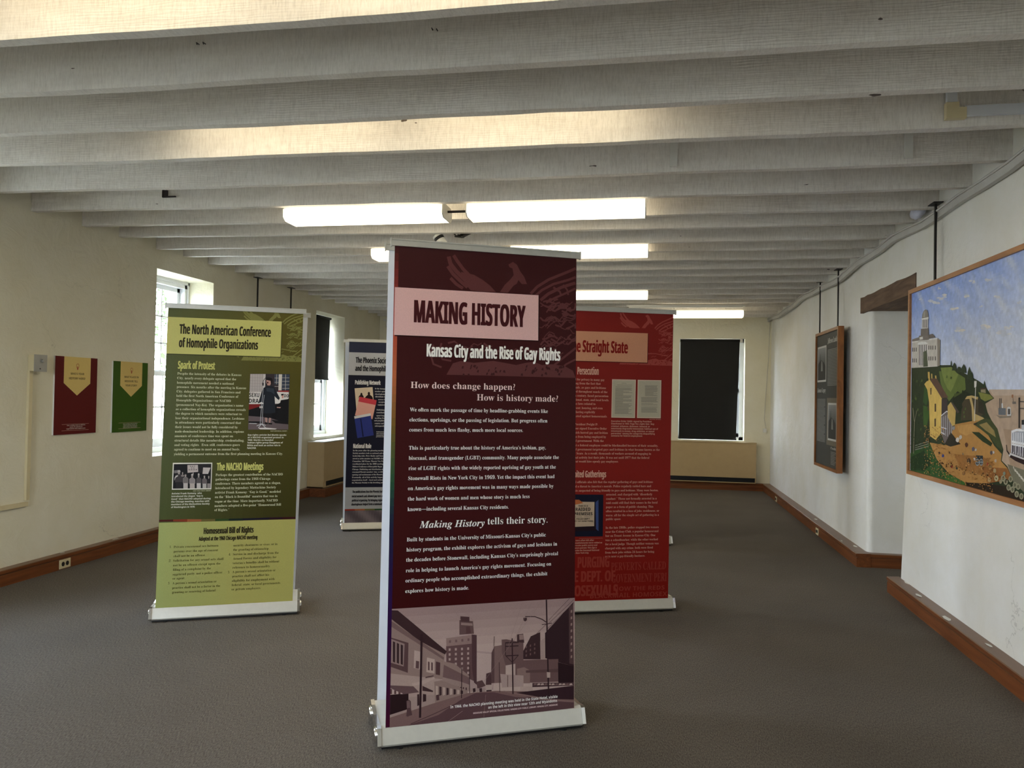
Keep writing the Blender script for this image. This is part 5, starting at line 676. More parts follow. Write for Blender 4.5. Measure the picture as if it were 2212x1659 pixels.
PAINT=[((206,208,220),[(0.521,2.087), (0.512,2.082), (0.474,2.086), (0.435,2.092), (0.426,2.099), (0.445,2.103), (0.474,2.101), (0.503,2.096)]), ((200,206,222),[(0.466,2.101),
(0.448,2.099), (0.422,2.1), (0.39,2.104), (0.39,2.11), (0.393,2.114), (0.422,2.113), (0.443,2.109)]), ((200,206,222),[(0.416,2.112), (0.389,2.111), (0.362,2.11),
(0.326,2.116), (0.323,2.124), (0.322,2.129), (0.362,2.129), (0.392,2.123)]), ((214,216,224),[(0.459,2.098), (0.443,2.095), (0.42,2.094), (0.396,2.1), (0.382,2.107),
(0.388,2.112), (0.42,2.111), (0.45,2.104)]), ((200,206,222),[(0.394,2.116), (0.388,2.109), (0.353,2.111), (0.324,2.119), (0.295,2.128), (0.318,2.133),
(0.352,2.132), (0.394,2.121)]), ((206,208,220),[(0.524,2.12), (0.518,2.116), (0.491,2.119), (0.464,2.123), (0.457,2.128), (0.47,2.131), (0.491,2.129),
(0.511,2.126)]), ((206,208,220),[(0.577,2.109), (0.56,2.108), (0.537,2.109), (0.507,2.113), (0.507,2.118), (0.511,2.122), (0.536,2.121), (0.556,2.118)]),
((200,206,222),[(0.542,2.106), (0.528,2.105), (0.514,2.105), (0.497,2.108), (0.495,2.112), (0.495,2.115), (0.514,2.114), (0.53,2.111)]), ((214,216,224),[(0.546,2.114),
(0.538,2.112), (0.525,2.112), (0.512,2.115), (0.505,2.119), (0.508,2.121), (0.525,2.121), (0.541,2.117)]), ((206,208,220),[(0.572,2.107), (0.568,2.103),
(0.545,2.104), (0.526,2.109), (0.507,2.116), (0.522,2.119), (0.545,2.118), (0.572,2.111)]), ((206,208,220),[(0.629,2.111), (0.624,2.108), (0.604,2.11),
(0.584,2.113), (0.579,2.117), (0.589,2.12), (0.604,2.118), (0.619,2.116)]), ((214,216,224),[(0.623,2.112), (0.607,2.11), (0.585,2.111), (0.557,2.115),
(0.557,2.12), (0.56,2.124), (0.585,2.123), (0.604,2.12)]), ((200,206,222),[(0.612,2.114), (0.597,2.113), (0.584,2.112), (0.565,2.116), (0.564,2.12), (0.563,2.123),
(0.583,2.123), (0.599,2.119)]), ((222,218,216),[(0.629,2.124), (0.613,2.121), (0.59,2.12), (0.566,2.127), (0.552,2.134), (0.558,2.138), (0.589,2.138),
(0.62,2.13)]), ((214,216,224),[(0.585,2.131), (0.582,2.128), (0.567,2.128), (0.556,2.132), (0.543,2.136), (0.553,2.138), (0.567,2.137), (0.585,2.133)]),
((214,216,224),[(0.506,2.19), (0.504,2.189), (0.493,2.19), (0.481,2.192), (0.479,2.195), (0.484,2.196), (0.492,2.195), (0.501,2.193)]), ((214,216,224),[(0.512,2.179),
(0.504,2.178), (0.493,2.179), (0.479,2.181), (0.479,2.184), (0.481,2.186), (0.493,2.185), (0.502,2.183)]), ((222,218,216),[(0.514,2.181), (0.505,2.18),
(0.496,2.18), (0.484,2.183), (0.483,2.185), (0.482,2.187), (0.496,2.187), (0.506,2.185)]), ((222,218,216),[(0.521,2.18), (0.515,2.179), (0.506,2.179),
(0.497,2.181), (0.492,2.184), (0.494,2.186), (0.506,2.185), (0.517,2.182)]), ((206,208,220),[(0.532,2.178), (0.53,2.175), (0.515,2.176), (0.504,2.18),
(0.492,2.184), (0.501,2.186), (0.515,2.185), (0.532,2.18)]), ((200,206,222),[(0.959,2.079), (0.954,2.076), (0.934,2.078), (0.914,2.081), (0.909,2.086),
(0.919,2.088), (0.934,2.086), (0.949,2.084)]), ((200,206,222),[(0.936,2.073), (0.923,2.072), (0.905,2.072), (0.882,2.076), (0.883,2.08), (0.885,2.083),
(0.905,2.082), (0.92,2.08)]), ((200,206,222),[(0.938,2.08), (0.924,2.079), (0.91,2.079), (0.892,2.082), (0.89,2.087), (0.89,2.09), (0.91,2.089), (0.925,2.086)]),
((222,218,216),[(0.928,2.072), (0.918,2.07), (0.905,2.07), (0.89,2.074), (0.882,2.078), (0.886,2.081), (0.905,2.081), (0.923,2.076)]), ((214,216,224),[(0.963,2.072),
(0.96,2.068), (0.942,2.069), (0.927,2.073), (0.913,2.079), (0.924,2.081), (0.942,2.081), (0.963,2.075)]), ((206,208,220),[(1.023,2.141), (1.02,2.139),
(1.008,2.141), (0.995,2.143), (0.992,2.146), (0.998,2.147), (1.008,2.146), (1.017,2.144)]), ((206,208,220),[(1.045,2.138), (1.033,2.137), (1.016,2.138),
(0.995,2.142), (0.995,2.146), (0.997,2.149), (1.016,2.148), (1.03,2.145)]), ((200,206,222),[(1.005,2.155), (0.988,2.154), (0.971,2.153), (0.949,2.158),
(0.947,2.164), (0.947,2.167), (0.971,2.167), (0.99,2.162)]), ((222,218,216),[(1.038,2.148), (1.03,2.146), (1.02,2.146), (1.009,2.15), (1.003,2.153), (1.006,2.155),
(1.02,2.155), (1.033,2.151)]), ((206,208,220),[(0.994,2.154), (0.992,2.152), (0.98,2.153), (0.97,2.156), (0.96,2.16), (0.967,2.162), (0.98,2.161), (0.994,2.157)]),
((200,206,222),[(1.212,2.124), (1.207,2.121), (1.189,2.123), (1.17,2.127), (1.165,2.131), (1.174,2.133), (1.189,2.132), (1.203,2.129)]), ((206,208,220),[(1.229,2.126),
(1.219,2.125), (1.205,2.126), (1.187,2.129), (1.187,2.133), (1.189,2.135), (1.205,2.134), (1.216,2.132)]), ((206,208,220),[(1.249,2.121), (1.236,2.121),
(1.224,2.12), (1.208,2.124), (1.207,2.128), (1.206,2.131), (1.224,2.131), (1.238,2.127)]), ((206,208,220),[(1.21,2.13), (1.199,2.128), (1.183,2.127), (1.166,2.133),
(1.157,2.138), (1.161,2.142), (1.183,2.141), (1.204,2.135)]), ((200,206,222),[(1.211,2.122), (1.208,2.119), (1.195,2.12), (1.185,2.124), (1.174,2.128),
(1.182,2.13), (1.195,2.129), (1.211,2.125)]), ((206,208,220),[(1.324,2.022), (1.321,2.02), (1.309,2.021), (1.297,2.023), (1.294,2.026), (1.3,2.028), (1.309,2.027),
(1.318,2.025)]), ((206,208,220),[(1.313,2.024), (1.305,2.023), (1.295,2.023), (1.282,2.025), (1.282,2.028), (1.283,2.03), (1.295,2.03), (1.304,2.028)]),
((214,216,224),[(1.321,2.023), (1.306,2.022), (1.292,2.021), (1.274,2.025), (1.272,2.03), (1.271,2.033), (1.292,2.033), (1.308,2.029)]), ((206,208,220),[(1.345,2.015),
(1.334,2.013), (1.318,2.012), (1.301,2.017), (1.292,2.022), (1.296,2.026), (1.318,2.026), (1.339,2.021)]), ((206,208,220),[(1.349,2.015), (1.345,2.011),
(1.328,2.012), (1.314,2.017), (1.299,2.022), (1.31,2.025), (1.328,2.025), (1.349,2.019)]), ((222,218,216),[(0.775,2.022), (0.769,2.019), (0.745,2.021),
(0.72,2.024), (0.714,2.029), (0.726,2.032), (0.745,2.031), (0.763,2.028)]), ((200,206,222),[(0.781,2.019), (0.77,2.018), (0.756,2.019), (0.738,2.021),
(0.738,2.024), (0.74,2.027), (0.756,2.026), (0.768,2.024)]), ((222,218,216),[(0.82,2.019), (0.802,2.017), (0.784,2.016), (0.761,2.02), (0.759,2.026), (0.758,2.029),
(0.784,2.03), (0.804,2.026)]), ((222,218,216),[(0.773,2.021), (0.76,2.018), (0.743,2.017), (0.725,2.022), (0.715,2.027), (0.719,2.031), (0.743,2.031),
(0.766,2.026)]), ((222,218,216),[(0.742,2.023), (0.738,2.018), (0.714,2.018), (0.695,2.024), (0.676,2.03), (0.691,2.034), (0.714,2.033), (0.742,2.027)]),
((206,208,220),[(0.181,2.154), (0.177,2.152), (0.159,2.154), (0.142,2.157), (0.137,2.16), (0.146,2.162), (0.159,2.16), (0.173,2.158)]), ((222,218,216),[(0.183,2.155),
(0.172,2.154), (0.157,2.155), (0.138,2.158), (0.138,2.161), (0.14,2.163), (0.157,2.162), (0.169,2.16)]), ((214,216,224),[(0.199,2.151), (0.186,2.15), (0.173,2.15),
(0.157,2.153), (0.155,2.157), (0.155,2.159), (0.173,2.159), (0.187,2.156)]), ((214,216,224),[(0.191,2.157), (0.185,2.156), (0.177,2.156), (0.169,2.158),
(0.164,2.161), (0.166,2.162), (0.177,2.162), (0.188,2.16)]), ((200,206,222),[(0.19,2.153), (0.187,2.15), (0.171,2.151), (0.158,2.155), (0.145,2.159), (0.155,2.161),
(0.171,2.16), (0.19,2.156)]), ((200,206,222),[(1.138,1.991), (1.136,1.99), (1.129,1.991), (1.122,1.992), (1.12,1.993), (1.123,1.994), (1.129,1.994), (1.134,1.993)]),
((206,208,220),[(1.12,1.991), (1.114,1.99), (1.105,1.99), (1.093,1.992), (1.094,1.994), (1.095,1.996), (1.105,1.996), (1.112,1.995)]), ((214,216,224),[(1.143,1.993),
(1.134,1.992), (1.125,1.992), (1.114,1.994), (1.113,1.997), (1.113,1.998), (1.125,1.999), (1.135,1.997)]), ((206,208,220),[(1.137,1.993), (1.133,1.992),
(1.127,1.991), (1.121,1.993), (1.118,1.995), (1.119,1.996), (1.127,1.996), (1.134,1.994)]), ((200,206,222),[(1.131,1.99), (1.13,1.989), (1.122,1.989),
(1.115,1.991), (1.109,1.993), (1.114,1.995), (1.122,1.994), (1.131,1.992)]), ((206,208,220),[(0.848,1.886), (0.841,1.881), (0.809,1.883), (0.776,1.887),
(0.768,1.894), (0.784,1.898), (0.808,1.897), (0.833,1.894)]), ((222,218,216),[(0.853,1.88), (0.84,1.878), (0.823,1.878), (0.801,1.88), (0.802,1.884), (0.804,1.887),
(0.823,1.887), (0.838,1.886)]), ((222,218,216),[(0.915,1.878), (0.892,1.876), (0.87,1.873), (0.841,1.878), (0.839,1.885), (0.838,1.89), (0.87,1.891), (0.895,1.886)]),
((214,216,224),[(0.818,1.883), (0.803,1.88), (0.783,1.878), (0.761,1.883), (0.749,1.889), (0.754,1.894), (0.782,1.895), (0.81,1.889)]), ((200,206,222),[(0.847,1.896),
(0.842,1.889), (0.812,1.889), (0.788,1.896), (0.763,1.903), (0.782,1.908), (0.812,1.908), (0.847,1.901)]), ((222,218,216),[(1.195,1.879), (1.187,1.874),
(1.155,1.876), (1.122,1.88), (1.114,1.887), (1.13,1.892), (1.155,1.89), (1.179,1.887)]), ((206,208,220),[(1.251,1.861), (1.236,1.858), (1.214,1.858), (1.187,1.861),
(1.188,1.867), (1.191,1.871), (1.214,1.871), (1.232,1.869)]), ((222,218,216),[(1.245,1.868), (1.22,1.865), (1.197,1.863), (1.166,1.868), (1.163,1.876),
(1.162,1.881), (1.197,1.882), (1.224,1.878)]), ((200,206,222),[(1.188,1.865), (1.172,1.861), (1.151,1.859), (1.128,1.865), (1.115,1.872), (1.12,1.877),
(1.15,1.878), (1.179,1.872)]), ((206,208,220),[(1.162,1.881), (1.158,1.876), (1.137,1.876), (1.12,1.881), (1.102,1.886), (1.116,1.89), (1.137,1.89), (1.162,1.885)]),
((214,216,224),[(1.481,1.809), (1.477,1.805), (1.456,1.807), (1.435,1.809), (1.429,1.814), (1.44,1.817), (1.455,1.817), (1.471,1.815)]), ((206,208,220),[(1.412,1.825),
(1.39,1.82), (1.358,1.82), (1.317,1.824), (1.317,1.833), (1.322,1.839), (1.357,1.839), (1.384,1.836)]), ((200,206,222),[(1.437,1.808), (1.414,1.805), (1.392,1.802),
(1.361,1.806), (1.359,1.814), (1.358,1.82), (1.391,1.822), (1.417,1.817)]), ((200,206,222),[(1.427,1.823), (1.412,1.819), (1.391,1.817), (1.369,1.822),
(1.356,1.83), (1.361,1.835), (1.391,1.837), (1.419,1.83)]), ((214,216,224),[(1.357,1.824), (1.353,1.818), (1.332,1.818), (1.314,1.823), (1.297,1.829),
(1.31,1.833), (1.331,1.834), (1.357,1.828)]), ((214,216,224),[(1.439,1.848), (1.435,1.845), (1.415,1.846), (1.396,1.848), (1.391,1.853), (1.401,1.856),
(1.415,1.855), (1.43,1.853)]), ((222,218,216),[(1.489,1.847), (1.48,1.845), (1.469,1.845), (1.455,1.846), (1.455,1.85), (1.457,1.852), (1.469,1.852), (1.479,1.851)]),
((206,208,220),[(1.51,1.842), (1.499,1.84), (1.489,1.839), (1.475,1.842), (1.473,1.845), (1.473,1.848), (1.489,1.849), (1.501,1.847)]), ((206,208,220),[(1.431,1.838),
(1.422,1.836), (1.41,1.834), (1.397,1.838), (1.39,1.842), (1.393,1.845), (1.41,1.846), (1.426,1.842)]), ((214,216,224),[(1.469,1.839), (1.466,1.834), (1.448,1.834),
(1.434,1.838), (1.419,1.843), (1.43,1.847), (1.448,1.848), (1.469,1.842)]), ((222,218,216),[(1.568,1.958), (1.565,1.956), (1.55,1.957), (1.535,1.959),
(1.531,1.963), (1.538,1.965), (1.55,1.964), (1.561,1.963)]), ((206,208,220),[(1.574,1.955), (1.565,1.954), (1.554,1.954), (1.539,1.956), (1.539,1.96),
(1.54,1.962), (1.553,1.962), (1.563,1.96)]), ((200,206,222),[(1.577,1.957), (1.569,1.957), (1.561,1.956), (1.551,1.958), (1.55,1.961), (1.55,1.963), (1.561,1.963),
(1.57,1.961)]), ((214,216,224),[(1.581,1.963), (1.576,1.961), (1.568,1.961), (1.56,1.963), (1.555,1.966), (1.557,1.968), (1.568,1.969), (1.578,1.966)]),
((200,206,222),[(1.568,1.959), (1.566,1.956), (1.552,1.956), (1.54,1.96), (1.529,1.964), (1.538,1.967), (1.552,1.967), (1.568,1.962)]), ((184,160,138),[(1.228,1.528),
(1.609,1.523), (1.695,1.522), (2.087,1.518), (2.094,1.005), (1.537,0.99), (1.353,1.142), (1.148,1.403)]), ((196,176,158),[(1.233,1.528), (2.087,1.518),
(2.088,1.493), (1.278,1.495)]), ((172,146,122),[(1.397,1.321), (2.09,1.313), (2.092,1.098), (1.492,1.091)]), ((46,58,36),[(0.006,1.695), (0.539,1.69),
(0.712,1.683), (0.756,1.664), (0.815,1.647), (0.893,1.629), (1.028,1.595), (1.101,1.576), (1.176,1.551), (1.248,1.5), (1.289,1.48), (1.183,1.45), (1.21,1.404),
(1.261,1.36), (1.331,1.318), (1.37,1.254), (1.399,1.212), (1.381,1.154), (1.446,1.129), (1.501,1.07), (1.704,0.988), (1.996,0.991), (1.618,0.951), (0.007,0.961)]),
((98,114,56),[(0.512,1.652), (0.751,1.644), (0.91,1.599), (0.923,1.531), (0.852,1.511), (0.803,1.522), (0.754,1.497), (0.678,1.461), (0.625,1.497), (0.542,1.572)]),
((122,136,70),[(0.539,1.673), (0.712,1.671), (0.813,1.622), (0.753,1.558), (0.703,1.518), (0.65,1.539), (0.596,1.587)]), ((74,88,44),[(0.754,1.507), (0.9,1.516),
(0.853,1.482), (0.755,1.456)]), ((34,44,28),[(0.729,1.477), (0.912,1.521), (1.038,1.496), (0.878,1.447), (0.855,1.387), (0.781,1.396)]), ((128,132,66),[(1.092,1.515),
(1.238,1.5), (1.279,1.48), (1.178,1.463), (1.125,1.477)]), ((150,140,110),[(1.124,1.535), (1.181,1.537), (1.187,1.509), (1.124,1.514)]), ((80,60,50),[(1.113,1.536),
(1.187,1.539), (1.202,1.53), (1.124,1.528)]), ((76,68,50),[(0.872,1.45), (0.941,1.491), (0.993,1.496), (1.093,1.484), (1.152,1.449), (1.174,1.394), (1.04,1.358),
(0.856,1.348)]), ((190,164,108),[(0.913,1.474), (0.941,1.492), (1.004,1.496), (1.092,1.487), (1.082,1.472), (1.004,1.484), (1.028,1.439), (1.051,1.392),
(1.148,1.375), (1.18,1.367), (1.018,1.343), (1.005,1.429), (0.976,1.477)]), ((54,50,38),[(1.093,1.477), (1.157,1.449), (1.179,1.385), (1.094,1.402)]),
((182,134,74),[(0.363,1.189), (0.619,1.187), (0.709,1.262), (0.777,1.323), (1.018,1.35), (1.154,1.361), (1.128,1.337), (1.212,1.286), (1.293,1.227), (1.38,1.189),
(1.372,1.151), (1.446,1.12), (1.217,1.008), (0.935,0.988), (0.689,1.017), (0.484,1.09)]), ((196,150,88),[(0.808,1.316), (1.019,1.334), (1.107,1.299), (0.929,1.262),
(0.833,1.277)]), ((160,110,58),[(0.762,1.143), (1.152,1.158), (1.305,1.129), (1.154,1.052), (0.862,1.061)]), ((150,98,52),[(1.153,1.102), (1.446,1.12),
(1.501,1.07), (1.217,1.017)]), ((66,76,44),[(1.03,1.334), (1.18,1.371), (1.251,1.364), (1.331,1.318), (1.37,1.249), (1.39,1.207), (1.313,1.228), (1.253,1.269),
(1.15,1.301)]), ((150,130,80),[(1.106,1.332), (1.201,1.349), (1.292,1.307), (1.312,1.272), (1.191,1.303)]), ((44,58,32),[(1.008,1.288), (1.107,1.29), (1.273,1.239),
(1.254,1.22), (1.151,1.241)]), ((44,34,22),[(0.923,0.989), (1.217,1.017), (1.448,1.026), (1.704,0.988), (1.927,0.981), (1.618,0.96), (0.958,0.962)]), ((48,82,38),[(-0.0,1.092),
(0.363,1.187), (0.498,1.081), (0.623,1.026), (0.958,0.983), (0.935,0.96), (0.004,0.966)]), ((60,104,44),[(0.596,1.015), (0.765,1.007), (0.935,0.988), (0.865,0.96),
(0.637,0.978)]), ((34,58,30),[(0.001,1.063), (0.262,1.128), (0.413,1.052), (0.265,0.994), (0.003,0.975)]), ((60,92,40),[(0.238,1.431), (0.345,1.421), (0.344,1.354),
(0.296,1.275), (0.249,1.296)]), ((54,84,40),[(0.258,1.56), (0.319,1.537), (0.343,1.481), (0.299,1.431), (0.237,1.453)]), ((214,180,96),[(0.257,1.574),
(0.343,1.61), (0.564,1.482), (0.56,1.262), (0.467,1.211), (0.368,1.232), (0.347,1.454), (0.312,1.537)]), ((98,72,58),[(0.355,1.609), (0.471,1.61), (0.667,1.484),
(0.56,1.48)]), ((66,56,56),[(0.56,1.474), (0.654,1.48), (0.656,1.383), (0.643,1.29), (0.56,1.262)]), ((110,100,96),[(0.552,1.36), (0.64,1.398), (0.706,1.384),
(0.752,1.294), (0.619,1.192), (0.555,1.265)]), ((206,172,92),[(0.319,1.654), (0.351,1.653), (0.358,1.608), (0.325,1.598)]), ((196,164,90),[(0.38,1.641),
(0.398,1.639), (0.402,1.607), (0.381,1.61)]), ((196,164,90),[(0.445,1.627), (0.468,1.626), (0.474,1.605), (0.448,1.609)]), ((84,66,48),[(0.444,1.444),
(0.469,1.445), (0.471,1.394), (0.445,1.392)]), ((84,66,48),[(0.443,1.347), (0.469,1.35), (0.47,1.299), (0.445,1.296)]), ((84,66,48),[(0.365,1.546), (0.389,1.548),
(0.387,1.504), (0.369,1.502)]), ((84,66,48),[(0.321,1.429), (0.342,1.426), (0.342,1.396), (0.321,1.398)]), ((206,206,210), ('l',0.006,[(0.563,1.36), (0.566,1.255)])),
((206,206,210), ('l',0.006,[(0.596,1.366), (0.598,1.251)])), ((206,206,210), ('l',0.006,[(0.628,1.372), (0.631,1.247)])), ((206,206,210), ('l',0.006,[(0.659,1.378),
(0.662,1.244)])), ((206,206,210), ('l',0.006,[(0.69,1.384), (0.694,1.24)])), ((206,206,210), ('l',0.006,[(0.721,1.39), (0.725,1.237)])), ((206,206,210),
('l',0.007,[(0.554,1.368), (0.64,1.398), (0.706,1.395)])), ((206,206,210), ('l',0.007,[(0.555,1.297), (0.643,1.29)])), ((206,206,210), ('l',0.007,[(0.556,1.265),
(0.617,1.255)])), ((196,166,96),[(0.659,1.432), (0.707,1.457), (0.784,1.406), (0.773,1.318), (0.733,1.311), (0.661,1.363)]), ((84,72,66),[(0.704,1.458),
(0.736,1.453), (0.838,1.397), (0.806,1.39), (0.781,1.406)]), ((48,44,34),[(0.616,1.192), (0.711,1.272), (0.822,1.222), (0.859,1.209), (0.71,1.184)]), ((220,216,206),
('l',0.008,[(1.058,1.553), (1.052,1.449), (1.047,1.349)])), ((222,218,210),[(1.039,1.578), (1.071,1.578), (1.067,1.546), (1.041,1.54)]), ((50,44,38),[(1.035,1.337),
(1.082,1.343), (1.085,1.336), (1.041,1.327)]), ((140,128,112),[(1.308,1.393), (1.358,1.375), (1.478,1.382), (1.499,1.41), (1.469,1.39), (1.358,1.387)]),
((108,112,118),[(1.34,1.429), (1.423,1.429), (1.423,1.393), (1.341,1.393)]), ((206,206,206),[(1.437,1.432), (1.455,1.438), (1.477,1.433), (1.482,1.392),
(1.438,1.389)]), ((90,84,80),[(1.446,1.426), (1.47,1.426), (1.472,1.398), (1.446,1.397)]), ((70,66,66), ('l',0.009,[(1.353,1.48), (1.355,1.427)])), ((70,66,66),
('l',0.009,[(1.37,1.48), (1.372,1.427)])), ((214,214,214),[(1.374,1.453), (1.389,1.455), (1.393,1.43), (1.376,1.429)]), ((120,112,106),[(1.491,1.463),
(1.53,1.464), (1.532,1.452), (1.495,1.451)]), ((90,80,70), ('l',0.005,[(1.496,1.499), (1.502,1.463)])), ((160,110,80),[(1.485,1.499), (1.504,1.499), (1.503,1.482),
(1.485,1.484)]), ((46,28,30),[(1.465,1.18), (1.535,1.164), (1.615,1.154), (1.779,1.143), (2.06,1.148), (2.059,1.173), (1.614,1.185), (1.481,1.202)]), ((210,206,204),[(1.456,1.19),
(1.477,1.202), (1.614,1.186), (2.059,1.177), (2.059,1.168), (1.614,1.178), (1.481,1.191), (1.468,1.18)]), ((110,104,108),[(1.489,1.248), (1.613,1.245),
(2.058,1.253), (2.059,1.181), (1.614,1.187), (1.481,1.202)]), ((170,172,180),[(1.488,1.307), (1.612,1.321), (2.057,1.333), (2.058,1.253), (1.613,1.251),
(1.489,1.253)]), ((228,228,230), ('l',0.012,[(1.485,1.309), (1.541,1.321), (1.612,1.323), (2.057,1.337)])), ((228,228,230), ('l',0.012,[(1.485,1.26), (1.613,1.255),
(2.058,1.257)])), ((228,228,230), ('l',0.009,[(1.486,1.247), (1.613,1.242), (2.059,1.244)])), ((228,228,230), ('l',0.007,[(1.488,1.306), (1.488,1.203)])),
((228,228,230), ('l',0.007,[(1.511,1.307), (1.511,1.201)])), ((228,228,230), ('l',0.007,[(1.534,1.308), (1.534,1.199)])), ((228,228,230), ('l',0.007,[(1.556,1.308),
(1.557,1.197)])), ((228,228,230), ('l',0.007,[(1.579,1.309), (1.579,1.194)])), ((228,228,230), ('l',0.007,[(1.601,1.309), (1.601,1.192)])), ((228,228,230),
('l',0.007,[(1.622,1.31), (1.622,1.19)])), ((228,228,230), ('l',0.007,[(1.644,1.311), (1.644,1.188)])), ((228,228,230), ('l',0.007,[(1.665,1.311), (1.665,1.186)])),
((228,228,230), ('l',0.007,[(1.686,1.312), (1.686,1.185)])), ((228,228,230), ('l',0.007,[(1.707,1.312), (1.707,1.183)])), ((228,228,230), ('l',0.007,[(1.727,1.313),
(1.727,1.181)])), ((228,228,230), ('l',0.007,[(1.747,1.313), (1.748,1.179)])), ((228,228,230), ('l',0.007,[(1.767,1.314), (1.768,1.177)])), ((228,228,230),
('l',0.007,[(1.787,1.315), (1.788,1.175)])), ((228,228,230), ('l',0.007,[(1.807,1.315), (1.807,1.173)])), ((228,228,230), ('l',0.007,[(1.826,1.316), (1.827,1.171)])),
((228,228,230), ('l',0.007,[(1.845,1.316), (1.846,1.17)])), ((228,228,230), ('l',0.007,[(1.864,1.317), (1.865,1.168)])), ((228,228,230), ('l',0.007,[(1.883,1.317),
(1.884,1.166)])), ((228,228,230), ('l',0.007,[(1.902,1.318), (1.902,1.164)])), ((228,228,230), ('l',0.007,[(1.92,1.318), (1.921,1.163)])), ((228,228,230),
('l',0.007,[(1.938,1.319), (1.939,1.161)])), ((228,228,230), ('l',0.007,[(1.956,1.319), (1.957,1.159)])), ((60,54,66),[(1.5,1.24), (1.512,1.24), (1.511,1.209),
(1.501,1.209)]), ((60,54,66),[(1.544,1.24), (1.556,1.24), (1.555,1.208), (1.544,1.208)]), ((60,54,66),[(1.586,1.24), (1.598,1.24), (1.597,1.207), (1.587,1.207)]),
((60,54,66),[(1.628,1.241), (1.64,1.24), (1.639,1.206), (1.629,1.206)]), ((60,54,66),[(1.669,1.241), (1.68,1.241), (1.679,1.205), (1.67,1.205)]), ((60,54,66),[(1.709,1.241),
(1.72,1.241), (1.719,1.204), (1.71,1.204)]), ((60,54,66),[(1.748,1.241), (1.759,1.241), (1.758,1.203), (1.749,1.203)]), ((60,54,66),[(1.787,1.241), (1.797,1.241),
(1.796,1.202), (1.787,1.202)]), ((60,54,66),[(1.824,1.242), (1.835,1.242), (1.834,1.201), (1.825,1.201)]), ((60,54,66),[(1.861,1.242), (1.871,1.242), (1.87,1.2),
(1.862,1.2)]), ((60,54,66),[(1.897,1.242), (1.907,1.242), (1.906,1.199), (1.898,1.199)]), ((60,54,66),[(1.932,1.242), (1.942,1.242), (1.941,1.198), (1.933,1.199)]),
((54,48,46), ('l',0.016,[(1.566,1.484), (1.568,1.332)])), ((90,84,80), ('l',0.006,[(1.573,1.464), (1.664,1.462)])), ((90,84,80), ('l',0.006,[(1.573,1.43),
(1.665,1.429)])), ((54,48,46), ('l',0.016,[(1.68,1.494), (1.682,1.336)])), ((196,196,200),[(1.591,1.37), (1.776,1.379), (1.791,1.332), (1.592,1.324)]),
((36,40,42),[(1.591,1.372), (1.616,1.375), (1.617,1.35), (1.593,1.349)]), ((54,44,40), ('l',0.01,[(1.435,1.24), (1.44,1.21), (1.468,1.193)])), ((120,116,96),[(1.446,1.142),
(1.615,1.128), (1.702,1.092), (1.704,0.988), (1.51,1.059)]), ((206,200,186), ('l',0.006,[(1.509,1.135), (1.527,1.115), (1.553,1.111)])), ((206,200,186),
('l',0.006,[(1.531,1.124), (1.549,1.105), (1.574,1.101)])), ((206,200,186), ('l',0.006,[(1.553,1.113), (1.57,1.094), (1.596,1.091)])), ((206,200,186),
('l',0.006,[(1.574,1.103), (1.592,1.084), (1.617,1.081)])), ((206,200,186), ('l',0.006,[(1.596,1.093), (1.613,1.074), (1.638,1.071)])), ((150,146,118),[(1.486,1.026),
(1.479,1.013), (1.462,1.006), (1.445,1.009), (1.437,1.02), (1.444,1.033), (1.461,1.04), (1.479,1.037)]), ((110,106,84),[(1.475,1.025), (1.469,1.015), (1.455,1.014),
(1.448,1.022), (1.455,1.031), (1.468,1.033)]), ((150,146,118),[(1.527,1.021), (1.521,1.008), (1.504,1.001), (1.487,1.004), (1.48,1.015), (1.487,1.028),
(1.503,1.035), (1.52,1.032)]), ((110,106,84),[(1.517,1.019), (1.51,1.01), (1.497,1.008), (1.49,1.016), (1.497,1.026), (1.51,1.027)]), ((150,146,118),[(1.571,1.003),
(1.564,0.99), (1.548,0.983), (1.531,0.986), (1.524,0.997), (1.531,1.01), (1.547,1.017), (1.564,1.014)]), ((110,106,84),[(1.561,1.002), (1.554,0.992), (1.541,0.99),
(1.535,0.998), (1.541,1.008), (1.554,1.009)]), ((150,146,118),[(1.618,0.999), (1.612,0.986), (1.596,0.979), (1.58,0.982), (1.573,0.993), (1.579,1.005),
(1.595,1.012), (1.611,1.009)]), ((110,106,84),[(1.608,0.997), (1.602,0.988), (1.589,0.986), (1.583,0.994), (1.589,1.003), (1.602,1.005)]), ((150,146,118),[(1.454,1.052),
(1.447,1.039), (1.43,1.032), (1.412,1.036), (1.405,1.047), (1.412,1.06), (1.429,1.067), (1.447,1.064)]), ((110,106,84),[(1.443,1.051), (1.436,1.041), (1.423,1.04),
(1.416,1.048), (1.422,1.058), (1.436,1.059)]), ((150,146,118),[(1.551,1.046), (1.545,1.034), (1.528,1.027), (1.511,1.03), (1.504,1.041), (1.511,1.054),
(1.528,1.06), (1.544,1.057)]), ((110,106,84),[(1.541,1.045), (1.535,1.036), (1.521,1.034), (1.515,1.042), (1.521,1.052), (1.534,1.053)]), ((150,146,118),[(1.585,1.042),
(1.579,1.03), (1.563,1.023), (1.546,1.026), (1.539,1.037), (1.546,1.049), (1.562,1.056), (1.579,1.053)]), ((110,106,84),[(1.575,1.041), (1.569,1.031),
(1.556,1.03), (1.55,1.038), (1.556,1.047), (1.569,1.049)]), ((150,146,118),[(1.669,0.991), (1.663,0.979), (1.647,0.972), (1.632,0.974), (1.625,0.985),
(1.631,0.998), (1.647,1.004), (1.662,1.002)]), ((110,106,84),[(1.659,0.99), (1.653,0.98), (1.641,0.979), (1.635,0.986), (1.641,0.996), (1.653,0.997)]),
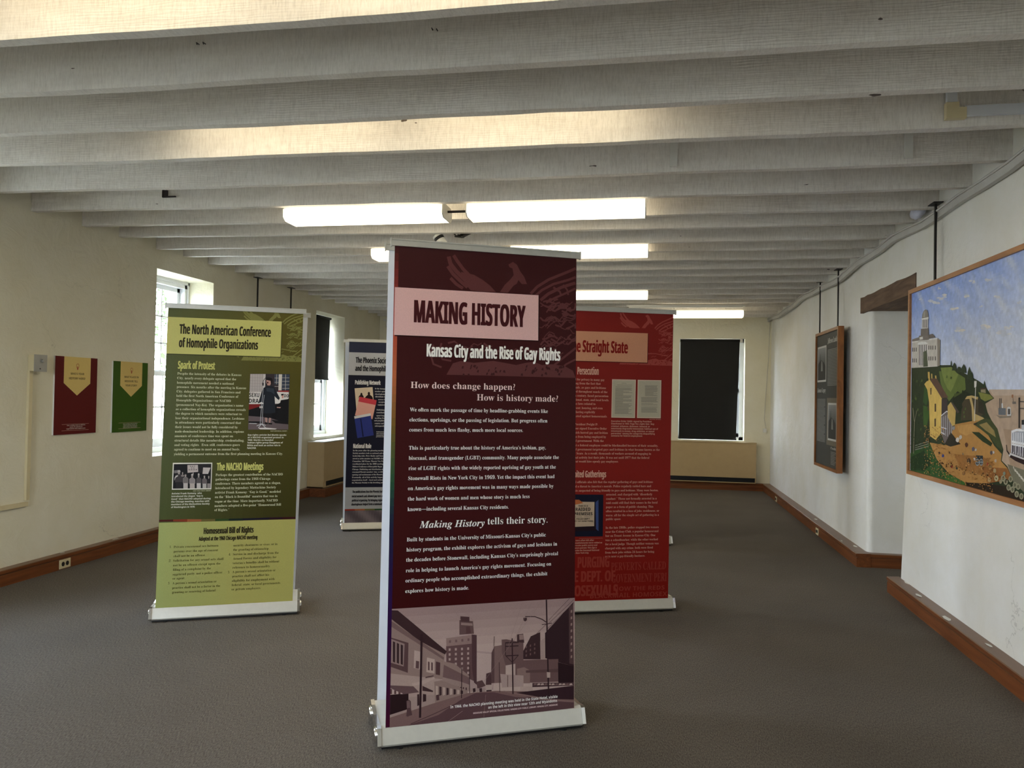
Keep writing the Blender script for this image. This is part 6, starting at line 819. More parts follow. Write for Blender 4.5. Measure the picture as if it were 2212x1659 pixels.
((150,146,118),[(1.426,1.067), (1.419,1.054), (1.402,1.047), (1.384,1.05), (1.376,1.061), (1.383,1.074), (1.401,1.081), (1.419,1.078)]), ((110,106,84),[(1.415,1.065),
(1.409,1.056), (1.395,1.054), (1.387,1.063), (1.394,1.072), (1.408,1.074)]), ((150,146,118),[(1.507,1.071), (1.5,1.058), (1.484,1.051), (1.466,1.054),
(1.459,1.066), (1.466,1.079), (1.483,1.085), (1.5,1.082)]), ((110,106,84),[(1.497,1.07), (1.49,1.06), (1.477,1.059), (1.47,1.067), (1.477,1.077), (1.49,1.078)]),
((48,56,60),[(1.073,1.159), (1.161,1.163), (1.158,1.137), (1.076,1.129)]), ((150,160,164),[(1.117,1.123), (1.112,1.111), (1.1,1.102), (1.084,1.101), (1.07,1.107),
(1.065,1.119), (1.07,1.132), (1.083,1.14), (1.099,1.141), (1.112,1.135)]), ((70,66,56),[(1.111,1.123), (1.105,1.111), (1.092,1.105), (1.078,1.109), (1.072,1.12),
(1.077,1.131), (1.091,1.137), (1.105,1.134)]), ((150,160,164), ('l',0.005,[(1.072,1.12), (1.111,1.123)])), ((150,160,164), ('l',0.005,[(1.091,1.139), (1.092,1.103)])),
((150,160,164),[(1.166,1.127), (1.161,1.115), (1.149,1.107), (1.133,1.105), (1.12,1.112), (1.115,1.123), (1.12,1.136), (1.132,1.144), (1.148,1.145), (1.161,1.139)]),
((70,66,56),[(1.159,1.127), (1.154,1.115), (1.141,1.11), (1.127,1.113), (1.121,1.124), (1.127,1.135), (1.14,1.141), (1.154,1.138)]), ((150,160,164), ('l',0.005,[(1.121,1.124),
(1.159,1.127)])), ((150,160,164), ('l',0.005,[(1.14,1.143), (1.141,1.108)])), ((206,200,190),[(0.841,1.233), (0.83,1.219), (0.812,1.216), (0.789,1.224),
(0.792,1.237), (0.811,1.246), (0.833,1.245)]), ((200,194,184),[(0.882,1.25), (0.87,1.24), (0.854,1.234), (0.838,1.241), (0.839,1.254), (0.854,1.261), (0.872,1.261)]),
((96,60,44),[(0.966,1.211), (0.957,1.2), (0.94,1.194), (0.926,1.202), (0.92,1.213), (0.939,1.223), (0.955,1.221)]), ((90,90,110),[(1.056,1.193), (1.046,1.183),
(1.028,1.177), (1.017,1.186), (1.017,1.196), (1.029,1.202), (1.045,1.204)]), ((200,196,190),[(1.081,1.19), (1.077,1.184), (1.065,1.181), (1.055,1.184),
(1.058,1.192), (1.065,1.196), (1.076,1.198)]), ((206,206,206),[(1.065,1.137), (1.059,1.129), (1.048,1.128), (1.042,1.132), (1.039,1.138), (1.047,1.142),
(1.058,1.143)]), ((80,66,54),[(1.004,1.122), (0.994,1.107), (0.972,1.106), (0.952,1.111), (0.955,1.125), (0.972,1.135), (0.991,1.134)]), ((96,84,84),[(1.278,1.188),
(1.273,1.178), (1.26,1.175), (1.248,1.181), (1.248,1.19), (1.261,1.199), (1.274,1.196)]), ((196,190,186),[(1.303,1.192), (1.297,1.185), (1.286,1.183),
(1.28,1.186), (1.279,1.194), (1.286,1.199), (1.295,1.197)]), ((180,160,140),[(1.327,1.149), (1.324,1.14), (1.311,1.139), (1.301,1.143), (1.303,1.152),
(1.311,1.156), (1.323,1.157)]), ((58,70,130),[(0.614,1.121), (0.607,1.113), (0.589,1.108), (0.574,1.114), (0.579,1.123), (0.589,1.129), (0.606,1.128)]),
((60,50,44),[(0.549,1.132), (0.54,1.125), (0.529,1.122), (0.519,1.127), (0.518,1.134), (0.528,1.141), (0.539,1.14)]), ((196,150,90),[(0.729,1.074), (0.719,1.064),
(0.702,1.062), (0.688,1.065), (0.69,1.076), (0.702,1.082), (0.72,1.082)]), ((150,50,44),[(0.748,1.066), (0.741,1.057), (0.729,1.054), (0.72,1.059), (0.717,1.067),
(0.728,1.072), (0.743,1.073)]), ((60,70,60),[(0.824,1.063), (0.816,1.055), (0.804,1.053), (0.796,1.056), (0.794,1.064), (0.805,1.071), (0.816,1.07)]),
((50,40,36),[(0.704,1.149), (0.702,1.141), (0.688,1.138), (0.681,1.144), (0.68,1.151), (0.689,1.155), (0.699,1.154)]), ((130,120,110),[(0.91,1.154), (0.903,1.147),
(0.894,1.145), (0.886,1.149), (0.887,1.155), (0.893,1.159), (0.903,1.16)]), ((180,60,50),[(1.224,1.122), (1.223,1.117), (1.213,1.113), (1.205,1.118), (1.207,1.124),
(1.213,1.13), (1.224,1.129)]), ((150,120,80),[(1.277,1.109), (1.269,1.098), (1.251,1.096), (1.241,1.101), (1.239,1.111), (1.252,1.12), (1.267,1.117)]),
((170,150,110),[(1.323,1.096), (1.318,1.085), (1.302,1.082), (1.289,1.087), (1.29,1.098), (1.302,1.107), (1.318,1.104)]), ((180,170,130),[(1.35,1.059),
(1.34,1.045), (1.32,1.038), (1.303,1.047), (1.304,1.06), (1.321,1.071), (1.34,1.071)]), ((190,160,110),[(1.263,1.04), (1.256,1.029), (1.237,1.024), (1.222,1.03),
(1.226,1.044), (1.238,1.051), (1.254,1.05)]), ((150,140,110),[(1.393,1.046), (1.385,1.036), (1.369,1.031), (1.361,1.037), (1.359,1.047), (1.37,1.054),
(1.383,1.054)]), ((140,100,60),[(0.935,1.044), (0.921,1.031), (0.907,1.028), (0.888,1.033), (0.888,1.045), (0.906,1.052), (0.923,1.054)]), ((130,140,120),[(1.429,1.093),
(1.426,1.084), (1.411,1.08), (1.398,1.086), (1.402,1.095), (1.411,1.1), (1.423,1.1)]), ((150,150,150),[(0.78,1.3), (0.77,1.291), (0.754,1.287), (0.737,1.292),
(0.736,1.304), (0.754,1.31), (0.773,1.31)]), ((90,62,36),[(0.984,1.065), (0.995,1.064), (0.992,1.057), (0.981,1.057)]), ((120,84,46),[(1.071,1.056), (1.082,1.056),
(1.079,1.048), (1.068,1.048)]), ((90,62,36),[(1.361,1.071), (1.371,1.07), (1.368,1.064), (1.358,1.063)]), ((90,62,36),[(1.259,1.053), (1.269,1.053), (1.266,1.046),
(1.256,1.045)]), ((170,130,80),[(1.253,1.079), (1.263,1.078), (1.26,1.071), (1.25,1.071)]), ((90,62,36),[(1.175,1.053), (1.186,1.053), (1.183,1.046), (1.172,1.046)]),
((90,62,36),[(0.518,1.067), (0.532,1.066), (0.528,1.058), (0.514,1.058)]), ((90,62,36),[(1.163,1.071), (1.174,1.071), (1.171,1.063), (1.16,1.063)]), ((120,84,46),[(0.851,1.073),
(0.863,1.073), (0.859,1.065), (0.847,1.065)]), ((60,44,30),[(0.927,1.061), (0.939,1.061), (0.936,1.053), (0.924,1.053)]), ((170,130,80),[(0.985,1.063),
(0.996,1.063), (0.993,1.055), (0.981,1.055)]), ((90,62,36),[(0.683,1.083), (0.696,1.082), (0.693,1.074), (0.68,1.074)]), ((60,44,30),[(1.145,1.059), (1.156,1.058),
(1.153,1.051), (1.142,1.051)]), ((90,62,36),[(1.324,1.057), (1.334,1.057), (1.331,1.05), (1.321,1.05)]), ((60,44,30),[(1.312,1.077), (1.322,1.077), (1.319,1.07),
(1.309,1.07)]), ((90,62,36),[(0.647,1.075), (0.66,1.074), (0.656,1.066), (0.643,1.066)]), ((120,84,46),[(1.317,1.061), (1.326,1.06), (1.323,1.053), (1.314,1.053)]),
((170,130,80),[(1.03,1.068), (1.041,1.068), (1.038,1.06), (1.027,1.06)]), ((170,130,80),[(0.771,1.068), (0.783,1.067), (0.78,1.059), (0.767,1.059)]), ((120,84,46),[(1.054,1.054),
(1.065,1.053), (1.062,1.046), (1.051,1.046)]), ((120,84,46),[(1.154,1.068), (1.164,1.067), (1.161,1.06), (1.151,1.06)]), ((60,44,30),[(0.72,1.086), (0.732,1.086),
(0.729,1.078), (0.716,1.078)]), ((170,130,80),[(1.219,1.073), (1.229,1.072), (1.226,1.065), (1.216,1.065)]), ((60,44,30),[(0.741,1.081), (0.753,1.081),
(0.75,1.073), (0.737,1.073)]), ((170,130,80),[(1.397,1.067), (1.407,1.067), (1.404,1.06), (1.395,1.06)]), ((120,84,46),[(0.844,1.058), (0.856,1.057), (0.852,1.05),
(0.84,1.05)]), ((120,84,46),[(0.639,1.058), (0.653,1.057), (0.649,1.049), (0.636,1.049)]), ((60,44,30),[(0.54,1.089), (0.553,1.088), (0.549,1.08), (0.536,1.08)]),
((120,84,46),[(0.879,1.068), (0.891,1.068), (0.888,1.06), (0.876,1.06)]), ((60,44,30),[(0.594,1.076), (0.608,1.075), (0.604,1.067), (0.591,1.067)]), ((90,62,36),[(1.402,1.075),
(1.411,1.075), (1.409,1.068), (1.399,1.068)]), ((170,130,80),[(1.027,1.058), (1.038,1.058), (1.035,1.05), (1.023,1.05)]), ((170,130,80),[(1.203,1.075),
(1.213,1.074), (1.21,1.067), (1.2,1.067)]), ((60,44,30),[(1.221,1.066), (1.231,1.065), (1.228,1.058), (1.218,1.058)]), ((170,130,80),[(0.525,1.059), (0.539,1.058),
(0.535,1.05), (0.521,1.05)]), ((60,44,30),[(0.795,1.077), (0.808,1.077), (0.804,1.069), (0.792,1.069)]), ((120,84,46),[(1.285,1.064), (1.294,1.064), (1.292,1.057),
(1.282,1.057)]), ((90,62,36),[(0.552,1.078), (0.565,1.077), (0.561,1.069), (0.548,1.069)]), ((170,130,80),[(0.934,1.073), (0.946,1.073), (0.942,1.065),
(0.931,1.065)]), ((60,44,30),[(0.562,1.059), (0.575,1.059), (0.571,1.05), (0.558,1.05)]), ((120,84,46),[(1.027,1.062), (1.038,1.061), (1.035,1.054), (1.024,1.054)]),
((170,130,80),[(1.155,1.058), (1.166,1.058), (1.163,1.051), (1.152,1.051)]), ((60,44,30),[(0.944,1.083), (0.955,1.083), (0.952,1.075), (0.941,1.075)]),
((90,62,36),[(0.577,1.081), (0.591,1.08), (0.587,1.072), (0.573,1.072)]), ((60,44,30),[(1.427,1.052), (1.436,1.052), (1.434,1.045), (1.424,1.045)]), ((170,130,80),[(0.679,1.086),
(0.692,1.086), (0.688,1.078), (0.675,1.078)]), ((120,84,46),[(1.21,1.066), (1.22,1.065), (1.217,1.058), (1.207,1.058)]), ((60,44,30),[(0.714,1.068), (0.727,1.068),
(0.723,1.06), (0.711,1.06)]), ((90,62,36),[(1.025,1.063), (1.036,1.062), (1.033,1.055), (1.021,1.055)]), ((170,130,80),[(1.426,1.075), (1.435,1.074), (1.432,1.068),
(1.423,1.068)]), ((90,62,36),[(0.651,1.065), (0.665,1.064), (0.661,1.056), (0.648,1.056)]), ((60,44,30),[(0.711,1.072), (0.724,1.072), (0.72,1.064), (0.707,1.064)]),
((170,130,80),[(1.293,1.065), (1.303,1.065), (1.3,1.058), (1.29,1.058)]), ((60,44,30),[(1.431,1.063), (1.441,1.063), (1.438,1.056), (1.429,1.056)]), ((60,44,30),[(0.554,1.072),
(0.567,1.072), (0.563,1.064), (0.55,1.064)]), ((170,130,80),[(1.304,1.076), (1.313,1.076), (1.31,1.069), (1.301,1.069)]), ((90,62,36),[(0.572,1.074), (0.585,1.073),
(0.582,1.065), (0.568,1.065)]), ((60,44,30),[(1.441,1.064), (1.451,1.064), (1.448,1.057), (1.439,1.057)]), ((120,84,46),[(1.053,1.055), (1.064,1.055),
(1.06,1.048), (1.049,1.047)]), ((120,84,46),[(1.204,1.068), (1.214,1.068), (1.211,1.06), (1.201,1.06)]), ((38,52,30),[(0.923,1.512), (0.939,1.51), (0.935,1.496),
(0.916,1.499)]), ((70,86,46),[(0.201,1.279), (0.223,1.277), (0.217,1.26), (0.192,1.262)]), ((88,104,54),[(0.089,1.492), (0.112,1.49), (0.106,1.472), (0.08,1.476)]),
((88,104,54),[(0.1,1.485), (0.123,1.482), (0.117,1.465), (0.09,1.468)]), ((58,74,40),[(0.2,1.385), (0.222,1.383), (0.216,1.366), (0.191,1.369)]), ((38,52,30),[(0.319,1.612),
(0.34,1.61), (0.334,1.593), (0.31,1.597)]), ((58,74,40),[(0.189,1.603), (0.211,1.601), (0.205,1.584), (0.18,1.588)]), ((38,52,30),[(0.157,1.322), (0.18,1.321),
(0.174,1.303), (0.148,1.306)]), ((88,104,54),[(0.906,1.381), (0.923,1.379), (0.919,1.364), (0.9,1.367)]), ((88,104,54),[(0.9,1.405), (0.917,1.404), (0.912,1.389),
(0.894,1.392)]), ((38,52,30),[(0.051,1.415), (0.074,1.413), (0.068,1.396), (0.041,1.399)]), ((88,104,54),[(0.139,1.41), (0.162,1.408), (0.156,1.391), (0.13,1.394)]),
((38,52,30),[(0.166,1.513), (0.189,1.51), (0.183,1.493), (0.157,1.497)]), ((70,86,46),[(0.111,1.606), (0.134,1.603), (0.128,1.586), (0.102,1.59)]), ((70,86,46),[(0.033,1.47),
(0.057,1.467), (0.051,1.45), (0.024,1.453)]), ((38,52,30),[(0.187,1.612), (0.209,1.61), (0.203,1.593), (0.178,1.597)]), ((88,104,54),[(0.211,1.608), (0.233,1.606),
(0.227,1.589), (0.202,1.593)]), ((70,86,46),[(0.164,1.374), (0.186,1.372), (0.18,1.355), (0.155,1.358)]), ((88,104,54),[(0.641,1.622), (0.659,1.619), (0.654,1.603),
(0.633,1.607)]), ((38,52,30),[(0.881,1.528), (0.898,1.525), (0.893,1.511), (0.874,1.514)]), ((58,74,40),[(0.228,1.359), (0.25,1.357), (0.244,1.34), (0.219,1.343)]),
((58,74,40),[(0.706,1.613), (0.724,1.611), (0.719,1.596), (0.699,1.599)]), ((70,86,46),[(0.121,1.607), (0.143,1.604), (0.137,1.587), (0.111,1.591)]), ((38,52,30),[(0.07,1.329),
(0.093,1.327), (0.087,1.31), (0.061,1.312)]), ((58,74,40),[(0.087,1.503), (0.11,1.5), (0.104,1.483), (0.078,1.486)]), ((38,52,30),[(0.869,1.436), (0.886,1.434),
(0.882,1.419), (0.862,1.422)]), ((58,74,40),[(0.049,1.619), (0.073,1.616), (0.067,1.599), (0.04,1.603)]), ((38,52,30),[(0.101,1.566), (0.124,1.563), (0.118,1.546),
(0.091,1.55)]), ((88,104,54),[(0.921,1.426), (0.937,1.424), (0.933,1.41), (0.914,1.412)]), ((38,52,30),[(0.3,1.61), (0.321,1.607), (0.316,1.591), (0.291,1.595)]),
((58,74,40),[(0.172,1.577), (0.194,1.575), (0.188,1.558), (0.163,1.562)]), ((150,146,120), ('l',0.009,[(0.071,1.092), (0.084,1.313), (0.048,1.411)])),
((150,146,120), ('l',0.006,[(0.084,1.313), (0.128,1.395)])), ((130,134,116), ('l',0.006,[(0.102,1.152), (0.351,1.195)])), ((130,134,116), ('l',0.006,[(0.102,1.137),
(0.351,1.18)])), ((130,134,116), ('l',0.006,[(0.103,1.123), (0.352,1.164)])), ((122,114,106),[(0.019,1.893), (0.154,1.898), (0.154,1.876), (0.019,1.872)]),
((112,104,98),[(0.316,1.899), (0.408,1.9), (0.456,1.872), (0.323,1.873)]), ((200,194,184),[(0.019,1.873), (0.323,1.871), (0.486,1.866), (0.493,1.683),
(0.024,1.692)]), ((140,130,118),[(0.486,1.866), (0.534,1.85), (0.531,1.687), (0.493,1.683)]), ((222,218,212),[(0.019,1.878), (0.486,1.868), (0.489,1.86),
(0.019,1.869)]), ((196,190,182),[(0.139,1.876), (0.32,1.869), (0.321,1.846), (0.14,1.852)]), ((122,114,108),[(0.154,1.908), (0.336,1.901), (0.342,1.866),
(0.154,1.876)]), ((228,226,222),[(0.132,1.86), (0.193,1.864), (0.269,1.859), (0.318,1.846), (0.318,1.84), (0.132,1.847)]), ((64,58,56),[(0.158,1.846),
(0.172,1.846), (0.176,1.705), (0.162,1.704)]), ((228,226,222),[(0.172,1.846), (0.186,1.845), (0.19,1.702), (0.176,1.703)]), ((64,58,56),[(0.189,1.843),
(0.203,1.844), (0.207,1.703), (0.193,1.703)]), ((228,226,222),[(0.203,1.844), (0.217,1.843), (0.221,1.701), (0.207,1.702)]), ((64,58,56),[(0.22,1.841),
(0.233,1.841), (0.237,1.702), (0.224,1.701)]), ((228,226,222),[(0.233,1.841), (0.247,1.841), (0.251,1.7), (0.237,1.7)]), ((64,58,56),[(0.256,1.839), (0.269,1.839),
(0.273,1.7), (0.26,1.7)]), ((228,226,222),[(0.269,1.839), (0.283,1.838), (0.286,1.698), (0.273,1.699)]), ((64,58,56),[(0.289,1.837), (0.302,1.837), (0.305,1.699),
(0.292,1.698)]), ((228,226,222),[(0.302,1.837), (0.315,1.836), (0.319,1.697), (0.306,1.697)]), ((84,78,74),[(0.025,1.834), (0.043,1.834), (0.044,1.806),
(0.026,1.806)]), ((84,78,74),[(0.058,1.832), (0.075,1.832), (0.076,1.804), (0.058,1.804)]), ((84,78,74),[(0.096,1.83), (0.114,1.83), (0.114,1.802), (0.097,1.802)]),
((84,78,74),[(0.333,1.828), (0.349,1.828), (0.349,1.801), (0.333,1.801)]), ((84,78,74),[(0.367,1.825), (0.383,1.825), (0.384,1.799), (0.368,1.799)]), ((84,78,74),[(0.404,1.823),
(0.42,1.823), (0.42,1.796), (0.405,1.796)]), ((84,78,74),[(0.446,1.82), (0.461,1.82), (0.462,1.794), (0.447,1.794)]), ((84,78,74),[(0.027,1.758), (0.045,1.758),
(0.046,1.73), (0.028,1.73)]), ((84,78,74),[(0.06,1.756), (0.077,1.757), (0.078,1.728), (0.061,1.728)]), ((84,78,74),[(0.098,1.754), (0.116,1.755), (0.116,1.727),
(0.099,1.726)]), ((84,78,74),[(0.335,1.756), (0.35,1.756), (0.351,1.729), (0.335,1.729)]), ((84,78,74),[(0.369,1.754), (0.385,1.754), (0.385,1.727), (0.37,1.727)]),
((84,78,74),[(0.406,1.752), (0.421,1.752), (0.422,1.726), (0.407,1.725)]), ((84,78,74),[(0.448,1.75), (0.463,1.75), (0.464,1.724), (0.449,1.723)]), ((84,92,70),[(0.241,1.792),
(0.307,1.799), (0.328,1.69), (0.243,1.691)]), ((116,108,102),[(0.192,1.952), (0.33,1.944), (0.34,1.892), (0.188,1.905)]), ((206,202,198),[(0.209,2.019),
(0.325,2.01), (0.324,1.944), (0.211,1.952)]), ((92,90,90),[(0.227,2.011), (0.241,2.01), (0.242,1.956), (0.229,1.957)]), ((92,90,90),[(0.259,2.007), (0.272,2.007),
(0.274,1.953), (0.26,1.954)]), ((92,90,90),[(0.29,2.004), (0.303,2.004), (0.305,1.95), (0.291,1.951)]), ((228,226,222),[(0.203,2.024), (0.333,2.019), (0.334,2.006),
(0.203,2.013)]), ((136,130,122),[(0.209,2.021), (0.217,2.051), (0.241,2.069), (0.273,2.075), (0.303,2.066), (0.324,2.039), (0.33,2.018)]), ((160,154,146),[(0.227,2.028),
(0.235,2.055), (0.259,2.068), (0.274,2.061), (0.266,2.024)]), ((222,220,214),[(0.169,1.896), (0.227,1.896), (0.231,1.878), (0.17,1.879)]), ((52,66,44),[(0.704,1.675),
(0.706,1.699), (0.713,1.714), (0.72,1.699), (0.724,1.674)]), ((52,66,44),[(0.727,1.649), (0.737,1.678), (0.762,1.697), (0.788,1.676), (0.8,1.646)]), ((52,66,44),[(0.795,1.632),
(0.803,1.656), (0.823,1.67), (0.843,1.654), (0.852,1.63)]), ((52,66,44),[(0.858,1.63), (0.87,1.661), (0.898,1.681), (0.927,1.658), (0.94,1.627)]), ((52,66,44),[(0.945,1.589),
(0.954,1.632), (0.977,1.663), (1.001,1.63), (1.011,1.588)]), ((52,66,44),[(0.987,1.584), (0.994,1.614), (1.01,1.634), (1.027,1.613), (1.035,1.583)]), ((52,66,44),[(0.815,1.641),
(0.823,1.66), (0.841,1.669), (0.859,1.659), (0.867,1.639)]), ((44,62,40),[(1.157,1.537), (1.175,1.579), (1.195,1.537)])]
# ------------------------------------------------------------------ room shell
XR,XL,YB,YF,ZC=1.93,-4.62,12.46,-2.2,3.05
WY=[(-.6,.35),(2.9,3.85),(6.41,7.36),(9.91,10.92)]
WZ=(.805,2.60)
q=MB(); q.box(XL-.6,XR+.9,YF-.4,YB+.6,-.12,0); struct(q.build('floor',M['carpet']))
# left wall with deep window openings
q=MB(); x0=XL-.55
def strip(q,a,b,z0,z1,X0,X1): q.box(X0,X1,a,b,z0,z1)
strip(q,YF-.3,YB+.55,0,WZ[0],x0,XL); strip(q,YF-.3,YB+.55,WZ[1],3.12,x0,XL)
ys=[YF-.3]+[v for w in WY for v in w]+[YB+.55]
for i in range(0,len(ys),2): strip(q,ys[i],ys[i+1],WZ[0],WZ[1],x0,XL)
struct(q.build('wall_left',M['wall']))
# back wall with one opening
q=MB(); bx=(.50,1.53); bz=(.785,2.425)
q.box(XL,XR,YB,YB+.5,0,bz[0]); q.box(XL,XR,YB,YB+.5,bz[1],3.12); q.box(XL,bx[0],YB,YB+.5,bz[0],bz[1]); q.box(bx[1],XR,YB,YB+.5,bz[0],bz[1])
struct(q.build('wall_back',M['wall']))
FX=[(-3.2,-2.0)]; FZ=(.8,2.6)  # unseen window, added behind the camera as daylight fill for the joist faces
q=MB(); q.box(XL-.55,XR+.9,YF-.3,YF,0,FZ[0]); q.box(XL-.55,XR+.9,YF-.3,YF,FZ[1],3.12)
xs=[XL-.55]+[v for w in FX for v in w]+[XR+.9]
for i in range(0,len(xs),2): q.box(xs[i],xs[i+1],YF-.3,YF,*FZ)
struct(q.build('wall_front',M['wall']))
for k,(a,b) in enumerate(FX):
    w=empty('window_%d'%(6+k),((a+b)/2,YF-.2,FZ[0])); struct(w); h2=(b-a)/2; q=MB()
    for x0_,x1_,z0_,z1_ in ((-h2,-h2+.05,0,1.8),(h2-.05,h2,0,1.8),(-h2,h2,0,.06),(-h2,h2,1.74,1.8),(-h2,h2,.87,.92),(-.2,-.18,0,1.8),(.18,.2,0,1.8)): q.box(x0_,x1_,-.03,.03,z0_,z1_)
    q.build('window_frame',M['sash'],w); boxobj('pane',M['glass'],(-h2+.05,h2-.05,-.003,.001,.06,1.74),w)
# right wall: far part, near part with rounded jambs and a recess between
q=MB()
def arc(cx,cy,r,a0,a1,n=6): return [(cx+r*math.cos(a0+(a1-a0)*i/n),cy+r*math.sin(a0+(a1-a0)*i/n)) for i in range(n+1)]
R=.05; yf=7.09
far=[(2.75,YB+.5),(XR,YB+.5)]+arc(XR+R,yf+R,R,PI,1.5*PI)+[(2.75,yf)]
q.loft([[(x,y,z) for x,y in far][::-1] for z in (0,2.255)])
def near(yn): return [(2.75,yn)]+arc(1.905+R,yn-R,R,.5*PI,PI)+[(1.895,YF-.3),(2.75,YF-.3)]
q.loft([[(x,y,0) for x,y in near(6.17)][::-1],[(x,y,2.255) for x,y in near(5.93)][::-1]])
q.box(XR,2.75,7.29,YB+.5,2.255,3.12); q.box(1.91,2.75,YF-.3,5.86,2.255,3.12); q.box(1.92,2.75,5.86,7.29,2.395,3.12)
q.box(2.72,2.9,5.8,7.3,0,2.4)
struct(q.build('wall_right',M['wallr']))
# ceiling deck and joists
ceil=boxobj('ceiling',M['deck'],(XL-.3,XR+.3,YF-.2,YB+.3,3.06,3.16)); struct(ceil)
JY=[-1.87,-1.39,-.91,-.43,.05,.57,1.05,1.53,2.01,2.49,2.95,3.42,3.90,4.46,4.97,5.49,5.93,6.44,6.86,7.30,7.82,8.26,8.72,9.22,9.69,10.12,10.58,11.06,11.5,11.95,12.38]
for j,yr in enumerate(JY):
    q=MB(); n=44; rings=[]; t=.05+rnd.uniform(-.003,.006); ph=rnd.uniform(0,9); xa,xb=XL-.1,XR+.02; dz=rnd.uniform(-.004,.004)
    for i in range(n+1):
        f=i/n; x=xa+(xb-xa)*f
        z=2.786-.026*f-.012*math.sin(PI*f)+dz+.0022*math.sin(x*3.1+ph)+rnd.uniform(-.0012,.0012)
        w=.0025*math.sin(x*1.7+ph)
        rings.append([(x,yr-t+w,z+rnd.uniform(-.001,.001)),(x,yr+w,z+rnd.uniform(-.001,.001)),(x,yr+w,3.062),(x,yr-t+w,3.062)])
    q.loft(rings); q.build('joist',M['joist'],ceil)
# baseboards
def board_y(name,X,y0,y1,side,wall):
    # runs along Y; side=+1 the room lies at smaller x
    s=side
    prof=[(0,0),(0,.082),(.006,.084),(.006,.090),(-.004,.092),(-.006,.114),(.0,.118),(abs(wall-X),.121),(abs(wall-X),0)]
    q=MB(); r=[[(X+s*a,y,z) for a,z in prof] for y in (y0,y1)]
    if s<0: r=[k[::-1] for k in r]
    q.loft([k[::-1] for k in r]); struct(q.build(name,M['board']))
board_y('baseboard_right',1.825,YF,6.17,1,1.91)
board_y('baseboard_right',1.825,7.02,YB,1,1.94)
board_y('baseboard_left',-4.56,YF,YB,-1,-4.63)
prof=[(0,0),(0,.082),(.006,.084),(.006,.090),(-.004,.092),(-.006,.114),(0,.118),(.08,.121),(.08,0)]
q=MB(); q.loft([[(x,12.39+a,z) for a,z in prof] for x in (-4.56,1.825)]); struct(q.build('baseboard_back',M['boardx']))
q=MB(); q.loft([[(x,7.03+a,z) for a,z in prof] for x in (1.826,2.72)]); struct(q.build('baseboard_recess',M['boardx']))
# lintel beam over the recess
q=MB(); n=14; rg=[]
for i in range(n+1):
    y=5.865+(7.285-5.865)*i/n; a=rnd.uniform(-.003,.003)
    rg.append([(1.905+a,y,2.252+rnd.uniform(-.003,.003)),(1.905+a,y,2.392+rnd.uniform(-.004,.006)),(2.70,y,2.395),(2.70,y,2.252)])
q.loft(rg); struct(q.build('trim_1',M['lintel']))['label']='dark wooden lintel beam over the wall recess'
# ------------------------------------------------------------------ windows
def window_left(idx,y0,y1,blind):
    w=empty('window_%d'%idx,(XL-.33,(y0+y1)/2,WZ[0])); struct(w)
    cx,cy,cz=w.location
    def bx(name,m,b,par=w):
        q=MB(); q.box(b[0]-cx,b[1]-cx,b[2]-cy,b[3]-cy,b[4]-cz,b[5]-cz); return q.build(name,m,par)
    X=XL-.33; zb,zt=WZ
    q=MB()
    def B(x0,x1,a,b,c,d): q.box(x0-cx,x1-cx,a-cy,b-cy,c-cz,d-cz)
    B(X-.10,X+.03,y0,y0+.06,zb,zt); B(X-.10,X+.03,y1-.06,y1,zb,zt); B(X-.10,X+.03,y0,y1,zt-.07,zt); B(X-.1,X+.05,y0,y1,zb,zb+.05)
    B(X-.05,X+.045,y0,y0+.025,zb,zt); B(X-.05,X+.045,y1-.025,y1,zb,zt); B(X-.05,X+.045,y0,y1,zt-.03,zt)
    q.build('window_frame',M['sash'],w)
    ya,yb=y0+.06,y1-.06
    for nm,za,zz,xo,rows in (('upper_sash',1.60,zt-.07,-.03,3),('lower_sash',zb+.05,1.63,.0,2)):
        q=MB(); x0,x1=X+xo-.035,X+xo
        def B2(a,b,c,d,xx0=x0,xx1=x1): q.box(xx0-cx,xx1-cx,a-cy,b-cy,c-cz,d-cz)
        B2(ya,ya+.045,za,zz); B2(yb-.045,yb,za,zz); B2(ya,yb,za,za+(.045 if nm=='upper_sash' else .085)); B2(ya,yb,zz-.045,zz)
        for k in (1,2): yy=ya+.045+(yb-ya-.09)*k/3; B2(yy-.009,yy+.009,za,zz,x0+.006,x1-.004)
        lo=za+(.045 if nm=='upper_sash' else .085)
        for k in range(1,rows): z=lo+(zz-.045-lo)*k/rows; B2(ya,yb,z-.009,z+.009,x0+.006,x1-.004)
        s=q.build(nm,M['sash'],w)
        for a in range(3):
            for b_ in range(rows):
                p0=ya+.045+(yb-ya-.09)*a/3; p1=ya+.045+(yb-ya-.09)*(a+1)/3; z0=lo+(zz-.045-lo)*b_/rows; z1=lo+(zz-.045-lo)*(b_+1)/rows
                q2=MB(); q2.box(x0+.014-cx,x0+.018-cx,p0-cy,p1-cy,z0-cz,z1-cz); q2.build('pane',M['glass'],s)
    return w
for i,(a,b) in enumerate(WY): window_left(i+1,a,b,False)
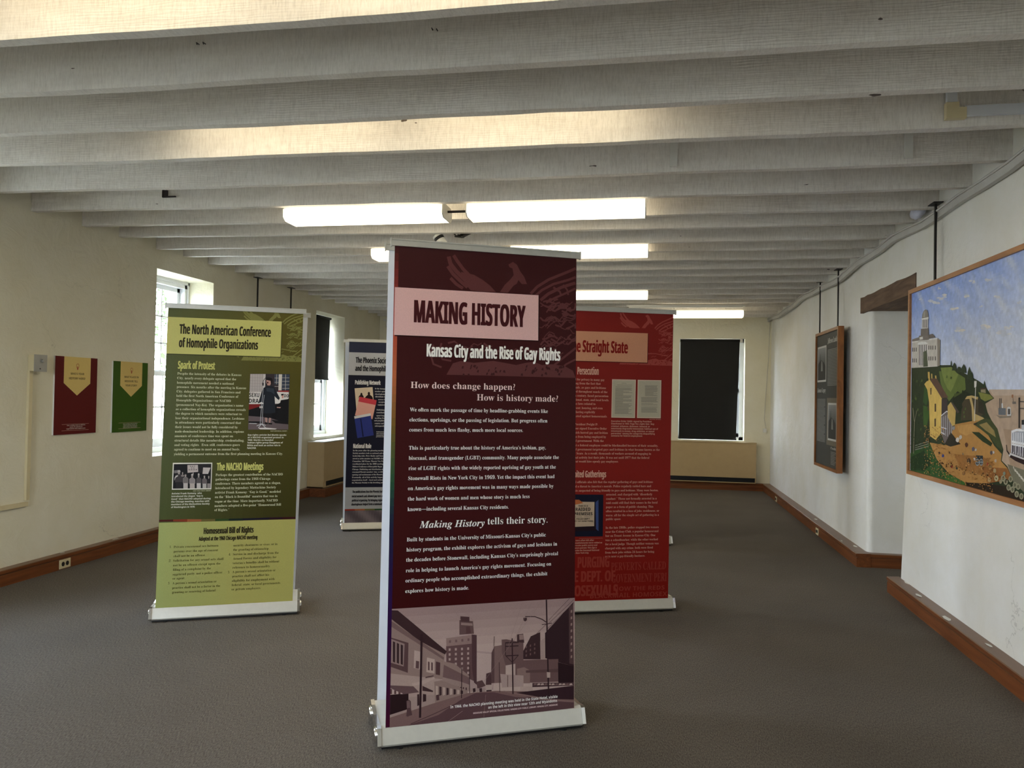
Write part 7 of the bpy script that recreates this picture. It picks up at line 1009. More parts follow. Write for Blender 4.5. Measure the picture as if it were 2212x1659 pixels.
# back window (behind its blind)
w=empty('window_5',(1.015,YB+.2,bz[0])); struct(w)
q=MB(); cx=1.015
for a,b,c,d in ((-.515,-.45,0,1.64),(.45,.515,0,1.64),(-.515,.515,1.58,1.64),(-.515,.515,0,.05)): q.box(a,b,-.03,.08,c,d)
q.build('window_frame',M['sash'],w)
q=MB()
for a,b,c,d in ((-.45,-.41,.05,1.58),(.41,.45,.05,1.58),(-.45,.45,.78,.83),(-.45,.45,1.54,1.58),(-.45,.45,.05,.11),(-.145,-.127,.05,1.58),(.127,.145,.05,1.58),(-.45,.45,.43,.448),(-.45,.45,1.17,1.19)): q.box(a,b,.0,.035,c,d)
s=q.build('sash',M['sash'],w); boxobj('pane',M['glass'],(-.41,.41,.014,.018,.11,1.54),s)
# daylight portals in the openings (they only guide the sky light)
def portal(loc,rot,sx_,sy_):
    l=bpy.data.lights.new('daylight_portal','AREA'); l.shape='RECTANGLE'; l.size=sx_; l.size_y=sy_; l.cycles.is_portal=True
    o=bpy.data.objects.new('daylight_portal',l); COL.objects.link(o); o.location=loc; o.rotation_euler=rot
for a,b in FX: portal(((a+b)/2,YF-.28,1.7),(PI/2,0,0),b-a,1.8)
for a,b in WY: portal((XL-.50,(a+b)/2,1.70),(0,-PI/2,0),1.8,b-a)
# ------------------------------------------------------------------ blinds
def blind_sheet(W_,H_,skew,name,seed):
    r=random.Random(seed); q=MB(); nx,nz=14,24; f=[]; 
    for side in (0,1):
        base=len(q.v)
        for j in range(nz+1):
            for i in range(nx+1):
                u=i/nx; v=j/nz; d=.012*math.sin(u*7+v*3+seed)*v*v+.02*max(0,u-.75)*v
                x=(u-.5)*W_*(1-.035*v)+skew*v
                q.v.append((x,d+(.002 if side else 0),-v*H_+(.02*max(0,u-.8)*v)))
        for j in range(nz):
            for i in range(nx):
                a=base+j*(nx+1)+i; ff=(a,a+nx+1,a+nx+2,a+1); q.f.append(ff if not side else ff[::-1]); q.m.append(0); q.c.append(None)
    return q
b=empty('roller_blind',(-4.84,10.415,2.575),-PI/2+.0); tag(b,'black roller blind half lowered in the far left window','blind')
q=blind_sheet(.90,.925,.0,'cloth',3); q.build('blind_cloth',M['blind'],b,True)
q=MB(); q.tube([(-.455,.01,.0),(.455,.01,.0)],.018,12); q.build('roller',M['blind'],b,True)
q=MB(); q.box(-.43,.43,-.004,.008,-.945,-.92); q.build('bottom_bar',M['blind'],b)
b=empty('roller_blind',(.985,12.50,2.392),0); tag(b,'black roller blind fully lowered over the back window','blind')
q=blind_sheet(.93,1.575,-.022,'cloth',5); q.build('blind_cloth',M['blind'],b,True)
q=MB(); q.tube([(-.47,.012,.0),(.47,.012,.0)],.02,12); q.build('roller',M['blind'],b,True)
q=MB(); q.box(-.475,.43,-.006,.010,-1.60,-1.572); q.build('bottom_bar',M['blind'],b)
q=MB(); q.box(-.5,-.47,-.02,.03,-.03,.03); q.box(.47,.51,-.02,.03,-.03,.03); q.box(-.5,.51,-.005,.02,.02,.028); q.build('bracket',M['trimwhite'],b)
# ------------------------------------------------------------------ heaters
def heater(name,L,D,H,label,loc,rz):
    o=empty(name,loc,rz); tag(o,label,'radiator')
    # local: x along the wall, -y into the room, z up from the plinth
    q=MB(); q.box(0,.012,-D,0,0,H); q.box(L-.012,L,-D,0,0,H); q.box(.012,L-.012,-D+.012,0,H-.014,H); q.box(.012,L-.012,-.02,0,0,H-.014); q.box(.0,L,-D,0,0,.012)
    q.build('cabinet',M['heater'],o)
    q=MB(); q.box(.004,L-.004,-D-.008,-D,.085,H-.006); q.build('front_panel',M['heater'],o)
    q=MB(); q.box(.10,L-.014,-D+.03,-D+.04,.012,.085)
    for k in range(4): q.box(.10,L-.014,-D+.012,-D+.03,.02+k*.017,.024+k*.017)
    q.build('grille',M['heater_dark'],o)
    q=MB(); q.box(.012,.10,-D,-D+.01,.012,.083); q.build('end_plate',M['heater'],o)
    q=MB(); q.box(-.004,L+.004,-D-.012,.0,H,H+.012); q.build('top_ledge',M['trimwhite'] if D>.2 else M['heater'],o)
heater('radiator_cabinet',1.50,.12,.63,'long tan radiator cabinet below the black-covered back window',(.205,12.455,.123),0)
heater('radiator_cabinet',1.45,.235,.625,'tan radiator cabinet on the left wall below the half-covered window',(XL+.005,9.72,.123),PI/2)
# fix orientation of the left one: local -y must point to +x
bpy.data.objects['radiator_cabinet.001'].rotation_euler=(0,0,PI/2)
q=MB(); q.box(-4.56,-4.33,9.69,11.19,.0,.118); struct(q.build('baseboard_left',M['board']))
# ------------------------------------------------------------------ strip lights
def lamp(x0,x1,y0,y1,zb,label,hang=0,caps=True):
    o=empty('fluorescent_light',((x0+x1)/2,(y0+y1)/2,zb)); tag(o,label,'ceiling light')
    w=(x1-x0)/2; d=(y1-y0)/2
    pr=[(-d,.078),(-d,.022),(-d+.03,.0),(d-.03,0),(d,.022),(d,.078)]
    q=MB(); q.loft([[(x,a,b) for a,b in pr] for x in (-w+.006,w-.006)]); q.build('diffuser',M['tube_dim' if zb>2.9 else 'tube'],o)
    q=MB(); q.box(-w,w,-d+.01,d-.01,.079,.105); q.build('housing',M['fixture'],o)
    for s in (-1,1):
        q=MB(); pc=[(-d-.004,.08),(-d-.004,.02),(-d+.028,-.004),(d-.028,-.004),(d+.004,.02),(d+.004,.08)]
        q.loft([[(s*w+k,a,b) for a,b in pc] for k in (-.004,.004)]); q.build('end_cap',M['fixture'],o)
    z2=3.06-zb
    for x in (-w*.6,w*.6):
        q=MB(); q.tube([(x,0,.1),(x,0,z2)],.006,6); q.build('hanger',M['fixture'],o)
    return o
for r_,(y0,zb,t_) in enumerate([(-.78,2.93,'behind the camera'),(.70,2.93,'behind the camera'),(2.03,2.935,'above the top of the frame')]):
    for k,(a,b) in enumerate(((-2.58,-1.36),(-1.24,-.02))):
        lamp(a,b,y0,y0+.20,zb,'hidden strip light of the row %s, %s one'%(['nearest the front wall','second from the front wall','third from the front wall'][r_],['left','right'][k]))
lamp(-2.60,-1.38,3.435,3.635,2.935,'strip light hidden in the joist bay that glows brightest, left one')
lamp(-1.24,-.02,3.435,3.635,2.935,'strip light hidden in the joist bay that glows brightest, right one')
lamp(-2.61,-1.42,5.01,5.25,2.685,'nearest visible strip light, left one of the front pair')
lamp(-1.25,-.03,5.01,5.25,2.685,'nearest visible strip light, right one of the front pair')
lamp(-2.52,-1.36,6.52,6.76,2.69,'second row strip light, its tip showing left of the maroon banner')
lamp(-1.22,-.01,6.52,6.76,2.69,'second row strip light just right of the maroon banner top')
lamp(-1.22,-.01,9.40,9.64,2.69,'third row strip light above the red banner')
lamp(.12,1.30,10.78,11.02,2.60,'farthest strip light, hung low before the back window')
q=MB(); q.tube([(-.02,0,0),(.20,0,0)],.009,8); q.tube([(-.02,0,0),(.0,0,0)],.016,8)
o=q.build('conduit_pipe',M['dark_metal'],None,True,(-1.43,5.14,2.745)); tag(o,'short dark conduit pipe joining the two front strip lights','pipe')
o=empty('light_rail',(.55,10.46,2.72)); tag(o,'bare white lighting rail under the joists before the farthest strip light','rail')
q=MB(); q.box(-.85,.73,-.02,.02,-.02,.005); q.build('channel',M['fixture'],o); q=MB(); q.box(-.82,.70,-.009,.009,-.034,-.02); q.build('tube_lamp',M['fixture'],o)
for x in (-.6,.5):
    q=MB(); q.tube([(x,0,.005),(x,0,.34)],.005,6); q.build('hanger',M['fixture'],o)
# ------------------------------------------------------------------ double-sided banner stands
WB=.82
def surf(T,L,H):
    def P(u,v,lift):
        f=v/H; g=max(0,(f-.972)/.028)
        wv=0
        return (u+T*f, L*f+wv-lift, .085+v)
    return P
def sheet_back(P,H,name,par,mat,lift=-.0015):
    q=Sheet(P,WB,H); nx,ny=14,36
    vs=[P(WB*i/nx,H*j/ny,lift) for j in range(ny+1) for i in range(nx+1)]
    q.add(vs,[(j*(nx+1)+i,(j+1)*(nx+1)+i,(j+1)*(nx+1)+i+1,j*(nx+1)+i+1) for j in range(ny) for i in range(nx)],0)
    return q.build(name,mat,par,True)
CM={'front':{'M':(70,24,28),'W':(252,248,240),'K':(246,216,210)},
    'green':{'D':(52,46,22),'Y':(206,204,116),'E':(222,222,184),'O':(98,96,50),'W':(236,234,214)},
    'red':{'R':(150,32,28),'P':(240,184,166),'Q':(178,66,54),'T':(40,36,36)},
    'phx':{'B':(30,30,42),'S':(228,228,232)}}
TT=DATA['T']; PP=DATA['P']; BB=DATA['B']
def lettering(key,P,H,par,lift,skip=()):
    s=Sheet(P,WB,H)
    for (st,c,cap,u0,u1,v,t) in TT[key]:
        if c in skip: continue
        s.text(st,CM[key][c],cap,u0,u1,v,t,lift,3 if cap>.03 else (2 if key=='front' else 1))
    return s.build('lettering',M['print'],par)
def emblem(key,P,H,par,col,hole,x_max=WB):
    (a,b),(c,d)=PP['emb'][key]; s=Sheet(P,WB,H); s.base=.0005
    X=lambda p:(a+p[0]*(c-a), d+p[1]*(b-d))
    sc=(c-a)
    for kind,w,pts in PP['EM']:
        pts=[X(p) for p in pts]
        if kind=='s': s.item(col,('l',w*sc*1.15,pts))
        else: s.poly(pts,col)
    for h_ in PP['HO']: s.poly([X(p) for p in h_],hole)
    return s.build('emblem',M['print'],par)
def stand(key,label,back_shift,T,L,H,loc,rz,S=.285):
    o=empty('banner_stand',loc,rz); tag(o,label,'banner','pull-up banners standing in the room')
    P=surf(T,L,H)
    # base cassette
    def prof(): return [(-.018,.015),(-.024,.024),(-.012,.058),(-.002,.084),(.012,.090),(.05,.082),(.14,.078),(S-.05,.082),(S-.012,.090),(S+.002,.084),(S+.016,.055),(S+.024,.024),(S+.018,.015)]
    q=MB(); q.loft([[(x,a,b) for a,b in prof()][::-1] for x in (-.018,WB+.030)]); q.build('base',M['alu'],o)
    q=MB(); q.box(-.016,WB+.028,-.012,S+.012,.004,.016); q.build('base_underside',M['black_plastic'],o)  # recessed underside, black so it draws the shadow line below the base
    for x0,x1,sg in ((-.034,-.018,-1),(WB+.030,WB+.046,1)):
        q=MB(); pc=[(a*1.0+(.0 if a<.1 else 0)+(-.006 if a<.1 else .006),b*1.04+.0) for a,b in prof()]
        mid=(x0+x1)/2
        q.loft([[(x,a,b) for a,b in pc][::-1] for x in (x0,x1)]); 
        cap=q.build('end_cap',M['chrome'],o)
        for cy in (.035,S-.035):
            q=MB(); ring=[]
            xo=x0 if sg<0 else x1
            for k,(rr,dx) in enumerate(((.034,0),(.033,.006),(.026,.011),(.012,.013))): ring.append([(xo+sg*dx,cy+rr*math.cos(2*PI*i/16),.046+rr*math.sin(2*PI*i/16)) for i in range(16)])
            q.loft(ring if sg>0 else [r[::-1] for r in ring]); q.build('boss',M['chrome'],cap,True)
    for x in (.06,WB-.05):
        for y in (.012,S-.012):
            q=MB(); q.loft([[(x+.014*math.cos(2*PI*i/10),y-.018+.014*math.sin(2*PI*i/10),z) for i in range(10)] for z in (0,.005)]); q.build('foot',M['black_plastic'],o)
    # poles behind each sheet
    top=.085+H
    for y0,y1 in ((.02,L+.012),(S-.02,S-L-.012)):
        q=MB(); q.tube([(WB/2,y0,.075),(WB/2+T,y1,top+.0)],.008,8); q.build('pole',M['rail'],o,True)
    # top rails
    for yc,bs in ((L,0),(S-L,back_shift)):
        q=MB(); q.box(-.012+T+bs,WB+.014+T+bs,yc-.008,yc+.007,top-.002,top+.020); q.box(-.010+T+bs,WB+.012+T+bs,yc-.006,yc+.006,top+.023,top+.029); q.box(-.01+T+bs,WB+.01+T+bs,yc-.002,yc+.004,top+.019,top+.024)
        r=q.build('top_rail',M['rail'],o)
        for x in (-.017,WB+.014):
            q=MB(); q.box(x+T+bs,x+.005+T+bs,yc-.009,yc+.008,top-.006,top+.031); q.build('rail_plug',M['rail'],r)
    g=sheet_back(P,H,'graphic_panel',o,M['backing'],-.0012)
    bP=lambda u,v,lift:(u+back_shift*min(1,.4+v/H*.6)+T*v/H, S-L*v/H+lift, .085+v)
    g2=sheet_back(bP,H,'reverse_panel',o,M['backing'],0)
    g2['label']='plain white reverse of the rear banner sheet'
    return o,P,g
def base_print(P,H,par,fn,nx=28,ny=60,m='print'):
    s=Sheet(P,WB,H); s.grid(0,WB,0,H,nx,ny,fn,.0002); return s.build('printed_ground',M[m],par)
def plate(P,H,par,pts,col,shadow=None):
    s=Sheet(P,WB,H)
    x0=min(p[0] for p in pts); x1=max(p[0] for p in pts)
    if shadow: s.poly([(p[0]+.004,p[1]-.005) for p in pts],shadow,.0018)
    s.poly(pts,col,.0020)
    return s.build('title_plate',M['print'],par)
def rect_of(pts):
    x0=min(p[0] for p in pts); x1=max(p[0] for p in pts); y1=(pts[0][1]+pts[1][1])/2; y0=(pts[2][1]+pts[3][1])/2
    return [(max(0,x0),y1),(x1,y1),(x1,y0),(max(0,x0),y0)]
# front maroon banner
x,y,a,L,T,H=BB['front']
o,P,g=stand('front','tall maroon banner headed MAKING HISTORY, nearest the camera',-.012,T,L,H,(x,y,0),a)
STREET_TOP=PP['street'][0][0][1]*.5+PP['street'][0][1][1]*.5
def fr(u,v):
    c=mixc((58,8,9),(64,28,30),(v-.6)/(H-.6)); e=u  # greyer, paler top is sheen mixed into the maroon
    if e<.017:
        t=[(0,(70,10,40)),(.28,(40,16,70)),(.42,(30,36,60)),(.50,(40,84,56)),(.62,(120,92,40)),(.72,(188,104,66)),(.84,(176,72,58)),(.95,(110,44,42)),(1,(64,28,30))]
        f=v/H
        for i in range(len(t)-1):
            if t[i][0]<=f<=t[i+1][0]: return mixc(t[i][1],t[i+1][1],(f-t[i][0])/(t[i+1][0]-t[i][0]))
    return c
base_print(P,H,g,fr,48,60)
emblem('front',P,H,g,(98,54,54),(66,29,31))
plate(P,H,g,rect_of(PP['front_title']),(226,182,178),(40,10,12))
lettering('front',P,H,g,.0026)
s=Sheet(P,WB,H); s.base=.0004
def sky(u,v):
    f=v/STREET_TOP; return mixc((196,170,160),(150,122,120),(f-.55)*2) 
s.grid(.017,WB,0,STREET_TOP,20,14,sky,.0004)
for c,pts in PP['street'][1]: s.item(c,pts,(.017,WB,0,STREET_TOP))
s.build('street_photograph',M['print'],g)
# green banner
x,y,a,L,T,H=BB['green']
o,P,g=stand('green','olive green banner headed The North American Conference, at left',.030,T,L,H,(x,y,0),a)
gl=sorted(PP['green_lo'],key=lambda p:-p[1]); GY=sum(p[1] for p in PP['green_lo'][:4])/4
def gr(u,v):
    if v<GY: return mixc((172,180,110),(180,174,98),u/WB*1.6)
    return mixc(mixc((76,84,40),(60,56,12),u/WB*1.3),mixc((92,98,58),(98,90,34),u/WB*1.2),(v-GY)/(H-GY))  # sheen put into the olive: greyer at left, paler upwards
base_print(P,H,g,gr,20,110)
emblem('green',P,H,g,(134,132,72),(104,102,48))
plate(P,H,g,rect_of(PP['green_title']),(206,202,120),(62,60,30))
s=Sheet(P,WB,H); s.base=.0004
sp=PP['green_stripe']; cols=[(60,10,8),(96,26,12),(176,84,46),(150,104,60),(70,90,36),(20,50,20),(20,22,40),(16,14,34),(34,12,40),(50,6,18),(60,8,14)]
for i in range(10):
    u0=WB*i/10; u1=WB*(i+1)/10
    s.poly([(u0,sp[i][1][1]),(u1,sp[i+1][1][1]),(u1,sp[i+1][0][1]),(u0,sp[i][0][1])],mixc(cols[i],cols[i+1],.5),.0005)
s.build('border_stripe',M['print'],g)
base,polys,l1,l2,l3=PP['speaker']
s=Sheet(P,WB,H); s.base=.0006; s.poly(base,(56,48,52),.0005)
bx0=min(p[0] for p in base); bx1=max(p[0] for p in base); by0=min(p[1] for p in base); by1=max(p[1] for p in base)
for c,pts in polys: s.item(c,pts,(bx0,bx1,by0,by1))
for (l,t_) in ((l1,'SEXU'),(l2,'DRA'),(l3,'DO')): s.text('b',(26,24,26),l[2][1]-l[0][1],l[0][0],l[1][0],l[0][1],t_,.0022,2)
s.build('photograph',M['print'],g)['label']='photograph of a woman in a dark coat at a microphone'
FR_,base,polys,ls=PP['march']
s=Sheet(P,WB,H); s.base=.0006; s.poly(FR_,(232,228,214),.0005); s.poly(base,(22,20,22),.0006)
bx0=min(p[0] for p in base); bx1=max(p[0] for p in base); by0=min(p[1] for p in base); by1=max(p[1] for p in base)
for c,pts in polys: s.item(c,pts,(bx0,bx1,by0,by1))
for l in ls: s.text('b',(60,52,52),l[2][1]-l[0][1],l[0][0],l[1][0],l[0][1],l[3],.0022,1)
s.build('photograph',M['print'],g)['label']='black and white photograph of marchers with placards'
lettering('green',P,H,g,.0026)
# red banner
x,y,a,L,T,H=BB['red']
o,P,g=stand('red','red banner headed The Straight State, half hidden behind the maroon banner',0,T,L,H,(x,y,0),a)
base_print(P,H,g,lambda u,v:mixc((154,26,18),(148,44,40),v/H),16,40)
emblem('red',P,H,g,(186,84,76),(156,50,46))
plate(P,H,g,rect_of(PP['red_title']),(230,168,136),(90,24,22))
s=Sheet(P,WB,H); s.base=.0006
for k,d in enumerate(PP['docs']): s.poly([(p[0]+.004,p[1]-.004) for p in d],(110,26,22),.0005+k*.00002); s.poly(d,(236,214,196),.0007); i=[(d[0][0]+.006,d[0][1]-.006),(d[1][0]-.006,d[1][1]-.006),(d[2][0]-.006,d[2][1]+.006),(d[3][0]+.006,d[3][1]+.006)]; s.poly(i,(206,200,180),.0009)
s.build('document_facsimile',M['print'],g)
s=Sheet(P,WB,H)
for p0,p1 in PP['doclines']:
    if p1[0]>p0[0]:
        s.poly([(p0[0],p0[1]),(p1[0],p1[1]),(p1[0],p1[1]-.0021),(p0[0],p0[1]-.0021)],(128,124,116),.0012)
s.build('typed_lines',M['print'],g)['kind']='stuff'
s=Sheet(P,WB,H); s.base=.0006
sg=PP['sign']
s.poly(sg[0],(22,24,48),.0005); s.poly(sg[2],(70,90,150),.0008); s.poly([(p[0]+.03,p[1]-.03) for p in sg[1]],(34,18,30),.0007); s.poly(sg[1],(222,200,176),.0009); s.poly(sg[3],(210,120,70),.0010,(0,WB,0,2))
s.poly([sg[4][0],sg[4][1],(sg[4][1][0],sg[4][1][1]-.0016),(sg[4][0][0],sg[4][0][1]-.0016)],(60,50,50),.0011)
s.poly([sg[5][0],sg[5][1],(sg[5][1][0],sg[5][1][1]-.0016),(sg[5][0][0],sg[5][0][1]-.0016)],(60,50,50),.0011)
a0,a1=PP['redline']; s.poly([a0,a1,(a1[0],a1[1]-.0012),(a0[0],a0[1]-.0012)],(226,160,146),.0011)
s.build('photograph',M['print'],g)['label']='photograph of a framed sign reading RAIDED PREMISES'
lettering('red',P,H,g,.0026)
# navy banner
x,y,a,L,T,H=BB['phx']
o,P,g=stand('phx','navy and grey banner headed The Phoenix Society, beyond the green banner',-.040,T,L,H,(x,y,0),a)
yy=PP['phx_y']
def ph(u,v):
    if v>yy[0]: return (42,46,70)
    if v>yy[1]: return (186,188,196)
    if v>yy[2]: return (26,28,48)
    if v>yy[3]: return (172,176,184)
    return mixc((92,84,92),(128,116,124),.5+.5*math.sin(u*26+v*30))
base_print(P,H,g,ph,30,150)
s=Sheet(P,WB,H)
for i in range(8):
    t=[(120,20,20),(190,80,50),(150,110,60),(60,100,50),(20,60,40),(20,30,60),(30,20,60),(60,10,40),(60,10,20)]
    s.poly([(WB*i/8,yy[3]+.004),(WB*(i+1)/8,yy[3]+.004),(WB*(i+1)/8,yy[3]-.012),(WB*i/8,yy[3]-.012)],mixc(t[i],t[i+1],.5),.0005)
s.build('border_stripe',M['print'],g)
s=Sheet(P,WB,H); s.base=.0006; cv=PP['covers']
s.poly(cv[0],(226,208,186),.0006)
for z in PP['sil']: s.poly(z,(40,24,28),.0007)
s.poly(cv[1],(236,176,164),.0008); s.poly(cv[4],(216,70,84),.0009); s.poly(cv[2],(48,60,140),.0010); s.poly(cv[3],(230,230,236),.0011); s.poly(cv[5],(24,28,66),.0011)
s.build('magazine_covers',M['print'],g)
lettering('phx',P,H,g,.0026)
# fifth stand, almost hidden behind the red one
o,P,g=stand('far','banner almost hidden behind the red banner, only its base corner showing',0,0,.06,1.90,(-.555,7.27,0),.35)
base_print(P,1.90,g,lambda u,v:(60,70,110),8,8)
# ------------------------------------------------------------------ left wall boards
def poster(name,label,y0,y1,z0,z1,bgc,lines,body):
    o=empty(name,(XL,y1,z0)); tag(o,label,'poster','small question boards on the left wall')
    w=y1-y0; hh=z1-z0
    # local frame: u runs from near (y0) to far (y1); board stands off the wall
    q=MB(); q.box(.0,.013,-w,0,0,hh); q.build('foam_board',M['trimwhite'],o)
    P=lambda u,v,l:(.0132+l,-w+u,v)
    s=Sheet(P,w,hh); s.grid(0,w,0,hh,4,4,lambda u,v:bgc,.0002); s.build('printed_ground',M['paper'],o)
    s=Sheet(P,w,hh); s.base=.0006; x0,x1=w*.20,w*.83; zt=hh; s.poly([(x0,zt),(x0,zt-hh*.34),((x0+x1)/2,zt-hh*.50),(x1,zt-hh*.34),(x1,zt)],(226,198,122),.0006)
    s.build('pennant',M['paper'],o)
    s=Sheet(P,w,hh); cx=(x0+x1)/2
    # light-bulb mark
    ring=[(cx+.015*math.cos(t),zt-.072+.018*math.sin(t)) for t in [PI*2*k/12 for k in range(13)]]
    vs,fs=stroke2d(.004,ring)
    for f in fs: s.poly([vs[i] for i in f],(176,84,60),.0010)
    s.poly([(cx-.007,zt-.09),(cx+.007,zt-.09),(cx+.006,zt-.104),(cx-.006,zt-.104)],(176,84,60),.0011); s.poly([(cx-.004,zt-.075),(cx+.004,zt-.075),(cx+.004,zt-.088),(cx-.004,zt-.088)],(176,84,60),.0011)
    for i,(t,ww) in enumerate(lines): s.text('b',(90,70,36),.017,cx-ww/2,cx+ww/2,zt-.145-i*.038,t,.0012,4)
    for k in (.128,.047): s.poly([(w*.18,hh*k+.0),(w*.82,hh*k),(w*.82,hh*k+.002),(w*.18,hh*k+.002)],(206,170,150),.0011)
    for i,(t,ww) in enumerate(body): s.text('b',(222,206,196),(.0085 if len(body)<4 else .0072),cx-ww/2,cx+ww/2,hh*.108-i*(.0135 if len(body)<4 else .0112),t,.0012,1)
    s.build('lettering',M['paper'],o)
poster('poster','maroon board with pale pennant reading WHO’S YOUR HISTORY HERO?',5.18,5.642,1.068,1.697,(96,26,24),[('WHO’S YOUR',.15),('HISTORY HERO?',.18)],[('Use a sticky note to add the',.20),('name of a person or',.14),('organization that inspires you.',.21)])
poster('poster','green board with pale pennant asking WHAT PLACES IN MISSOURI TELL YOUR STORY?',5.835,6.296,1.058,1.688,(64,96,30),[('WHAT PLACES IN',.19),('MISSOURI TELL',.175),('YOUR STORY?',.155)],[('Use a sticky note to share',.19),('historic places, towns, or',.18),('other places that tell your',.19),('story or your community’s.',.19)])
# surface switch box and raceway, left wall
o=empty('switch_box',(XL,4.93,1.568)); tag(o,'beige surface switch box at the top of the left wall raceway','switch')
q=MB(); q.box(0,.055,.0,.115,0,.122); q.build('box',M['beige'],o); q=MB(); q.box(.055,.060,-.004,.118,-.004,.126); q.build('cover_plate',M['greybox'],o)
q=MB(); q.tube([(.060,.062,.085),(.075,.066,.07)],.010,10); q.build('knob',M['greybox'],o,True)
q=MB(); q.tube([(.060,.05,.018),(.064,.05,.018)],.005,8); q.build('screw',M['dark_metal'],o)
q=MB(); q.box(XL,XL+.022,4.925,4.957,.59,1.568); tag(q.build('cable_raceway',M['beige']),'vertical beige cable raceway below the switch box','raceway')
q=MB(); q.box(XL,XL+.022,3.9,4.945,.545,.577); tag(q.build('cable_raceway',M['beige']),'horizontal beige cable raceway low at the left edge','raceway')
def outlet(x,y,z,side,label,w=.115,hh=.07):
    o=empty('outlet',(x,y,z)); tag(o,label,'outlet')
    s=side; q=MB(); q.box(min(0,s*.005),max(0,s*.005),-w/2,w/2,-hh/2,hh/2); q.build('cover_plate',M['beige'],o)
    for k in (-.022,.022):
        q=MB(); q.loft([[(s*d,k+.015*math.cos(2*PI*i/12),.018*math.sin(2*PI*i/12)) for i in range(12)] for d in (.005,.008)][::(1 if s>0 else -1)]); q.build('receptacle',M['socket'],o)
outlet(-4.560,5.28,.042,1,'beige double outlet in the left baseboard below the boards',.115,.07)
outlet(1.825,8.56,.042,-1,'outlet in the right baseboard, nearer one',.115,.07)
outlet(1.825,11.18,.042,-1,'outlet in the right baseboard, farther one',.115,.07)
# ------------------------------------------------------------------ right wall: cable trunk, rods, frames
q=MB(); pts=[]
for i in range(46):
    y=YF+.1+(YB-.1-YF)*i/45; pts.append((1.885+.005*math.sin(y*1.3),y,2.712+.016*math.sin(y*2.1)+.010*math.sin(y*5.3)-.012*(y>6.5)-(.012 if 7.5<y<8.6 else 0)))
rg=[[(x-.014,y,z-.022),(x-.014,y,z+.018),(x+.016,y,z+.020),(x+.016,y,z-.022)] for x,y,z in pts]
q.loft(rg); q.tube([(p[0]-.018,p[1],p[2]+.028) for p in pts],.008,6)
tag(q.build('wall_conduit',M['wallcable']),'wavy pale cable trunking along the top of the right wall','trunking')
def rod(x,y,z0,z1,label,grp='black hanging rods of the pictures',tilt=0):
    o=empty('hanging_rod',(x,y,z0)); tag(o,label,'rod',grp)
    q=MB(); q.box(-.006,.006,-.009,.009,0,z1-z0); q.build('strap',M['rod'],o)
    q=MB(); q.box(-.03,.03,-.055,.055,z1-z0,z1-z0+.006); q.build('hook_plate',M['rod'],o)
rod(1.865,5.375,2.215,2.768,'black rod holding the left end of the river painting')
rod(1.865,3.85,2.215,2.768,'black rod holding the right end of the river painting, out of frame')
rod(1.865,7.95,2.165,2.764,'black rod on the near side of the tall framed panel')
rod(1.865,8.75,2.165,2.764,'black rod on the far side of the tall framed panel')
rod(-4.55,8.16,1.9,2.78,'black rod on the left wall above the green banner, nearer one')
rod(-4.55,9.00,1.9,2.78,'black rod on the left wall above the green banner, farther one')
# unseen picture carried by the two left rods is hidden behind the green banner
# river painting
o=empty('framed_painting',(1.86,5.735,.945)); tag(o,'large framed painting of a river town with steamboats and a domed building','painting')
def fbox(q,s0,s1,z0,z1,x0,x1): q.box(x0,x1,-s1,-s0,z0,z1)
PWd,PHt=2.28,1.30
q=MB(); fbox(q,0,PWd,0,.028,-.045,.0); fbox(q,0,PWd,PHt-.028,PHt,-.045,.0); fbox(q,0,.028,.028,PHt-.028,-.045,0); fbox(q,PWd-.028,PWd,.028,PHt-.028,-.045,0); q.build('frame',M['frame'],o)
P=lambda u,v,l:(-.030-l,-(u+.035),v-.945)
s=Sheet(P,3,3)
r9=random.Random(3); ph_=[(r9.uniform(2,9),r9.uniform(2,9),r9.uniform(0,6)) for _ in range(9)]
def nz(u,v): return sum(math.sin(a*u*2.2+b*v*1.7+c) for a,b,c in ph_)/9
def psky(u,v):
    f=(v-1.55)/.65; c=mixc((206,214,234),(132,160,226),f*.95-.25*u+.18*nz(u*2,v*2)); c=mixc(c,(216,220,230),max(0,nz(u*3.1+2,v*3.7))*.9)
    k=r9.uniform(-5,5); return tuple(max(0,min(255,x+k)) for x in c)
s.grid(-.012,PWd-.06,.968,2.222,130,72,psky,0); s.base=.0001
for c,pts in PAINT: s.item(c,pts,(-.012,PWd-.06,.968,2.222))
r8=random.Random(21)
for k in range(900):
    u=r8.uniform(.02,1.3); v=r8.uniform(.98,1.30)
    if u>.25+ (v-.98)*.3 and v>1.16 and u>.62: continue
    dark=u+v*1.6>2.35 or u<.3
    c=r8.choice([(58,74,40),(40,54,30),(76,94,50),(52,66,38)]) if (u<.28 and v<1.1) or v>1.30 else r8.choice([(172,122,64),(196,146,84),(150,104,56),(164,118,60)])
    if u<.28 and v>1.1: c=r8.choice([(46,62,36),(62,80,42)])
    if .10<u<.26 and 1.2<v<1.5: continue
    w_=r8.uniform(.004,.012); h_=r8.uniform(.002,.005)
    s.item(c,[(u-w_,v),(u,v-h_),(u+w_,v),(u,v+h_)],(-.012,PWd-.06,.968,2.222))
cv_=s.build('canvas_picture',M['oil'],o)
q=MB(); fbox(q,.02,PWd-.02,.02,PHt-.02,-.028,-.012); q.build('canvas_board',M['trimwhite'],o)
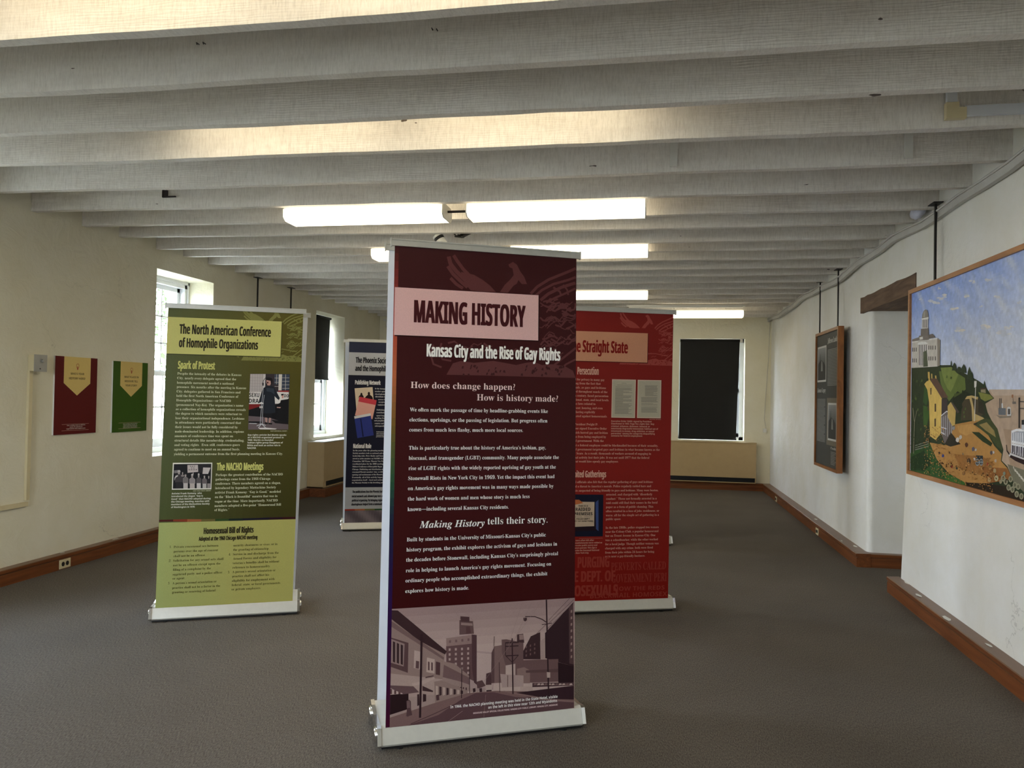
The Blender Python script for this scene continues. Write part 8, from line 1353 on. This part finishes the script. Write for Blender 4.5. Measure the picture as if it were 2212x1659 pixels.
# tall framed text panel
o=empty('framed_text_board',(1.865,8.70,.75)); tag(o,'tall framed dark text panel with two old photographs, hung on two rods','framed panel')
W2,H2=1.0,1.43
q=MB(); fbox(q,0,W2,0,.03,-.055,0); fbox(q,0,W2,H2-.03,H2,-.055,0); fbox(q,0,.03,.03,H2-.03,-.055,0); fbox(q,W2-.03,W2,.03,H2-.03,-.055,0); q.build('frame',M['frame_dark'],o)
P=lambda u,v,l:(-.040-l,-u,v)
s=Sheet(P,W2,H2); s.grid(.03,W2-.03,.03,H2-.03,4,4,lambda u,v:(70,70,66),0); s.build('printed_ground',M['paper'],o)
s=Sheet(P,W2,H2)
s.text('s',(214,212,204),.052,.52,.95,1.29,'Jefferson Landing',.0012,2); s.text('s',(206,204,196),.045,.07,.45,.79,'Lohman’s Legacy',.0012,2)
for i in range(26): s.poly([(.52,1.225-i*.0145),(.95-(.04 if i%5==4 else 0),1.225-i*.0145),(.95-(.04 if i%5==4 else 0),1.219-i*.0145),(.52,1.219-i*.0145)],(150,150,144),.0008)
for i in range(34): s.poly([(.07,.72-i*.0135),(.44-(.05 if i%7==6 else 0),.72-i*.0135),(.44-(.05 if i%7==6 else 0),.7145-i*.0135),(.07,.7145-i*.0135)],(140,140,134),.0008)
for i in range(9): s.poly([(.70,.19-i*.015),(.92-(i%3)*.03,.19-i*.015),(.92-(i%3)*.03,.185-i*.015),(.70,.185-i*.015)],(150,150,144),.0008)
s.text('s',(206,204,196),.024,.70,.93,.215,'Credits',.0012,1)
s.build('lettering',M['paper'],o)
for (a,b,c,d,fr_) in ((.06,.46,.90,1.28,None),(.56,.92,.30,.68,1)):
    s=Sheet(P,W2,H2); s.base=.0006
    if fr_: s.poly([(a-.05,c-.05),(b+.03,c-.05),(b+.03,d+.05),(a-.05,d+.05)],(112,104,88),.0004)
    s.poly([(a,c),(b,c),(b,d),(a,d)],(196,194,186),.0006)
    m_=.02
    s.grid(a+m_,b-m_,c+m_,d-m_,8,16,lambda u,v,c=c,d=d:mixc((40,40,38),(150,150,146),(v-c)/(d-c)*1.1-.1),.0008)
    s.poly([(a+m_,c+m_),(b-m_,c+m_),(b-m_,c+(d-c)*.42),(a+(b-a)*.7,c+(d-c)*.55),(a+(b-a)*.4,c+(d-c)*.62),(a+m_,c+(d-c)*.50)],(58,58,55),.0010)
    s.poly([(a+(b-a)*.42,c+(d-c)*.3),(a+(b-a)*.62,c+(d-c)*.3),(a+(b-a)*.56,c+(d-c)*.56),(a+(b-a)*.46,c+(d-c)*.6)],(130,130,124),.0012)
    s.poly([(a+(b-a)*.30,c+(d-c)*.55),(a+(b-a)*.36,c+(d-c)*.55),(a+(b-a)*.345,c+(d-c)*.8),(a+(b-a)*.325,c+(d-c)*.8)],(40,40,38),.0013)
    s.build('old_photograph',M['paper'],o)
q=MB(); fbox(q,.02,W2-.02,.02,H2-.02,-.038,-.02); q.build('backing_board',M['dark_metal'],o)
# ------------------------------------------------------------------ ceiling odds and ends
o=empty('ceiling_raceway',(1.39,3.838,2.78)); tag(o,'white cable raceway with a beige elbow on the joist at upper right','raceway')
q=MB(); q.box(-.02,.024,-.022,0,.078,.27); q.build('vertical_run',M['raceway'],o)
q=MB(); q.box(.055,.50,-.022,0,.022,.068); q.build('horizontal_run',M['raceway'],o)
q=MB(); q.box(-.026,.030,-.030,0,.008,.085); q.box(.030,.062,-.030,0,.008,.060); q.build('elbow',M['beige'],o)
wires=empty('loose_wires',(0,0,0)); tag(wires,'red, white and brown loose wires drooping between joists at upper right','wire')
for k,c in enumerate(((200,70,70),(190,190,190),(120,100,96))):
    q=MB(); q.tube([(1.50+.02*k,3.62,2.90),(1.62,3.60+.02*k,2.845-.004*k),(1.76,3.58,2.86),(1.88,3.6,2.93)],.0035,6)
    q.build('wire_strand',plain('wire_%s'%'rgb'[k],c,.5),wires,True)
for x,nm in ((.128,'over the red banner'),(1.385,'near the right end')):
    q=MB(); q.box(x-.02,x+.022,4.392,4.404,2.785,3.05); tag(q.build('batten',M['trimwhite']),'narrow white batten on the fourth visible joist, '+nm,'batten')
q=MB(); q.box(-3.505,-3.495,4.90,4.912,2.846,2.905); q.box(-3.505,-3.40,4.90,4.912,2.846,2.856); q.box(-3.51,-3.47,4.905,4.918,2.85,2.90)
tag(q.build('angle_bracket',M['dark_metal']),'small rusty angle bracket on a joist at left','bracket')
# bent nails on the nearest joists
NL=['bent nail at left on the second visible joist, left of its pair','bent nail at left on the second visible joist, right of its pair','bent nail at mid frame on the second visible joist, left of its pair','bent nail at mid frame on the second visible joist, right of its pair','bent nail at right on the front joist, left of its pair','bent nail at right on the front joist, right of its pair']
for k_,(x,y,z) in enumerate(((-1.915,2.895,2.93),(-1.885,2.895,2.93),(-.875,2.895,2.92),(-.855,2.895,2.915),(.335,2.435,2.95),(.36,2.435,2.95))):
    q=MB(); q.tube([(x,y+.004,z),(x,y-.016,z-.001),(x+.006,y-.020,z-.012)],.0022,6); tag(q.build('nail',M['dark_metal'],None,True),NL[k_],'nail','bent nails in the nearest joists')
# track spot and cable just above the maroon banner
o=empty('spotlight',(-1.70,5.97,2.78)); tag(o,'white ceiling spotlight with black band, tip showing above the maroon banner','spotlight')
q=MB(); q.tube([(-.03,0,-.02),(.02,0,-.10)],.042,16); q.build('housing',M['fixture'],o,True)
q=MB(); q.tube([(-.02,0,-.036),(-.006,0,-.058)],.0435,16); q.build('band',M['black_plastic'],o,True)
q=MB(); q.tube([(0,0,.0),(0,0,-.03)],.012,8); q.build('stem',M['black_plastic'],o)
q=MB(); r5=random.Random(5); pts=[]
for k in range(5):
    a0=(-1.60+.05*k,5.97,2.785); q.tube([a0,(-1.58+.03*r5.random(),5.96,2.745),(-1.53+.03*r5.random(),5.95,2.735),(-1.50+.02*k,5.97,2.785)],.006,6)
tag(q.build('cable_bundle',M['black_plastic'],None,True),'bundle of black cable hanging under a joist above the maroon banner','cable')
# sensor on the back wall
o=empty('motion_sensor',(-4.48,12.45,2.70)); tag(o,'small white sensor on a bracket high on the far left wall corner','sensor')
q=MB(); q.box(-.06,.03,-.03,0,.0,.035); q.build('bracket',M['trimwhite'],o); q=MB(); q.tube([(0.02,-.05,.02),(0.02,-.05,-.11)],[.035,.03],12); q.build('head',M['trimwhite'],o,True); q=MB(); q.box(.01,.03,-.06,-.0,.02,.035); q.build('arm',M['trimwhite'],o)
# stuffed plastic bag above the trunking
q=MB(); r6=random.Random(8); rg=[]
for i in range(9):
    f=i/8; rr=.055*math.sin(PI*(.1+.85*f))+.008; rg.append([(1.86+.03*f*0+rr*.7*math.cos(2*PI*k/12)*r6.uniform(.8,1.15)-.01,5.55+.22*f,2.80+rr*.8*math.sin(2*PI*k/12)*r6.uniform(.8,1.1)-.02*f) for k in range(12)])
q.loft(rg); o=q.build('plastic_bag',M['rag'],None,True); tag(o,'crumpled white plastic bag stuffed above the trunking by the painting rod','bag')
q=MB(); q.box(1.83,1.85,5.50,5.55,2.775,2.80); q.build('blue_print',M['bluebag'],o)
# switch with wire on the back wall, right corner
o=empty('wall_box',(1.845,12.46,.93)); tag(o,'small white box with a wire on the back wall in the right corner','switch')
q=MB(); q.box(-.025,.025,-.03,0,0,.06); q.build('box',M['trimwhite'],o); q=MB(); q.tube([(.02,-.006,.06),(-.01,-.006,.22),(.01,-.006,.6),(.045,-.006,1.2),(.06,-.006,1.78)],.0035,6); q.build('wire',M['white_wire'],o,True)
FL=['white paint flake on the near right baseboard ledge, farthest from the camera','white paint flake on the near right baseboard ledge, second from its far end','white paint flake on the near right baseboard ledge, third from its far end','white paint flake on the near right baseboard ledge, closest to the camera','white paint flake on the far right baseboard ledge beside its corner','white paint flake at the edge of the far right baseboard, second from the corner','white paint flake on the far right baseboard ledge below the tall framed panel','white paint flake on the left baseboard ledge above the outlet','white paint flake on the left baseboard ledge nearer the green banner']
# paint chips and wall marks
for i,(x,y,w_) in enumerate(((1.905,6.32-.35,.05),(1.86,5.6,.05),(1.84,5.05,.06),(1.87,4.55,.04),(1.90,7.35,.05),(1.84,7.6,.03),(1.88,8.9,.05),(-4.60,5.3,.03),(-4.59,5.9,.05))):
    q=MB(); r=random.Random(i); q.loft([[(x+w_*.3*math.cos(2*PI*k/6)*r.uniform(.6,1.2),y+w_*math.sin(2*PI*k/6)*r.uniform(.6,1.2),z) for k in range(6)] for z in (.1205,.1222)])
    tag(q.build('paint_flake',M['trimwhite']),FL[i],'paint flake','paint flakes on the baseboard ledges')
# ------------------------------------------------------------------ outside: lawn and trees
q=MB(); q.box(-60,30,-60,60,-.9,-.6); struct(q.build('ground',M['grass']))
def tree(x,y,h_,r0,n,seed,label):
    r=random.Random(seed); o=empty('tree',(x,y,-.6)); tag(o,label,'tree','trees outside the left windows')
    q=MB(); q.tube([(0,0,0),(.1,.05,h_*.3),(0,.1,h_*.55),(.1,0,h_*.8)],[.22,.17,.12,.05],10)
    for k in range(7):
        a=k*.9; z=h_*(.35+.06*k); q.tube([(0,0,z),(math.cos(a)*r0*.4,math.sin(a)*r0*.4,z+h_*.1),(math.cos(a)*r0*.7,math.sin(a)*r0*.7,z+h_*.16)],[.07,.045,.02],6)
    q.build('trunk',M['bark'],o,True)
    q=MB()
    cl=[(r.gauss(0,r0*.42),r.gauss(0,r0*.42),h_*.62+r.gauss(0,h_*.16)) for _ in range(46)]
    for _ in range(n):
        c=cl[r.randrange(len(cl))]; p=Vector((c[0]+r.gauss(0,.42),c[1]+r.gauss(0,.42),c[2]+r.gauss(0,.38)))
        a=Vector((r.uniform(-1,1),r.uniform(-1,1),r.uniform(-1,1))).normalized(); b=a.orthogonal().normalized(); s_=r.uniform(.06,.13)
        q.add([p-a*s_,p+b*s_*.45,p+a*s_,p-b*s_*.45],[(0,1,2,3)])
    q.build('foliage',M['leaf'],o)['kind']='stuff'
tree(-12.5,14.0,8.5,2.2,4200,1,'leafy tree outside, seen through the nearer left window')
tree(-15.0,24.5,9,2.4,4600,2,'leafy tree outside, further along the left wall')
tree(-12.5,36.0,8,2.2,4200,3,'leafy tree outside, beyond the far left window')
